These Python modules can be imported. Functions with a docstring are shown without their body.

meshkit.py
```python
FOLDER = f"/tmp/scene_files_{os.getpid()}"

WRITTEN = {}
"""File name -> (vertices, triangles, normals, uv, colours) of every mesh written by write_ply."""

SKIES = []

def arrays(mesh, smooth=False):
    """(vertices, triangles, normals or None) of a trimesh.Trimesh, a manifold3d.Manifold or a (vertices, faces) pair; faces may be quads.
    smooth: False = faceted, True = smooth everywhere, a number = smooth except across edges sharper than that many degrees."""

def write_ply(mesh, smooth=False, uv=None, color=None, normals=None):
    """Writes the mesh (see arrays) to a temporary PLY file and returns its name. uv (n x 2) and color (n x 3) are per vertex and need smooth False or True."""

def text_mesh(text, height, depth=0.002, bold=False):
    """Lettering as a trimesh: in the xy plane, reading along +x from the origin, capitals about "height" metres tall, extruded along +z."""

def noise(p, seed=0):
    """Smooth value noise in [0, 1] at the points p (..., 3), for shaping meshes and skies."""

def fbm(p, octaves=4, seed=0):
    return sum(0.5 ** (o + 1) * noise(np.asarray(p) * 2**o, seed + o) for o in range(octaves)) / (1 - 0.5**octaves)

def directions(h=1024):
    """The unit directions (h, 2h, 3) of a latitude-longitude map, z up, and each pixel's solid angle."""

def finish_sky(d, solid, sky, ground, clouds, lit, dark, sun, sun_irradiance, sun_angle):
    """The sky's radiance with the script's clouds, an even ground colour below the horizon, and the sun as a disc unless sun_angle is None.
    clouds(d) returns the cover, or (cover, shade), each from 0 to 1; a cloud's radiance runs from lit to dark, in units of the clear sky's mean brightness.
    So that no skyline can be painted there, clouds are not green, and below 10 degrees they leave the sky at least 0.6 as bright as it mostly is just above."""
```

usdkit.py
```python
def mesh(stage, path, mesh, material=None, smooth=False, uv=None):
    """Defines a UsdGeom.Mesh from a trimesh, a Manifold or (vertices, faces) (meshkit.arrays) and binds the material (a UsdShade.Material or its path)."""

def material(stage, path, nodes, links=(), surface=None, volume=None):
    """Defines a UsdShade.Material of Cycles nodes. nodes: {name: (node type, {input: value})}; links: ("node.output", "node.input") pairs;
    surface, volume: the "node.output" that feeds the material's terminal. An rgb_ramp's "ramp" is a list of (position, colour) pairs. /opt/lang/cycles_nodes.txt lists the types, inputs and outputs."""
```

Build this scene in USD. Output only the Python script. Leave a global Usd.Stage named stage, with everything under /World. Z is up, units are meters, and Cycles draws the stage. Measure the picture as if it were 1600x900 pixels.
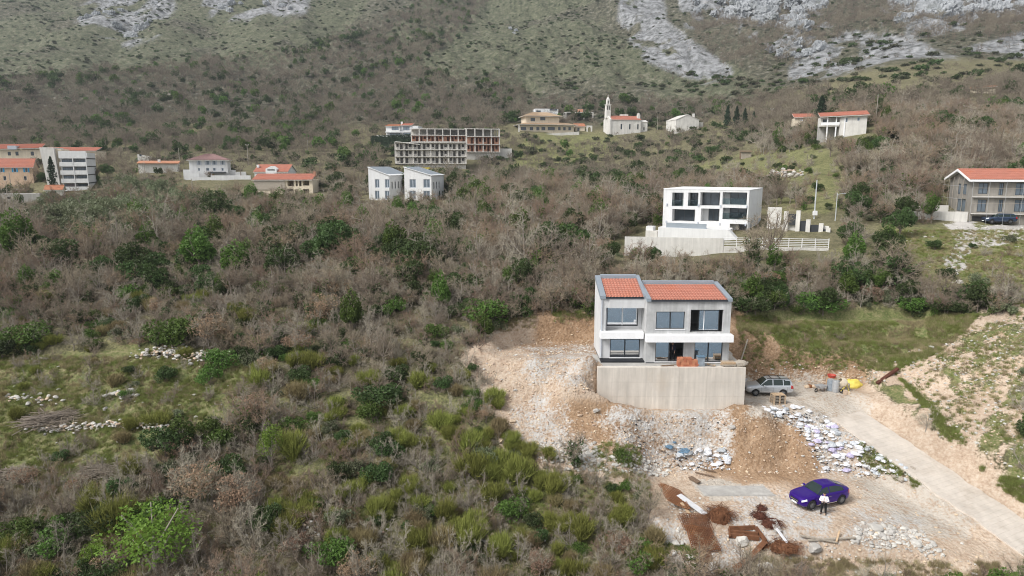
import math, random
import numpy as np
import trimesh, manifold3d, shapely
from scipy.interpolate import RBFInterpolator, RegularGridInterpolator, PchipInterpolator
import meshkit, usdkit
from pxr import Usd, UsdGeom, UsdLux, UsdShade, Sdf, Gf, Vt

stage = Usd.Stage.CreateInMemory()
UsdGeom.SetStageUpAxis(stage, 'Z')
UsdGeom.SetStageMetersPerUnit(stage, 1.0)
UsdGeom.Xform.Define(stage, '/World')
UsdGeom.Scope.Define(stage, '/World/Looks')

HAZE = 0.00010
# ------------------------------------------------------------------ camera, sky, sun, exposure
FOC, PITCH, CAMZ = 1081.0, math.radians(10.0), 26.0          # focal length in photo pixels (1600 wide), pitch, height
cam = UsdGeom.Camera.Define(stage, '/World/camera')
cam.CreateHorizontalApertureAttr(36.0)
cam.CreateFocalLengthAttr(36.0 * FOC / 1600.0)
cam.CreateFStopAttr(0.0)
cam.CreateClippingRangeAttr(Gf.Vec2f(0.5, 5000.0))
cam.AddTranslateOp().Set(Gf.Vec3d(0, 0, CAMZ))
cam.AddRotateXOp().Set(90.0 - math.degrees(PITCH))
cam.CreateExposureAttr(1.06)

SUN_EL, SUN_AZ = math.radians(46), math.radians(238)         # azimuth = atan2(x, y): behind the camera, to the left
sky_mat = usdkit.material(stage, '/World/Looks/sky_look', {
    'sky': ('sky_texture', {'sky_type': 'single_scattering', 'sun_disc': False, 'sun_elevation': SUN_EL, 'sun_rotation': SUN_AZ,
                            'air_density': 1.0, 'aerosol_density': 3.0}),
    'grey': ('hsv', {'saturation': 0.2}),
    'tc': ('texture_coordinate', {}),
    'n': ('noise_texture', {'scale': 2.2, 'detail': 5.0, 'roughness': 0.55}),
    'cl': ('map_range', {'from_min': 0.3, 'from_max': 0.75, 'to_min': 0.8, 'to_max': 1.25}),
    'mul': ('mix', {'mix_type': 'multiply', 'fac': 1.0}),
    'bg': ('background_shader', {'strength': 0.088})},
    [('sky.color', 'grey.color'), ('tc.generated', 'n.vector'), ('n.fac', 'cl.value'), ('grey.color', 'mul.color1'), ('cl.result', 'mul.color2'),
     ('mul.color', 'bg.color')], surface='bg.background')
dome = UsdLux.DomeLight.Define(stage, '/World/sky')
UsdShade.MaterialBindingAPI.Apply(dome.GetPrim()).Bind(sky_mat)
dome.GetPrim().SetCustomDataByKey('kind', 'structure')
sun = UsdLux.DistantLight.Define(stage, '/World/sun')
sun.CreateNormalizeAttr(True)
sun.CreateIntensityAttr(0.4)
sun.CreateAngleAttr(20.0)
sun.CreateColorAttr(Gf.Vec3f(1.0, 0.98, 0.95))
sun.AddRotateZOp().Set(-math.degrees(SUN_AZ))
sun.AddRotateXOp().Set(-(90.0 - math.degrees(SUN_EL)))

# ------------------------------------------------------------------ helpers
_used = {}
def numbered(parent, name):
    k = _used.get((parent, name), 0)
    _used[(parent, name)] = k + 1
    return f'{parent}/{name}' + (f'_{k:03d}' if k else '')

def meta(prim, label=None, cat=None, group=None, kind=None):
    for k, v in (('label', label), ('category', cat), ('group', group), ('kind', kind)):
        if v:
            prim.SetCustomDataByKey(k, v)

def set_xform(x, loc, rz=0.0, sc=None, tilt=None):
    x.AddTranslateOp().Set(Gf.Vec3d(*map(float, loc)))
    if rz:
        x.AddRotateZOp().Set(math.degrees(rz))
    if tilt:
        x.AddRotateXOp().Set(math.degrees(tilt))
    if sc is not None:
        s = (sc, sc, sc) if np.ndim(sc) == 0 else sc
        x.AddScaleOp().Set(Gf.Vec3f(*map(float, s)))

def thing(name, label, cat, loc=(0, 0, 0), rz=0.0, group=None, kind=None, sc=None, tilt=None):
    p = numbered('/World', name)
    x = UsdGeom.Xform.Define(stage, p)
    set_xform(x, loc, rz, sc, tilt)
    meta(x.GetPrim(), label, cat, group, kind)
    return p

def part(parent, name, mesh, mat, label=None, smooth=False, kind=None):
    p = numbered(parent, name)
    if isinstance(mesh, MB):
        mesh = mesh.mesh()
    m = usdkit.mesh(stage, p, mesh, MAT[mat] if isinstance(mat, str) else mat, smooth=smooth)
    meta(m.GetPrim(), label, None, None, kind)
    return p

def solo(name, mesh, mat, label, cat, loc=(0, 0, 0), rz=0.0, group=None, kind=None, smooth=False, tilt=None, sc=None):
    p = part('/World', name, mesh, mat, smooth=smooth)
    set_xform(UsdGeom.Xformable(stage.GetPrimAtPath(p)), loc, rz, sc, tilt)
    meta(stage.GetPrimAtPath(p), label, cat, group, kind)
    return p

def copy_of(src, name, label, cat, loc, rz=0.0, group=None, sc=None, tilt=None):
    p = numbered('/World', name)
    x = UsdGeom.Xform.Define(stage, p)
    prim = x.GetPrim()
    prim.GetReferences().AddInternalReference(src)
    prim.SetInstanceable(True)
    set_xform(x, loc, rz, sc, tilt)
    meta(prim, label, cat, group)
    return p

_classes = {}
def proto(name, parts):
    """a class prim (not drawn) holding one kind's parts: [(part name, mesh, material)]"""
    root = '/World/' + name + '_kind'
    p = stage.CreateClassPrim(root)
    p.SetTypeName('Xform')
    for n, m, mat in parts:
        part(root, n, m, mat)
    return root

def scatter(name, protos, pos, idx, rot, scl, label, cat, kind='stuff', tilt=None):
    """one PointInstancer: the uncountable rest of a kind"""
    p = numbered('/World', name)
    pi = UsdGeom.PointInstancer.Define(stage, p)
    meta(pi.GetPrim(), label, cat, None, kind)
    targets = []
    for k, parts in enumerate(protos):
        root = f'{p}/piece_{k:03d}'
        UsdGeom.Xform.Define(stage, root)
        for n, m, mat in parts:
            part(root, n, m, mat)
        targets.append(Sdf.Path(root))
    pi.CreatePrototypesRel().SetTargets(targets)
    pi.CreatePositionsAttr(Vt.Vec3fArray.FromNumpy(np.asarray(pos, np.float32)))
    pi.CreateProtoIndicesAttr(Vt.IntArray.FromNumpy(np.asarray(idx, np.int32)))
    rot = np.asarray(rot, float)
    q = np.zeros((len(rot), 4), np.float32)
    if tilt is None:
        q[:, 2], q[:, 3] = np.sin(rot / 2), np.cos(rot / 2)          # xyzw
    else:
        q[:] = tilt
    pi.CreateOrientationsAttr(Vt.QuathArray([Gf.Quath(float(a[3]), float(a[0]), float(a[1]), float(a[2])) for a in q]))
    s = np.asarray(scl, np.float32)
    if s.ndim == 1:
        s = np.repeat(s[:, None], 3, 1)
    pi.CreateScalesAttr(Vt.Vec3fArray.FromNumpy(s))
    return p

BOXF = np.array([[0, 2, 1], [0, 3, 2], [4, 5, 6], [4, 6, 7], [0, 1, 5], [0, 5, 4], [1, 2, 6], [1, 6, 5], [2, 3, 7], [2, 7, 6], [3, 0, 4], [3, 4, 7]])
class MB:
    """collects simple shapes into one mesh"""
    def __init__(self):
        self.v, self.f, self.n = [], [], 0
    def add(self, v, f):
        v = np.asarray(v, float)
        self.v.append(v); self.f.append(np.asarray(f, int) + self.n); self.n += len(v)
        return self
    def box(self, x0, x1, y0, y1, z0, z1):
        return self.add([[x0, y0, z0], [x1, y0, z0], [x1, y1, z0], [x0, y1, z0], [x0, y0, z1], [x1, y0, z1], [x1, y1, z1], [x0, y1, z1]], BOXF)
    def hexa(self, p8):
        return self.add(p8, BOXF)
    def bar(self, p, q, w, h=None):
        """a rectangular bar from p to q"""
        h = w if h is None else h
        p, q = np.asarray(p, float), np.asarray(q, float)
        d = (q - p) / max(np.linalg.norm(q - p), 1e-9)
        up = np.array([0, 0, 1.0]) if abs(d[2]) < 0.95 else np.array([0, 1.0, 0])
        a = np.cross(d, up); a /= np.linalg.norm(a)
        b = np.cross(a, d)
        c = [-a * w / 2 - b * h / 2, a * w / 2 - b * h / 2, a * w / 2 + b * h / 2, -a * w / 2 + b * h / 2]
        return self.add([p + k for k in c] + [q + k for k in c], BOXF[:, ::-1])
    def tube(self, p, q, r0, r1=None, n=6):
        r1 = r0 if r1 is None else r1
        p, q = np.asarray(p, float), np.asarray(q, float)
        d = (q - p) / max(np.linalg.norm(q - p), 1e-9)
        up = np.array([0, 0, 1.0]) if abs(d[2]) < 0.95 else np.array([0, 1.0, 0])
        a = np.cross(d, up); a /= np.linalg.norm(a)
        b = np.cross(d, a)
        t = np.arange(n) * 2 * math.pi / n
        ring = np.cos(t)[:, None] * a + np.sin(t)[:, None] * b
        v = np.vstack([p + ring * r0, q + ring * r1, [p], [q]])
        i = np.arange(n); j = (i + 1) % n
        f = np.vstack([np.stack([i, j, n + j], 1), np.stack([i, n + j, n + i], 1), np.stack([j, i, np.full(n, 2 * n)], 1), np.stack([n + i, n + j, np.full(n, 2 * n + 1)], 1)])
        return self.add(v, f)
    def prism(self, poly, y0, y1):
        """poly in (x, z), counter-clockwise, extruded along y (convex)"""
        n = len(poly)
        v = [[x, y0, z] for x, z in poly] + [[x, y1, z] for x, z in poly]
        f = [[0, k, k + 1] for k in range(1, n - 1)] + [[n, n + k + 1, n + k] for k in range(1, n - 1)]
        for i in range(n):
            j = (i + 1) % n
            f += [[i, n + i, n + j], [i, n + j, j]]
        return self.add(v, np.array(f)[:, ::-1] if False else f)
    def mesh(self):
        return trimesh.Trimesh(np.vstack(self.v), np.vstack(self.f), process=False)

def cut(body, cutters):
    """body minus boxes, both MB or trimesh"""
    def man(m):
        m = m.mesh() if isinstance(m, MB) else m
        m = m.copy(); m.merge_vertices()
        M = manifold3d.Manifold(manifold3d.Mesh(np.asarray(m.vertices, np.float32), np.asarray(m.faces, np.uint32)))
        if M.volume() < 0:
            M = manifold3d.Manifold(manifold3d.Mesh(np.asarray(m.vertices, np.float32), np.asarray(m.faces[:, ::-1], np.uint32)))
        return M
    b = man(body)
    for c in cutters:
        b = b - man(c)
    o = b.to_mesh()
    return trimesh.Trimesh(o.vert_properties[:, :3], o.tri_verts, process=False)

def smooth01(a, b, x):
    t = np.clip((np.asarray(x, float) - a) / (b - a), 0, 1)
    return t * t * (3 - 2 * t)

def in_poly(px, py, poly):
    px, py = np.asarray(px, float), np.asarray(py, float)
    inside = np.zeros(px.shape, bool)
    n = len(poly)
    for i in range(n):
        (x0, y0), (x1, y1) = poly[i], poly[(i + 1) % n]
        if y0 == y1:
            continue
        c = ((y0 > py) != (y1 > py)) & (px < (x1 - x0) * (py - y0) / (y1 - y0) + x0)
        inside ^= c
    return inside

def poly_dist(x, y, poly):
    """distance outside the polygon (0 inside)"""
    d = np.full(np.shape(x), 1e9)
    n = len(poly)
    for i in range(n):
        a, b = np.array(poly[i], float), np.array(poly[(i + 1) % n], float)
        e = b - a
        t = np.clip(((x - a[0]) * e[0] + (y - a[1]) * e[1]) / max(e @ e, 1e-9), 0, 1)
        d = np.minimum(d, np.hypot(x - a[0] - t * e[0], y - a[1] - t * e[1]))
    return np.where(in_poly(x, y, poly), 0.0, d)

def n2(x, y, scale, octaves=4, seed=0):
    p = np.stack([np.asarray(x, float) / scale, np.asarray(y, float) / scale, np.full(np.shape(x), 0.37)], -1)
    return meshkit.fbm(p, octaves, seed)

# ------------------------------------------------------------------ materials
MAT = {}
def mk(name, base, var=0.12, scale=1.5, rough=0.8, bump=0.0, bscale=20.0, spec=0.3, rnd=0.0, metallic=0.0, coat=0.0, streak=0.0, dirt=None, obj=False, transl=0.0, island=0.0):
    """a weathered surface: base colour varied by two noises, optional vertical streaks, dirt blotches (on cliff_rock: painted cleft shade) and relief; rnd varies it per copy"""
    b = np.array(base, float)
    nodes = {'g': ('texture_coordinate' if obj else 'geometry', {}),
             'n': ('noise_texture', {'scale': scale, 'detail': 6.0, 'roughness': 0.62}),
             'r': ('rgb_ramp', {'ramp': [(0.25, tuple(b * (1 - var))), (0.5, tuple(b)), (0.75, tuple(np.minimum(b * (1 + var), 1)))]}),
             'p': ('principled_bsdf', {'roughness': rough, 'specular_ior_level': spec, 'metallic': metallic, 'coat_weight': coat})}
    pos = 'g.object' if obj else 'g.position'
    links = [(pos, 'n.vector'), ('n.fac', 'r.fac')]
    col = 'r.color'
    if streak:
        nodes['sm'] = ('mapping', {'scale': (1.1, 1.1, 0.06)})
        nodes['sn'] = ('noise_texture', {'scale': 2.0, 'detail': 5.0, 'roughness': 0.7})
        nodes['sr'] = ('map_range', {'from_min': 0.35, 'from_max': 0.7, 'to_min': 1.0 - streak, 'to_max': 1.0 + 0.3 * streak})
        nodes['sx'] = ('mix', {'mix_type': 'multiply', 'fac': 1.0})
        links += [(pos, 'sm.vector'), ('sm.vector', 'sn.vector'), ('sn.fac', 'sr.value'), (col, 'sx.color1'), ('sr.result', 'sx.color2')]
        col = 'sx.color'
    if dirt is not None:
        nodes['dn'] = ('noise_texture', {'scale': scale * 0.35, 'detail': 8.0, 'roughness': 0.7})
        nodes['dr'] = ('map_range', {'from_min': 0.52, 'from_max': 0.68, 'to_min': 0.0, 'to_max': 0.8, 'clamp': True})
        nodes['dx'] = ('mix', {'mix_type': 'mix', 'color2': tuple(dirt)})
        links += [(pos, 'dn.vector'), ('dn.fac', 'dr.value'), ('dr.result', 'dx.fac'), (col, 'dx.color1')]
        col = 'dx.color'
    if rnd:
        nodes['oi'] = ('object_info', {})
        nodes['om'] = ('map_range', {'from_min': 0.0, 'from_max': 1.0, 'to_min': 1 - rnd, 'to_max': 1 + rnd})
        nodes['oh'] = ('map_range', {'from_min': 0.0, 'from_max': 1.0, 'to_min': 0.5 - 0.07 * rnd, 'to_max': 0.5 + 0.05 * rnd})
        nodes['ox'] = ('hsv', {'saturation': 1.0})
        links += [('oi.random', 'om.value'), ('oi.random', 'oh.value'), ('om.result', 'ox.value'), ('oh.result', 'ox.hue'), (col, 'ox.color')]
        col = 'ox.color'
    if island:
        nodes['ig'] = ('geometry', {})
        nodes['im'] = ('map_range', {'from_min': 0.0, 'from_max': 1.0, 'to_min': 1 - island, 'to_max': 1 + island})
        nodes['ix'] = ('mix', {'mix_type': 'multiply', 'fac': 1.0})
        links += [('ig.random_per_island', 'im.value'), (col, 'ix.color1'), ('im.result', 'ix.color2')]
        col = 'ix.color'
    links.append((col, 'p.base_color'))
    if bump:
        nodes['bn'] = ('noise_texture', {'scale': bscale, 'detail': 5.0, 'roughness': 0.65})
        nodes['bu'] = ('bump', {'strength': 0.7, 'distance': bump})
        links += [(pos, 'bn.vector'), ('bn.fac', 'bu.height'), ('bu.normal', 'p.normal')]
    surf = 'p.BSDF'
    if transl:
        nodes['tr'] = ('translucent_bsdf', {})
        nodes['mx'] = ('mix_closure', {'fac': transl})
        links += [(col, 'tr.color'), ('p.BSDF', 'mx.closure1'), ('tr.BSDF', 'mx.closure2')]
        surf = 'mx.closure'
    MAT[name] = usdkit.material(stage, '/World/Looks/' + name, nodes, links, surface=surf)

mk('white_render', (0.64, 0.64, 0.635), var=0.05, scale=0.8, rough=0.85, streak=0.10)
mk('aged_white', (0.62, 0.60, 0.56), var=0.10, scale=0.6, rough=0.9, streak=0.18, dirt=(0.46, 0.44, 0.40))
mk('cream_render', (0.62, 0.54, 0.42), var=0.08, scale=0.8, rough=0.9, streak=0.15)
mk('peach_render', (0.62, 0.45, 0.32), var=0.08, scale=0.8, rough=0.9, streak=0.15)
mk('basecoat', (0.47, 0.47, 0.465), var=0.24, scale=0.9, rough=0.92, streak=0.26, dirt=(0.39, 0.39, 0.385), bump=0.004)
mk('basecoat_light', (0.56, 0.56, 0.56), var=0.07, scale=0.8, rough=0.92, streak=0.08)
mk('fascia_white', (0.80, 0.80, 0.80), var=0.03, scale=1.0, rough=0.7, streak=0.04)
mk('grey_render', (0.27, 0.25, 0.22), var=0.2, scale=0.7, rough=0.95, streak=0.2, dirt=(0.27, 0.265, 0.25))
mk('raw_concrete', (0.40, 0.385, 0.36), var=0.16, scale=0.8, rough=0.92, streak=0.22, dirt=(0.30, 0.29, 0.27), bump=0.006, bscale=8)
mk('cast_wall', (0.60, 0.55, 0.485), var=0.10, scale=0.7, rough=0.93, streak=0.20, dirt=(0.50, 0.43, 0.35), bump=0.008, bscale=6)
mk('frame_concrete', (0.56, 0.535, 0.495), var=0.12, scale=0.5, rough=0.93, streak=0.15)
mk('red_block', (0.41, 0.215, 0.145), var=0.22, scale=1.5, rough=0.95, dirt=(0.34, 0.20, 0.14))
mk('stone_wall', (0.40, 0.385, 0.35), var=0.28, scale=2.2, rough=0.95, bump=0.02, bscale=4, dirt=(0.26, 0.25, 0.22))
mk('roof_orange', (0.41, 0.175, 0.125), var=0.12, scale=1.2, rough=0.8, dirt=(0.45, 0.16, 0.095))
mk('roof_old', (0.42, 0.19, 0.11), var=0.25, scale=1.2, rough=0.9, dirt=(0.34, 0.22, 0.16))
mk('roof_mauve', (0.27, 0.17, 0.16), var=0.15, scale=1.2, rough=0.9)
mk('roof_sand', (0.42, 0.31, 0.21), var=0.2, scale=1.2, rough=0.9)
mk('flashing', (0.30, 0.34, 0.38), var=0.08, scale=1.0, rough=0.45, spec=0.5, metallic=0.35)
mk('flashing_dark', (0.06, 0.065, 0.075), var=0.08, rough=0.5)
mk('anthracite', (0.025, 0.028, 0.032), var=0.05, rough=0.45, spec=0.5)
mk('frame_white', (0.75, 0.75, 0.75), var=0.03, rough=0.5)
mk('shutter_grey', (0.42, 0.45, 0.50), var=0.05, rough=0.6)
mk('shutter_blue', (0.03, 0.30, 0.55), var=0.05, rough=0.5)
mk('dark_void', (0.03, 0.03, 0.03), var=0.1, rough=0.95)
mk('interior', (0.30, 0.30, 0.29), var=0.1, rough=0.95)
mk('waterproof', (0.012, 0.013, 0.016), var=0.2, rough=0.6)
mk('timber', (0.42, 0.30, 0.19), var=0.25, scale=6, rough=0.9)
mk('timber_grey', (0.33, 0.29, 0.24), var=0.25, scale=5, rough=0.92)
mk('timber_dark', (0.16, 0.11, 0.075), var=0.25, scale=6, rough=0.9)
mk('rust', (0.15, 0.066, 0.032), var=0.4, scale=3.0, rough=0.95, dirt=(0.10, 0.045, 0.028))
mk('rust_bright', (0.20, 0.085, 0.035), var=0.35, scale=2.0, rough=0.95)
mk('rust_dark', (0.085, 0.032, 0.02), var=0.3, scale=3.0, rough=0.95)
mk('limestone', (0.45, 0.43, 0.395), var=0.16, scale=1.5, rough=0.95, bump=0.03, bscale=5, rnd=0.18)
mk('limestone_warm', (0.46, 0.355, 0.26), var=0.2, scale=1.5, rough=0.95, bump=0.03, bscale=5, rnd=0.22)
mk('cliff_rock', (0.29, 0.30, 0.31), var=0.25, scale=0.25, rough=0.95, bump=0.25, bscale=0.8, dirt=(0.085, 0.095, 0.08))  # dark blotches here put the shade of clefts into the rock colour
mk('white_bag', (0.62, 0.62, 0.635), var=0.12, scale=3, rough=0.6, rnd=0.15)
mk('grey_bag', (0.40, 0.42, 0.44), var=0.2, scale=3, rough=0.6, rnd=0.3)
mk('blue_tarp', (0.10, 0.17, 0.24), var=0.25, scale=3, rough=0.6)
mk('violet_sheet', (0.46, 0.42, 0.56), var=0.2, scale=3, rough=0.5)
mk('grey_plastic', (0.22, 0.25, 0.28), var=0.2, scale=3, rough=0.6)
mk('yellow_paint', (0.62, 0.50, 0.10), var=0.15, scale=2, rough=0.6)
mk('red_paint', (0.40, 0.065, 0.045), var=0.15, scale=2, rough=0.55)
mk('pole_wood', (0.30, 0.27, 0.23), var=0.15, scale=3, rough=0.9)
mk('pole_metal', (0.50, 0.52, 0.53), var=0.06, rough=0.5, metallic=0.3)
mk('galvanised', (0.45, 0.46, 0.47), var=0.1, rough=0.5, metallic=0.5)
mk('rubber', (0.018, 0.018, 0.019), var=0.1, rough=0.85)
mk('black_plastic', (0.015, 0.015, 0.017), var=0.05, rough=0.5)
mk('alloy', (0.32, 0.33, 0.35), var=0.05, rough=0.35, metallic=0.8)
mk('chrome', (0.75, 0.76, 0.78), var=0.02, rough=0.15, metallic=1.0)
mk('paint_purple', (0.026, 0.0018, 0.165), var=0.03, scale=1, rough=0.33, metallic=0.35, coat=0.35, obj=True)
mk('paint_silver', (0.46, 0.48, 0.50), var=0.03, scale=1, rough=0.32, metallic=0.5, coat=0.7, obj=True)
mk('paint_blue', (0.035, 0.055, 0.10), var=0.03, scale=1, rough=0.3, metallic=0.4, coat=1.0, obj=True)
mk('lamp_lens', (0.70, 0.72, 0.75), var=0.05, rough=0.08, coat=1.0)
mk('tail_red', (0.35, 0.015, 0.015), var=0.05, rough=0.15, coat=1.0)
mk('plate_white', (0.75, 0.75, 0.74), var=0.02, rough=0.5)
mk('skin', (0.42, 0.25, 0.18), var=0.06, scale=6, rough=0.6)
mk('shirt_white', (0.72, 0.70, 0.72), var=0.05, scale=6, rough=0.9)
mk('cloth_black', (0.010, 0.010, 0.011), var=0.1, scale=6, rough=0.9)
mk('cloth_navy', (0.018, 0.02, 0.035), var=0.1, scale=6, rough=0.9)
mk('hair_dark', (0.04, 0.028, 0.02), var=0.2, scale=30, rough=0.7)
mk('bark', (0.18, 0.15, 0.12), var=0.25, scale=4, rough=0.95, rnd=0.2, obj=True)
mk('bark_pale', (0.25, 0.22, 0.185), var=0.2, scale=4, rough=0.95, rnd=0.2, obj=True)
mk('twig', (0.38, 0.312, 0.226), var=0.15, scale=1.0, rough=0.95, rnd=0.22, obj=True, island=0.35)
mk('twig_pale', (0.45, 0.40, 0.31), var=0.15, scale=1.0, rough=0.95, rnd=0.2, obj=True, island=0.3)
mk('twig_rust', (0.38, 0.275, 0.19), var=0.15, scale=1.0, rough=0.95, rnd=0.2, obj=True, island=0.35)
mk('twig_far', (0.29, 0.245, 0.185), var=0.15, scale=1.0, rough=0.95, rnd=0.25, obj=True, island=0.35)
mk('leaf_dark', (0.10, 0.165, 0.045), var=0.4, scale=0.9, rough=0.6, rnd=0.3, obj=True, transl=0.25, island=0.55)
mk('leaf_mid', (0.145, 0.25, 0.044), var=0.4, scale=0.9, rough=0.6, rnd=0.3, obj=True, transl=0.25, island=0.5)
mk('leaf_bright', (0.21, 0.33, 0.045), var=0.3, scale=1.2, rough=0.6, rnd=0.2, obj=True, transl=0.3, island=0.4)
mk('leaf_olive', (0.24, 0.275, 0.15), var=0.3, scale=1.0, rough=0.6, rnd=0.25, obj=True, transl=0.2, island=0.45)
mk('leaf_tan', (0.42, 0.285, 0.19), var=0.3, scale=1.2, rough=0.85, rnd=0.2, obj=True, transl=0.25, island=0.35)
mk('needle', (0.045, 0.085, 0.038), var=0.3, scale=1.0, rough=0.7, rnd=0.2, obj=True, island=0.5)
mk('broom', (0.36, 0.39, 0.085), var=0.3, scale=1.3, rough=0.75, rnd=0.25, obj=True, island=0.5)
mk('broom_old', (0.38, 0.31, 0.15), var=0.25, scale=1.3, rough=0.8, rnd=0.25, obj=True, island=0.4)
mk('scrub_leaf', (0.115, 0.13, 0.062), var=0.4, scale=0.6, rough=0.8, rnd=0.4, obj=True, island=0.5)
mk('blade', (0.27, 0.31, 0.085), var=0.3, scale=1.0, rough=0.8, rnd=0.35, obj=True, transl=0.2, island=0.35)
mk('blade_dry', (0.47, 0.40, 0.22), var=0.25, scale=1.0, rough=0.85, rnd=0.3, obj=True, transl=0.2, island=0.35)

def pane_mat(name, ior, tint=(0.55, 0.62, 0.62)):
    MAT[name] = usdkit.material(stage, '/World/Looks/' + name, {
        'f': ('fresnel', {'IOR': ior}), 't': ('transparent_bsdf', {'color': tint}), 'g': ('glossy_bsdf', {'color': (0.95, 0.97, 1.0), 'roughness': 0.02}),
        'm': ('mix_closure', {})}, [('f.fac', 'm.fac'), ('t.BSDF', 'm.closure1'), ('g.BSDF', 'm.closure2')], surface='m.closure')
pane_mat('glass', 8.0)
pane_mat('glass_clear', 1.6, (0.75, 0.82, 0.80))
pane_mat('glass_car', 1.8, (0.10, 0.13, 0.13))
pane_mat('glass_rail', 1.5, (0.72, 0.80, 0.80))
# ------------------------------------------------------------------ terrain: surveyed points (photo column, row, metres along the view axis), smoothed
CP, SP = math.cos(PITCH), math.sin(PITCH)
def ray(px, py):
    u, v = (np.asarray(px, float) - 800) / FOC, (np.asarray(py, float) - 450) / FOC
    return np.stack([u + 0 * v, CP - v * SP + 0 * u, -SP - v * CP + 0 * u], -1)
def project(x, y, z):
    dz = np.asarray(z, float) - CAMZ
    y = np.asarray(y, float)
    t = np.maximum(y * CP - dz * SP, 0.01)
    return 800 + FOC * np.asarray(x, float) / t, 450 - FOC * (y * SP + dz * CP) / t, t

COLS = {
    0: [(900, 45.4), (800, 50.4), (700, 55.3), (600, 61.9), (550, 67.2), (500, 73), (450, 81.8), (400, 99), (350, 131), (320, 163), (300, 203), (270, 214), (250, 232), (230, 290), (200, 350), (150, 430), (100, 510), (50, 600), (0, 700)],
    400: [(900, 45.4), (800, 50.4), (700, 56), (600, 61.9), (550, 67), (500, 73), (450, 83), (400, 101.5), (350, 136), (310, 182), (290, 203), (250, 255), (225, 310), (200, 350), (150, 430), (100, 510), (50, 600), (0, 700)],
    800: [(900, 47), (800, 52.8), (700, 57.8), (600, 63.5), (550, 66.9), (500, 71.6), (450, 80.6), (400, 97.6), (350, 133), (320, 167), (290, 225), (262, 290), (235, 314), (205, 332), (190, 375), (150, 440), (100, 515), (50, 600), (0, 700)],
    1100: [(900, 48), (800, 53.2), (700, 60), (600, 64.5), (550, 68), (500, 73), (450, 79.5), (400, 95), (370, 111), (340, 129), (300, 176), (260, 225), (230, 275), (205, 320), (180, 360), (150, 410), (100, 480), (50, 560), (0, 640)],
    1350: [(900, 48.8), (800, 55.8), (700, 59.8), (600, 69.3), (550, 71.8), (500, 76.2), (450, 80.6), (400, 89.8), (350, 106), (300, 125), (250, 150), (215, 172), (180, 215), (150, 270), (100, 370), (50, 470), (0, 560)],
    1600: [(900, 48.9), (800, 53), (700, 55.6), (600, 61.5), (550, 65.6), (500, 70.5), (450, 77.5), (400, 87.5), (350, 107.5), (300, 128), (250, 150), (200, 200), (150, 260), (100, 340), (50, 440), (0, 530)],
}
COLS[-450], COLS[2050] = COLS[0], [(p, t * 0.97) for p, t in COLS[1600]]
_s, _l, _e = [], [], []
for px, rows in COLS.items():
    pts = [ray(px, py) * t for py, t in rows]
    d, t0 = pts[0], rows[0][1]
    top = pts[-1]
    pts += [top * np.array([1, 1, 0]) * k + np.array([0, 0, top[2] + 0.52 * (k - 1) * top[1]]) for k in (1.35, 1.9)]
    for yy, zz in ((30, -29.5 - 2), (18, -33.5), (10, -36.5)):
        pts.append(np.array([d[0] / d[1] * yy, yy, zz + 0.0]))
    for p in pts:
        _s.append(p[0] / p[1]); _l.append(math.log(p[1])); _e.append(p[2] / p[1])
_rbf = RBFInterpolator(np.stack([np.array(_s) * 1.4, _l], 1), np.array(_e), kernel='thin_plate_spline', smoothing=2e-5)
_gs, _gl = np.linspace(-1.25, 1.3, 90), np.linspace(math.log(9), math.log(1500), 160)
_G = np.stack(np.meshgrid(_gs, _gl, indexing='ij'), -1)
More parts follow.
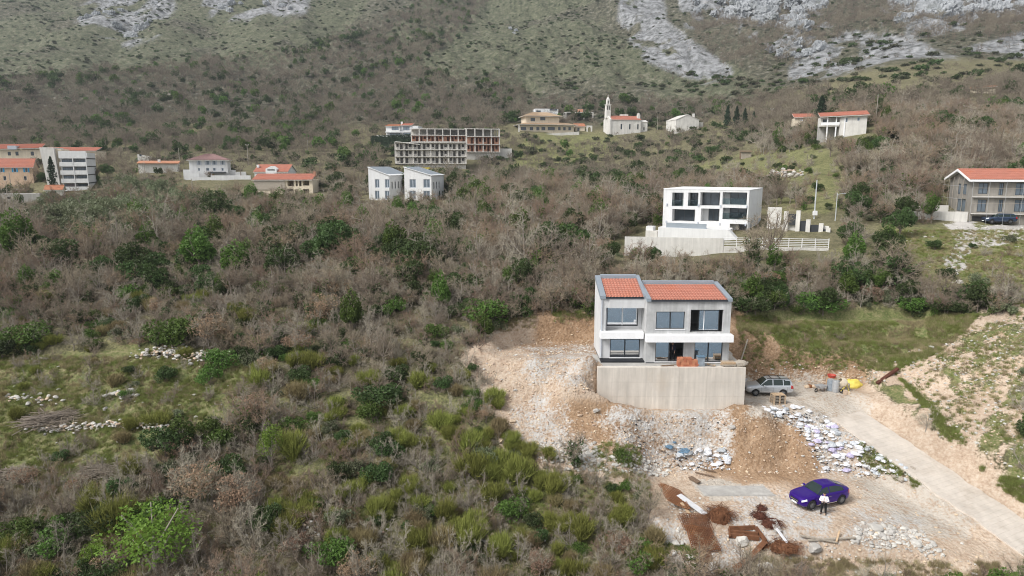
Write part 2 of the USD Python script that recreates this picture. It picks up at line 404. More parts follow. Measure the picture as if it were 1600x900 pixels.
_tab = _rbf(np.stack([_G[..., 0].ravel() * 1.4, _G[..., 1].ravel()], 1)).reshape(90, 160)
_rgi = RegularGridInterpolator((_gs, _gl), _tab)

PADZ, DRVZ = 8.0, 4.0
HX0, HX1, WY = 7.75, 21.15, 60.3                       # the podium wall: left end, right end, front face
RAMP = [np.array([30.0, 64.6, 4.0]), np.array([38.7, 47.6, -1.6]), np.array([44.6, 36.0, -5.4])]
RAMPW = 2.15
def lot_z(x, y):
    return 0.3 + (y - 56) * 0.10 - np.maximum(0, x - 26.0) * 0.11
LOT = [(12.5, 55.6), (21, 55.9), (29, 55.4), (34.5, 53.0), (38, 47.5), (38.5, 44), (30, 46), (19, 48.5), (11.5, 52.0)]
PAD = [(-1.5, 63.6), (4, 62.3), (7.9, 60.9), (HX1 - 0.4, 60.9), (HX1 - 0.4, 68.5), (19.5, 70.8), (7, 70.6), (2, 69.6), (-1, 67.5)]
DRIVE = [(HX1 + 0.2, 60.8), (27, 61.2), (31, 61.6), (35.5, 65.5), (36, 68.2), (31, 69.0), (26, 69.5), (HX1 + 0.2, 69.2)]
APRON = [(7.2, 59.3), (HX1 + 2, 59.5), (HX1 + 2, 60.6), (7.2, 60.6)]

def base_z(x, y):
    s = np.clip(x / np.maximum(y, 1), -1.24, 1.29)
    l = np.clip(np.log(np.maximum(y, 9.5)), _gl[0], _gl[-1])
    return CAMZ + y * _rgi(np.stack([s, l], -1))

def ramp_uv(x, y):
    """signed offset from the ramp's centre line, its height there, and how far along (0..1 in the first stretch)"""
    best = np.full(np.shape(x), 1e9); h = np.zeros(np.shape(x)); al = np.zeros(np.shape(x))
    for a, b in zip(RAMP[:-1], RAMP[1:]):
        e = (b - a)[:2]
        t = np.clip(((x - a[0]) * e[0] + (y - a[1]) * e[1]) / (e @ e), 0, 1)
        d = np.hypot(x - a[0] - t * e[0], y - a[1] - t * e[1])
        m = d < best
        best = np.where(m, d, best); h = np.where(m, a[2] + t * (b[2] - a[2]), h)
    return best, h

def height(x, y, fine=True):
    x, y = np.asarray(x, float), np.asarray(y, float)
    z = base_z(x, y)
    if fine:
        near = 1 - smooth01(70, 140, y)
        z = z + (n2(x, y, 7, 4, 3) - 0.5) * (0.9 * near + 1.6 * (1 - near)) + (n2(x, y, 1.7, 3, 5) - 0.5) * 0.35 * near
        far = smooth01(330, 480, y)
        rg = 1 - np.abs(2 * n2(x + 0.35 * y, y * 0.55, 75, 5, 11) - 1)
        z = z + far * ((rg - 0.7) * 40 + (n2(x, y, 25, 5, 12) - 0.5) * 12 + (n2(x, y, 8, 4, 15) - 0.5) * 5)
        z = z + (n2(x, y, 2.8, 3, 14) - 0.5) * 0.7 * smooth01(-3, 3, x) * (1 - smooth01(60, 70, x)) * near * (1.5 + 0.8 * smooth01(34, 40, x))
        # old terraces on the left slope: low steps that follow the contour
        tw = smooth01(-3, -10, x) * smooth01(46, 50, y) * (1 - smooth01(68, 74, y))
        tr = smooth01(22.5, 25, x) * (1 - smooth01(44, 49, x)) * smooth01(68.5, 70, y) * (1 - smooth01(79, 83, y)); tw = tw + 1.4 * tr      # and the grass terraces behind the drive
        q = (z + (n2(x, y, 9, 2, 21) - 0.5) * 0.6) / 1.5
        st = (np.floor(q) + smooth01(0.62, 0.98, q - np.floor(q))) * 1.5
        z = z + tw * 0.55 * (st - q * 1.5)
    for poly, pz, wid in ((APRON, DRVZ + 0.15, 1.0), (LOT, None, 3.0), (DRIVE, DRVZ, 1.3), (PAD, PADZ - 0.02, 1.0)):
        d = poly_dist(x, y, poly)
        d = np.maximum(0, d + (n2(x, y, 1.3, 3, 31) - 0.5) * 0.9 * (d > 0)) if poly is not APRON else d
        w = 1 - smooth01(0, wid, d)
        if poly is PAD:                                 # the podium walls hold the fill back: a sheer drop there
            w = np.where((y < 60.75) & (x > 7.3), 0, w)
            w = np.where((x > HX1 - 0.2), 0, w)
        t = lot_z(x, y) if pz is None else pz
        z = z * (1 - w) + w * (t + ((n2(x, y, 2.2, 3, 8) - 0.5) * 0.16 if fine else 0))
    # heaps: tipped soil in front of the podium, spoil left of it, gravel by the drive, rubble right of the ramp
    if fine:
        for hx, hy, rx, ry, hh in ((20.8, 57.8, 3.4, 2.1, 2.3), (14.5, 58.2, 3.6, 1.5, 0.5), (6.0, 59.5, 3.2, 2.3, 2.6), (1.8, 61.2, 3.4, 1.8, 1.1), (10.2, 58.2, 2.4, 1.4, 0.7), (26.3, 57.8, 3.4, 1.8, 0.7), (30.5, 57.0, 2.2, 1.2, 0.5), (36.6, 66.6, 1.7, 1.5, 0.8), (9.5, 57.6, 2.2, 1.2, 0.5)):
            r = np.sqrt(((x - hx) / rx) ** 2 + ((y - hy) / ry) ** 2)
            z = z + hh * np.maximum(0, 1 - r * r) * (0.85 + 0.5 * (n2(x, y, 0.9, 3, 41) - 0.5))
    d, h = ramp_uv(x, y)
    w = 1 - smooth01(RAMPW, RAMPW + 1.6, d)
    z = z * (1 - w) + w * (h - 0.12)
    return z

def ground(px, py, zfix=None):
    """the ground point seen at a photo position (first hit of the sight line)"""
    d = ray(px, py)
    ts = np.concatenate([np.arange(30, 120, 0.25), np.arange(120, 400, 1.0), np.arange(400, 900, 3.0)])
    p = d[None, :] * ts[:, None]
    zz = height(p[:, 0], p[:, 1]) - CAMZ
    below = p[:, 2] < zz
    k = int(np.argmax(below)) if below.any() else len(ts) - 1
    if k > 0:
        a, b = p[k - 1, 2] - zz[k - 1], p[k, 2] - zz[k]
        t = ts[k - 1] + (ts[k] - ts[k - 1]) * (a / (a - b) if a != b else 0.5)
    else:
        t = ts[0]
    q = d * t
    return np.array([q[0], q[1], float(height(q[0:1], q[1:2])[0])]), t

def at_depth(px, py, t):
    q = ray(px, py) * t
    return np.array([q[0], q[1], q[2] + CAMZ])
def gz(x, y):
    return float(height(np.array([float(x)]), np.array([float(y)]))[0])

def axis_steps(lo, hi, c0, c1, d, grow):
    a = list(np.arange(c0, c1 + d / 2, d)); s = d
    while a[-1] < hi:
        s *= grow; a.append(a[-1] + s)
    s = d
    while a[0] > lo:
        s *= grow; a.insert(0, a[0] - s)
    return np.array(a)
gx = axis_steps(-900, 900, -46, 52, 0.36, 1.026)
gy = np.concatenate([np.arange(10, 38, 1.0), axis_steps(38, 1150, 38, 82, 0.36, 1.014)])
GX, GY = np.meshgrid(gx, gy, indexing='xy')
GZ = height(GX, GY)
# ---- cover of the ground: masks worked out per vertex
GPX, GPY, GT = project(GX, GY, GZ)
wob = (n2(GX, GY, 2.4, 4, 51) - 0.5) * np.clip(3200 / GT, 8, 70)
wob2 = (n2(GX, GY, 9.0, 4, 52) - 0.5) * np.clip(6500 / GT, 22, 90)
def region(polys, soft=1.0, grow=0.0):
    """1 inside the outlines (given as ground seen at those photo positions), ragged edge"""
    m = np.zeros(GX.shape)
    for poly in polys:
        d = poly_dist(GPX + wob + 0.5 * wob2, GPY + 0.6 * wob2 + 0.4 * wob, poly)
        m = np.maximum(m, 1 - smooth01(0, 22 * soft, d))
    return m
SITE = [(735, 560), (790, 512), (830, 500), (935, 492), (1155, 500), (1180, 575), (1330, 590), (1400, 640), (1600, 790), (1640, 880), (1560, 900), (1200, 905), (1080, 905), (1040, 830), (1000, 760), (930, 735), (810, 728), (790, 660), (760, 600)]
RUBBLE_R = [(1390, 560), (1450, 540), (1500, 520), (1620, 470), (1640, 790), (1600, 790), (1470, 690), (1385, 625)]
dirt = np.maximum(region([SITE]), 0.85 * region([RUBBLE_R], 2.0) * smooth01(0.40, 0.58, n2(GX, GY, 1.6, 5, 61)))
lotm = region([[(1060, 735), (1340, 735), (1490, 790), (1600, 880), (1400, 862), (1180, 850), (1040, 790)]], 0.8)
grass = np.maximum.reduce([
    region([[(1150, 500), (1300, 490), (1530, 492), (1480, 545), (1400, 575), (1330, 575), (1230, 540), (1160, 535)]]),
    region([[(-60, 560), (250, 545), (430, 565), (420, 640), (270, 715), (200, 740), (-60, 760)]]) * 0.8,
    region([[(1380, 360), (1470, 358), (1640, 365), (1640, 480), (1500, 470), (1390, 440)]]) * 0.8,
    region([[(790, 490), (930, 485), (930, 498), (820, 508)]], 0.5),
    region([[(400, 640), (780, 600), (1010, 740), (1010, 850), (400, 850)]]) * 0.55, region([RUBBLE_R], 2.0) * 0.8, 0.45 * smooth01(0.52, 0.62, n2(GX, GY, 11, 4, 63)) * (GY > 60) * (GY < 330),
    region([[(1090, 262), (1280, 225), (1330, 300), (1290, 330), (1100, 285)], [(830, 215), (960, 215), (930, 250), (800, 260)]]) * 0.6,
    region([[(60, 310), (290, 305), (300, 370), (60, 375)]]) * 0.7,
])
mtn = smooth01(330, 400, GY)
mgr = (0.25 + 0.75 * smooth01(0.40, 0.52, n2(GX, GY * 0.8, 38, 5, 68))) * np.maximum.reduce([
    region([[(-400, -700), (120, -700), (300, 40), (330, 85), (150, 115), (-400, 140)], [(620, 45), (760, -20), (960, -300), (970, 60), (900, 105), (760, 95), (640, 110)],
            [(300, 40), (480, -100), (560, 10), (470, 75), (330, 90)], [(780, 110), (1000, 90), (1130, 120), (1220, 165), (1120, 165), (960, 140), (800, 150)]], 2.0)])
scree = region([[(985, -200), (1035, 40), (1080, 75), (1135, 112), (1100, 120), (1015, 88), (975, 40)], [(1240, 142), (1245, 108), (1320, 60), (1420, 66), (1475, 95), (1600, 58), (1700, 60), (1700, 118), (1560, 126), (1460, 145), (1400, 150), (1300, 152)]], 1.0) * smooth01(0.36, 0.50, n2(GX, GY, 20, 6, 66))
cliff = region([[(1130, -300), (1300, -300), (1290, 30), (1245, 70), (1185, 50), (1140, 22)], [(1395, -300), (1800, -300), (1800, 18), (1550, 22), (1425, 46), (1390, 20)], [(1010, -300), (1130, -300), (1140, 20), (1080, 30)],
                [(130, 25), (190, -10), (240, -60), (260, 10), (240, 45), (200, 60), (165, 45)], [(330, -100), (480, -120), (470, 10), (330, 20)]], 1.2) * smooth01(0.42, 0.52, n2(GX, GY * 0.6, 20, 6, 67))
GZ = GZ + cliff * mtn * (np.abs(n2(GX, GY, 16, 5, 71) - 0.5) * 34 - 3)          # crags stand proud
grass = np.clip(grass, 0, 1) * (1 - dirt)
rockm = np.maximum(scree * 0.9, cliff) * mtn
path_r = region([[(1480, 352), (1520, 352), (1515, 375), (1500, 400), (1508, 425), (1492, 432), (1488, 405), (1500, 380)], [(1500, 368), (1600, 350), (1600, 372), (1520, 376)]], 0.5)
wob = wob * 1.6
pale = np.maximum.reduce([region([[(815, 640), (850, 630), (875, 690), (930, 715), (850, 705)], [(960, 655), (1120, 645), (1120, 715), (1010, 725), (980, 690)], [(1250, 650), (1310, 660), (1350, 725), (1300, 728)],
                                  [(1040, 830), (1150, 850), (1180, 905), (1060, 905)], [(820, 568), (930, 562), (935, 575), (830, 580)], [(1150, 790), (1230, 785), (1290, 800), (1280, 830), (1170, 830)], [(1360, 815), (1440, 830), (1400, 860), (1340, 850)]], 2.2) * 0.52, path_r])
redm = np.maximum.reduce([region([[(1145, 500), (1165, 530), (1230, 575), (1340, 585), (1250, 592), (1175, 592), (1150, 560)], [(860, 510), (935, 505), (935, 548), (850, 545)], [(880, 640), (990, 650), (1040, 700), (960, 690), (900, 665)],
                                  [(1130, 645), (1225, 650), (1270, 735), (1140, 730)]], 2.4) * 0.85, 0.35 * region([RUBBLE_R], 1.5) * smooth01(0.5, 0.62, n2(GX, GY, 3.1, 4, 62))])
gravel = np.maximum(region([[(1180, 605), (1300, 600), (1340, 630), (1300, 640), (1180, 640)], [(1360, 755), (1430, 750), (1520, 830), (1480, 840), (1380, 790)]], 2.0) * 0.62, region([[(1088, 760), (1195, 760), (1212, 777), (1100, 778)]], 0.15))
cover_a = np.stack([dirt, grass, rockm], -1).reshape(-1, 3)
cover_b = np.stack([pale, redm, gravel], -1).reshape(-1, 3)
cover_c = np.stack([mtn, mgr * mtn, lotm * 0], -1).reshape(-1, 3)

def terrain_material():
    N, L = {}, []
    def nd(name, kind, **kw):
        N[name] = (kind, kw); return name
    nd('geo', 'geometry')
    for a in 'abc':
        nd('at' + a, 'attribute', attribute='cover_' + a)
        nd('sp' + a, 'separate_color', color_type='rgb')
        L.append((f'at{a}.color', f'sp{a}.color'))
    def noise(name, scale, detail=6.0, rough=0.6):
        nd(name, 'noise_texture', scale=scale, detail=detail, roughness=rough); L.append(('geo.position', name + '.vector')); return name + '.fac'
    def ramp(name, fac, stops):
        nd(name, 'rgb_ramp', ramp=stops); L.append((fac, name + '.fac')); return name + '.color'
    f1, f2, f3 = noise('na', 0.9, 8, 0.68), noise('nb', 4.5, 6, 0.65), noise('nc', 0.12, 6, 0.6)
    nd('nab', 'math', math_type='multiply_add', value2=0.55, value3=0.0); L.append((f2, 'nab.value1'))
    nd('nmix', 'math', math_type='multiply_add', value2=0.45); L.append((f1, 'nmix.value1')); L.append(('nab.value', 'nmix.value3'))
    nm = 'nmix.value'
    soil = ramp('r_soil', nm, [(0.32, (0.06, 0.056, 0.034)), (0.44, (0.11, 0.102, 0.058)), (0.54, (0.165, 0.15, 0.085)), (0.66, (0.25, 0.22, 0.15))])
    gr = ramp('r_grass', nm, [(0.3, (0.062, 0.085, 0.03)), (0.44, (0.118, 0.138, 0.05)), (0.53, (0.18, 0.178, 0.08)), (0.64, (0.28, 0.24, 0.14))])
    di = ramp('r_dirt', nm, [(0.3, (0.25, 0.175, 0.12)), (0.43, (0.40, 0.30, 0.22)), (0.53, (0.49, 0.39, 0.30)), (0.66, (0.57, 0.485, 0.395))])
    pa = ramp('r_pale', nm, [(0.3, (0.26, 0.245, 0.225)), (0.45, (0.41, 0.385, 0.355)), (0.6, (0.50, 0.48, 0.455)), (0.7, (0.58, 0.57, 0.55))])
    rd = ramp('r_red', nm, [(0.3, (0.14, 0.08, 0.045)), (0.45, (0.27, 0.175, 0.105)), (0.58, (0.37, 0.255, 0.165)), (0.7, (0.45, 0.34, 0.24))])
    gv = ramp('r_gravel', nm, [(0.3, (0.33, 0.29, 0.245)), (0.5, (0.46, 0.41, 0.35)), (0.7, (0.54, 0.49, 0.43))])
    ro = ramp('r_rock', noise('nd', 0.22, 9, 0.7), [(0.36, (0.06, 0.062, 0.055)), (0.45, (0.14, 0.143, 0.143)), (0.53, (0.22, 0.223, 0.227)), (0.64, (0.30, 0.302, 0.305))])
    mg = ramp('r_mgr', noise('ne', 0.30, 10, 0.78), [(0.40, (0.034, 0.042, 0.026)), (0.47, (0.080, 0.086, 0.052)), (0.54, (0.105, 0.106, 0.068)), (0.62, (0.165, 0.158, 0.118))])
    ms = ramp('r_msh', noise('nf', 0.30, 10, 0.78), [(0.40, (0.032, 0.036, 0.024)), (0.49, (0.072, 0.070, 0.048)), (0.56, (0.115, 0.105, 0.075)), (0.64, (0.20, 0.195, 0.175))])
    def edge(name, src):                     # a ragged threshold on the mask
        nd(name + 'm', 'math', math_type='subtract', value2=0.5); L.append((nm, name + 'm.value1'))
        nd(name + 'k', 'math', math_type='multiply_add', value2=2.2); L.append((name + 'm.value', name + 'k.value1')); L.append((src, name + 'k.value3'))
        nd(name, 'map_range', from_min=0.34, from_max=0.62, to_min=0.0, to_max=1.0, clamp=True); L.append((name + 'k.value', name + '.value'))
        return name + '.result'
    col = soil
    for name, src, c in (('e_mt', 'spc.r', ms), ('e_mg', 'spc.g', mg), ('e_gr', 'spa.g', gr), ('e_di', 'spa.r', di), ('e_rd', 'spb.g', rd), ('e_gv', 'spb.b', gv), ('e_pa', 'spb.r', pa), ('e_ro', 'spa.b', ro)):
        fac = edge(name, src)
        nd('mx' + name, 'mix', mix_type='mix'); L += [(fac, f'mx{name}.fac'), (col, f'mx{name}.color1'), (c, f'mx{name}.color2')]
        col = f'mx{name}.color'
    nd('big', 'map_range', from_min=0.3, from_max=0.7, to_min=0.82, to_max=1.16); L.append((f3, 'big.value'))
    nd('bm', 'mix', mix_type='multiply', fac=1.0); L += [(col, 'bm.color1'), ('big.result', 'bm.color2')]
    nd('vor', 'voronoi_texture', scale=3.2, feature='f1'); L.append(('geo.position', 'vor.vector'))
    nd('bh', 'math', math_type='multiply_add', value2=-0.5); L += [('vor.distance', 'bh.value1'), (f2, 'bh.value3')]
    nd('bu', 'bump', strength=0.9, distance=0.16); L.append(('bh.value', 'bu.height'))
    nd('p', 'principled_bsdf', roughness=0.95, specular_ior_level=0.15); L += [('bm.color', 'p.base_color'), ('bu.normal', 'p.normal')]
    return usdkit.material(stage, '/World/Looks/ground_look', N, L, surface='p.BSDF')
MAT['ground'] = terrain_material()
nx, ny = len(gx), len(gy)
ii = (np.arange(ny - 1)[:, None] * nx + np.arange(nx - 1)[None, :]).ravel()
quads = np.stack([ii, ii + 1, ii + nx + 1, ii + nx], 1)
gp = part('/World', 'hillside_ground', (np.stack([GX, GY, GZ], -1).reshape(-1, 3), quads), 'ground', smooth=True)
meta(stage.GetPrimAtPath(gp), 'stony hillside rising to the mountain with scrub and bare excavated earth', None, None, 'structure')
for nme, arr in (('cover_a', cover_a), ('cover_b', cover_b), ('cover_c', cover_c)):
    UsdGeom.PrimvarsAPI(stage.GetPrimAtPath(gp)).CreatePrimvar(nme, Sdf.ValueTypeNames.Color3fArray, 'vertex').Set(Vt.Vec3fArray.FromNumpy(arr.astype(np.float32)))

# the slope goes on down behind the camera to the sea, which the window panes mirror
lx = np.linspace(-900, 900, 46); ly = np.linspace(10.0, -260, 28)
LX, LY = np.meshgrid(lx, ly, indexing='xy')
LZ = height(LX, np.full(LX.shape, 10.0)) * 0 + np.interp(LX, gx, GZ[0]) - (10.0 - LY) * 0.30 + (n2(LX, LY, 30, 3, 77) - 0.5) * 6 * smooth01(8, -20, LY)
ii = (np.arange(len(ly) - 1)[:, None] * len(lx) + np.arange(len(lx) - 1)[None, :]).ravel()
lp = part('/World', 'lower_hillside_ground', (np.stack([LX, LY, LZ], -1).reshape(-1, 3), np.stack([ii, ii + len(lx), ii + len(lx) + 1, ii + 1], 1)), 'ground', smooth=True)
meta(stage.GetPrimAtPath(lp), 'scrub slope falling from the viewpoint to the sea', None, None, 'structure')
MAT['sea_water'] = usdkit.material(stage, '/World/Looks/sea_water', {'g': ('geometry', {}), 'n': ('noise_texture', {'scale': 0.25, 'detail': 5.0}), 'b': ('bump', {'strength': 0.5, 'distance': 0.6}),
    'p': ('principled_bsdf', {'base_color': (0.05, 0.10, 0.14), 'roughness': 0.12, 'ior': 1.33})}, [('g.position', 'n.vector'), ('n.fac', 'b.height'), ('b.normal', 'p.normal')], surface='p.BSDF')
sp_ = part('/World', 'sea_water', (np.array([[-9000, -9000, -80.0], [9000, -9000, -80.0], [9000, -120, -80.0], [-9000, -120, -80.0]]), np.array([[0, 1, 2, 3]])), 'sea_water')
meta(stage.GetPrimAtPath(sp_), 'open sea below the hillside', None, None, 'structure')
# ------------------------------------------------------------------ buildings
mk('pane_far', (0.045, 0.055, 0.065), var=0.3, scale=0.4, rough=0.12, spec=0.8)
mk('pane_sky', (0.12, 0.15, 0.18), var=0.25, scale=0.4, rough=0.10, spec=1.0)

class Site:
    """a building's own frame: anchored on the ground below a photo position; facade turned by rz; xz() turns a photo position on the facade plane into local x, z"""
    def __init__(self, px, py, rz=0.0, t=None, dz=0.0, setback=0.0):
        if t is None:
            self.g, self.t = ground(px, py)
        else:
            self.g, self.t = at_depth(px, py, t), t
        self.g = self.g + np.array([0, 0, dz])
        self.rz = math.radians(rz)
        self.n = np.array([math.sin(self.rz), -math.cos(self.rz), 0])
        self.u = np.array([math.cos(self.rz), math.sin(self.rz), 0])
    def xz(self, px, py, back=0.0):
        C = np.array([0, 0, CAMZ]); d = ray(px, py)
        P = C + d * (((self.g - back * self.n - C) @ self.n) / (d @ self.n))
        return float((P - self.g) @ self.u), float(P[2] - self.g[2])
    def X(self, px, py=300, back=0.0):
        return self.xz(px, py, back)[0]
    def Z(self, py, px=800, back=0.0):
        return self.xz(px, py, back)[1]
    def thing(self, name, label, cat='house', group=None):
        self.T = thing(name, label, cat, self.g, self.rz, group)
        return self.T
    def rect(self, x0, y0, x1, y1, back=0.0):
        """a photo rectangle on the facade as local (x0, x1, z0, z1)"""
        xm, ym = (x0 + x1) / 2, (y0 + y1) / 2
        return self.X(x0, ym, back), self.X(x1, ym, back), self.Z(y1, xm, back), self.Z(y0, xm, back)

def fb(mb, face, pl, a0, a1, d0, d1, z0, z1):
    if face == 'f': mb.box(a0, a1, pl + d0, pl + d1, z0, z1)
    elif face == 'r': mb.box(pl - d1, pl - d0, a0, a1, z0, z1)
    else: mb.box(pl + d0, pl + d1, a0, a1, z0, z1)
    return mb

def window(T, face, pl, a0, a1, z0, z1, cols=2, frame='anthracite', pane='pane_far', depth=0.18, fw=0.07, rows=1, name='window', label=None):
    m = MB()
    d0, d1 = depth - 0.07, depth
    fb(m, face, pl, a0, a0 + fw, d0, d1, z0, z1); fb(m, face, pl, a1 - fw, a1, d0, d1, z0, z1)
    fb(m, face, pl, a0 + fw, a1 - fw, d0, d1, z0, z0 + fw); fb(m, face, pl, a0 + fw, a1 - fw, d0, d1, z1 - fw, z1)
    for k in range(1, cols):
        c = a0 + (a1 - a0) * k / cols
        fb(m, face, pl, c - fw * 0.5, c + fw * 0.5, d0 + 0.004, d1 - 0.004, z0 + fw, z1 - fw)
    for k in range(1, rows):
        c = z0 + (z1 - z0) * k / rows
        fb(m, face, pl, a0 + fw, a1 - fw, d0 + 0.008, d1 - 0.008, c - fw * 0.35, c + fw * 0.35)
    w = part(T, name, m, frame, label=label)
    part(w, 'pane', fb(MB(), face, pl, a0 + fw * 0.5, a1 - fw * 0.5, d1 - 0.04, d1 - 0.025, z0 + fw * 0.5, z1 - fw * 0.5), pane)
    return w

def hole(face, pl, a0, a1, z0, z1, depth=0.22):
    return fb(MB(), face, pl, a0, a1, -0.3, depth, z0, z1)

def block(T, x0, x1, y0, y1, z0, z1, mat, wins=(), name='wall', frame='anthracite', pane='pane_far', fw=0.07, depth=0.2, label=None):
    """a rendered block with recessed windows; wins: (face, a0, a1, z0, z1[, cols[, rows]])"""
    b = MB().box(x0, x1, y0, y1, z0, z1)
    cs = []
    for w in wins:
        pl = {'f': y0, 'l': x0, 'r': x1}[w[0]]
        cs.append(hole(w[0], pl, *w[1:5], depth=depth))
    m = cut(b, cs) if cs else b
    part(T, name, m, mat, label=label)
    for w in wins:
        pl = {'f': y0, 'l': x0, 'r': x1}[w[0]]
        window(T, w[0], pl, w[1], w[2], w[3], w[4], cols=w[5] if len(w) > 5 else 2, rows=w[6] if len(w) > 6 else 1, frame=frame, pane=pane, depth=depth - 0.01, fw=fw)

def tiled(a, b, c, d, tw=0.30, th=0.36, amp=0.045):
    """a slope of barrel tiles: a, b along the eave, c, d along the ridge (b->c, a->d rise); its courses lap, its columns are round"""
    a, b, c, d = (np.asarray(k, float) for k in (a, b, c, d))
    w, h = max(np.linalg.norm(b - a), np.linalg.norm(c - d)), np.linalg.norm((d + c - a - b) / 2)
    nu, nv = max(3, int(w / tw)), max(2, int(h / th))
    n = np.cross(b - a, (d + c - a - b)); n /= np.linalg.norm(n)
    if n[2] < 0: n = -n
    us = np.linspace(0, 1, nu * 4 + 1)
    vs = np.repeat(np.linspace(0, 1, nv + 1), 2)[1:-1]
    lift = np.tile([0.055, 0.0], nv)
    rng = np.random.default_rng(int(abs(a[0] * 100)) + nu)
    U, V = np.meshgrid(us, vs)
    P = (a + (b - a) * U[..., None]) * (1 - V[..., None]) + (d + (c - d) * U[..., None]) * V[..., None]
    hgt = amp * np.abs(np.sin(U * nu * math.pi)) + lift[:, None] + np.repeat(rng.uniform(-0.006, 0.006, (nv, len(us))), 2, 0)
    P = P + n * hgt[..., None]
    m, k = len(us), len(vs)
    i = (np.arange(k - 1)[:, None] * m + np.arange(m - 1)).ravel()
    return P.reshape(-1, 3), np.stack([i, i + 1, i + m + 1, i + m], 1)

def slab(mb, a, b, c, d, th):
    """a sloping slab below the four corners"""
    lo = [np.asarray(k, float) - np.array([0, 0, th]) for k in (a, b, c, d)]
    mb.hexa(lo + [np.asarray(k, float) for k in (a, b, c, d)])
    return mb

def tile_slope(T, a, b, c, d, mat, edge='frame_concrete', name='roof', th=0.14, tw=0.30, t2=0.36):
    p = part(T, name, slab(MB(), a, b, c, d, th), edge)
    up = lambda k: np.asarray(k, float) + np.array([0, 0, 0.006])
    part(p, 'roof_tiles', tiled(up(a), up(b), up(c), up(d), tw, t2), mat, kind='stuff')
    return p

def gable(T, x0, x1, y0, y1, z, rise, mat, over=0.35, wall='cream_render', tw=0.3, axis='x', edge='frame_concrete', tri=True):
    """a tiled gable roof, ridge along x or y, and its gable walls"""
    k = 1.0
    if axis == 'x':
        ym = (y0 + y1) / 2; s = rise / ((y1 - y0) / 2); zo = z - over * s
        tile_slope(T, (x0 - over, y0 - over, zo), (x1 + over, y0 - over, zo), (x1 + over, ym, z + rise), (x0 - over, ym, z + rise), mat, edge, tw=tw, t2=tw * 1.2)
        tile_slope(T, (x1 + over, y1 + over, zo), (x0 - over, y1 + over, zo), (x0 - over, ym, z + rise), (x1 + over, ym, z + rise), mat, edge, tw=tw, t2=tw * 1.2)
        part(T, 'ridge_cap', MB().tube((x0 - over, ym, z + rise + 0.05), (x1 + over, ym, z + rise + 0.05), 0.12, n=8), mat)
        if tri:
            for xa, xb in ((x0, x0 + 0.3), (x1 - 0.3, x1)):
                g = MB().add([[xa, y0, z - 0.02], [xa, y1, z - 0.02], [xa, ym, z + rise - 0.15], [xb, y0, z - 0.02], [xb, y1, z - 0.02], [xb, ym, z + rise - 0.15]],
                             [[0, 2, 1], [3, 4, 5], [0, 1, 4], [0, 4, 3], [1, 2, 5], [1, 5, 4], [2, 0, 3], [2, 3, 5]])
                part(T, 'gable_wall', g, wall)
    else:
        xm = (x0 + x1) / 2; s = rise / ((x1 - x0) / 2); zo = z - over * s
        tile_slope(T, (x0 - over, y1 + over, zo), (x0 - over, y0 - over, zo), (xm, y0 - over, z + rise), (xm, y1 + over, z + rise), mat, edge, tw=tw, t2=tw * 1.2)
        tile_slope(T, (x1 + over, y0 - over, zo), (x1 + over, y1 + over, zo), (xm, y1 + over, z + rise), (xm, y0 - over, z + rise), mat, edge, tw=tw, t2=tw * 1.2)
        if tri:
            for ya, yb in ((y0, y0 + 0.3), (y1 - 0.3, y1)):
                part(T, 'gable_wall', MB().prism([(x0, z - 0.02), (x1, z - 0.02), (xm, z + rise - 0.15)], ya, yb), wall)

def hip(T, x0, x1, y0, y1, z, rise, mat, over=0.5, edge='frame_concrete', tw=0.35):
    x0, x1, y0, y1 = x0 - over, x1 + over, y0 - over, y1 + over
    h = (y1 - y0) / 2; ym = (y0 + y1) / 2
    h = min(h, (x1 - x0) / 2 - 0.2)
    A, B, C, D = (x0, y0, z), (x1, y0, z), (x1, y1, z), (x0, y1, z)
    R0, R1 = (x0 + h, ym, z + rise), (x1 - h, ym, z + rise)
    p = part(T, 'roof', MB().box(x0, x1, y0, y1, z - 0.18, z - 0.01), edge)
    for q in ((A, B, R1, R0), (C, D, R0, R1), (D, A, R0, R0), (B, C, R1, R1)):
        part(p, 'roof_tiles', tiled(*q, tw, tw * 1.2), mat, kind='stuff')
    return p

# ---- the grey house under construction on its concrete podium
Y0, YL = 61.9, 63.1                                           # front of the right block and of the left block
def fx(px, py, Y):
    d = ray(px, py); return float(d[0] / d[1] * Y)
def fz(py, Y, px=1040):
    d = ray(px, py); return float(CAMZ + d[2] / d[1] * Y)
H = thing('grey_house', 'unfinished two-storey grey house with orange tiled roof standing on a tall concrete wall', 'house')
def R(x0, y0, x1, y1, Y):
    xm, ym = (x0 + x1) / 2, (y0 + y1) / 2
    return fx(x0, ym, Y), fx(x1, ym, Y), fz(y1, Y, xm), fz(y0, Y, xm)
xr0, xr1 = fx(1009.5, 520, Y0), fx(1140.5, 520, Y0)
ze = fz(471, Y0)
zm = fz(524, Y0)                                               # first floor level
rw = {'a': R(1025, 487, 1070, 514, Y0), 'b': R(1079, 484, 1130, 519, Y0), 'c': R(1024, 533, 1068, 565, Y0), 'd': R(1085, 533, 1129, 566, Y0)}
YB = 67.0
cs = [MB().box(xr0 + 0.3, xr1 - 0.3, Y0 + 0.3, YB - 0.3, PADZ + 0.15, zm - 0.25), MB().box(xr0 + 0.3, xr1 - 0.3, Y0 + 0.3, YB - 0.3, zm + 0.05, ze - 0.35)]
for k in 'abcd':
    a0, a1, z0, z1 = rw[k]
    cs.append(MB().box(a0, a1, Y0 - 0.5, Y0 + 0.8, z0, z1))
zr_r, Yr_r = 14.55, 66.4
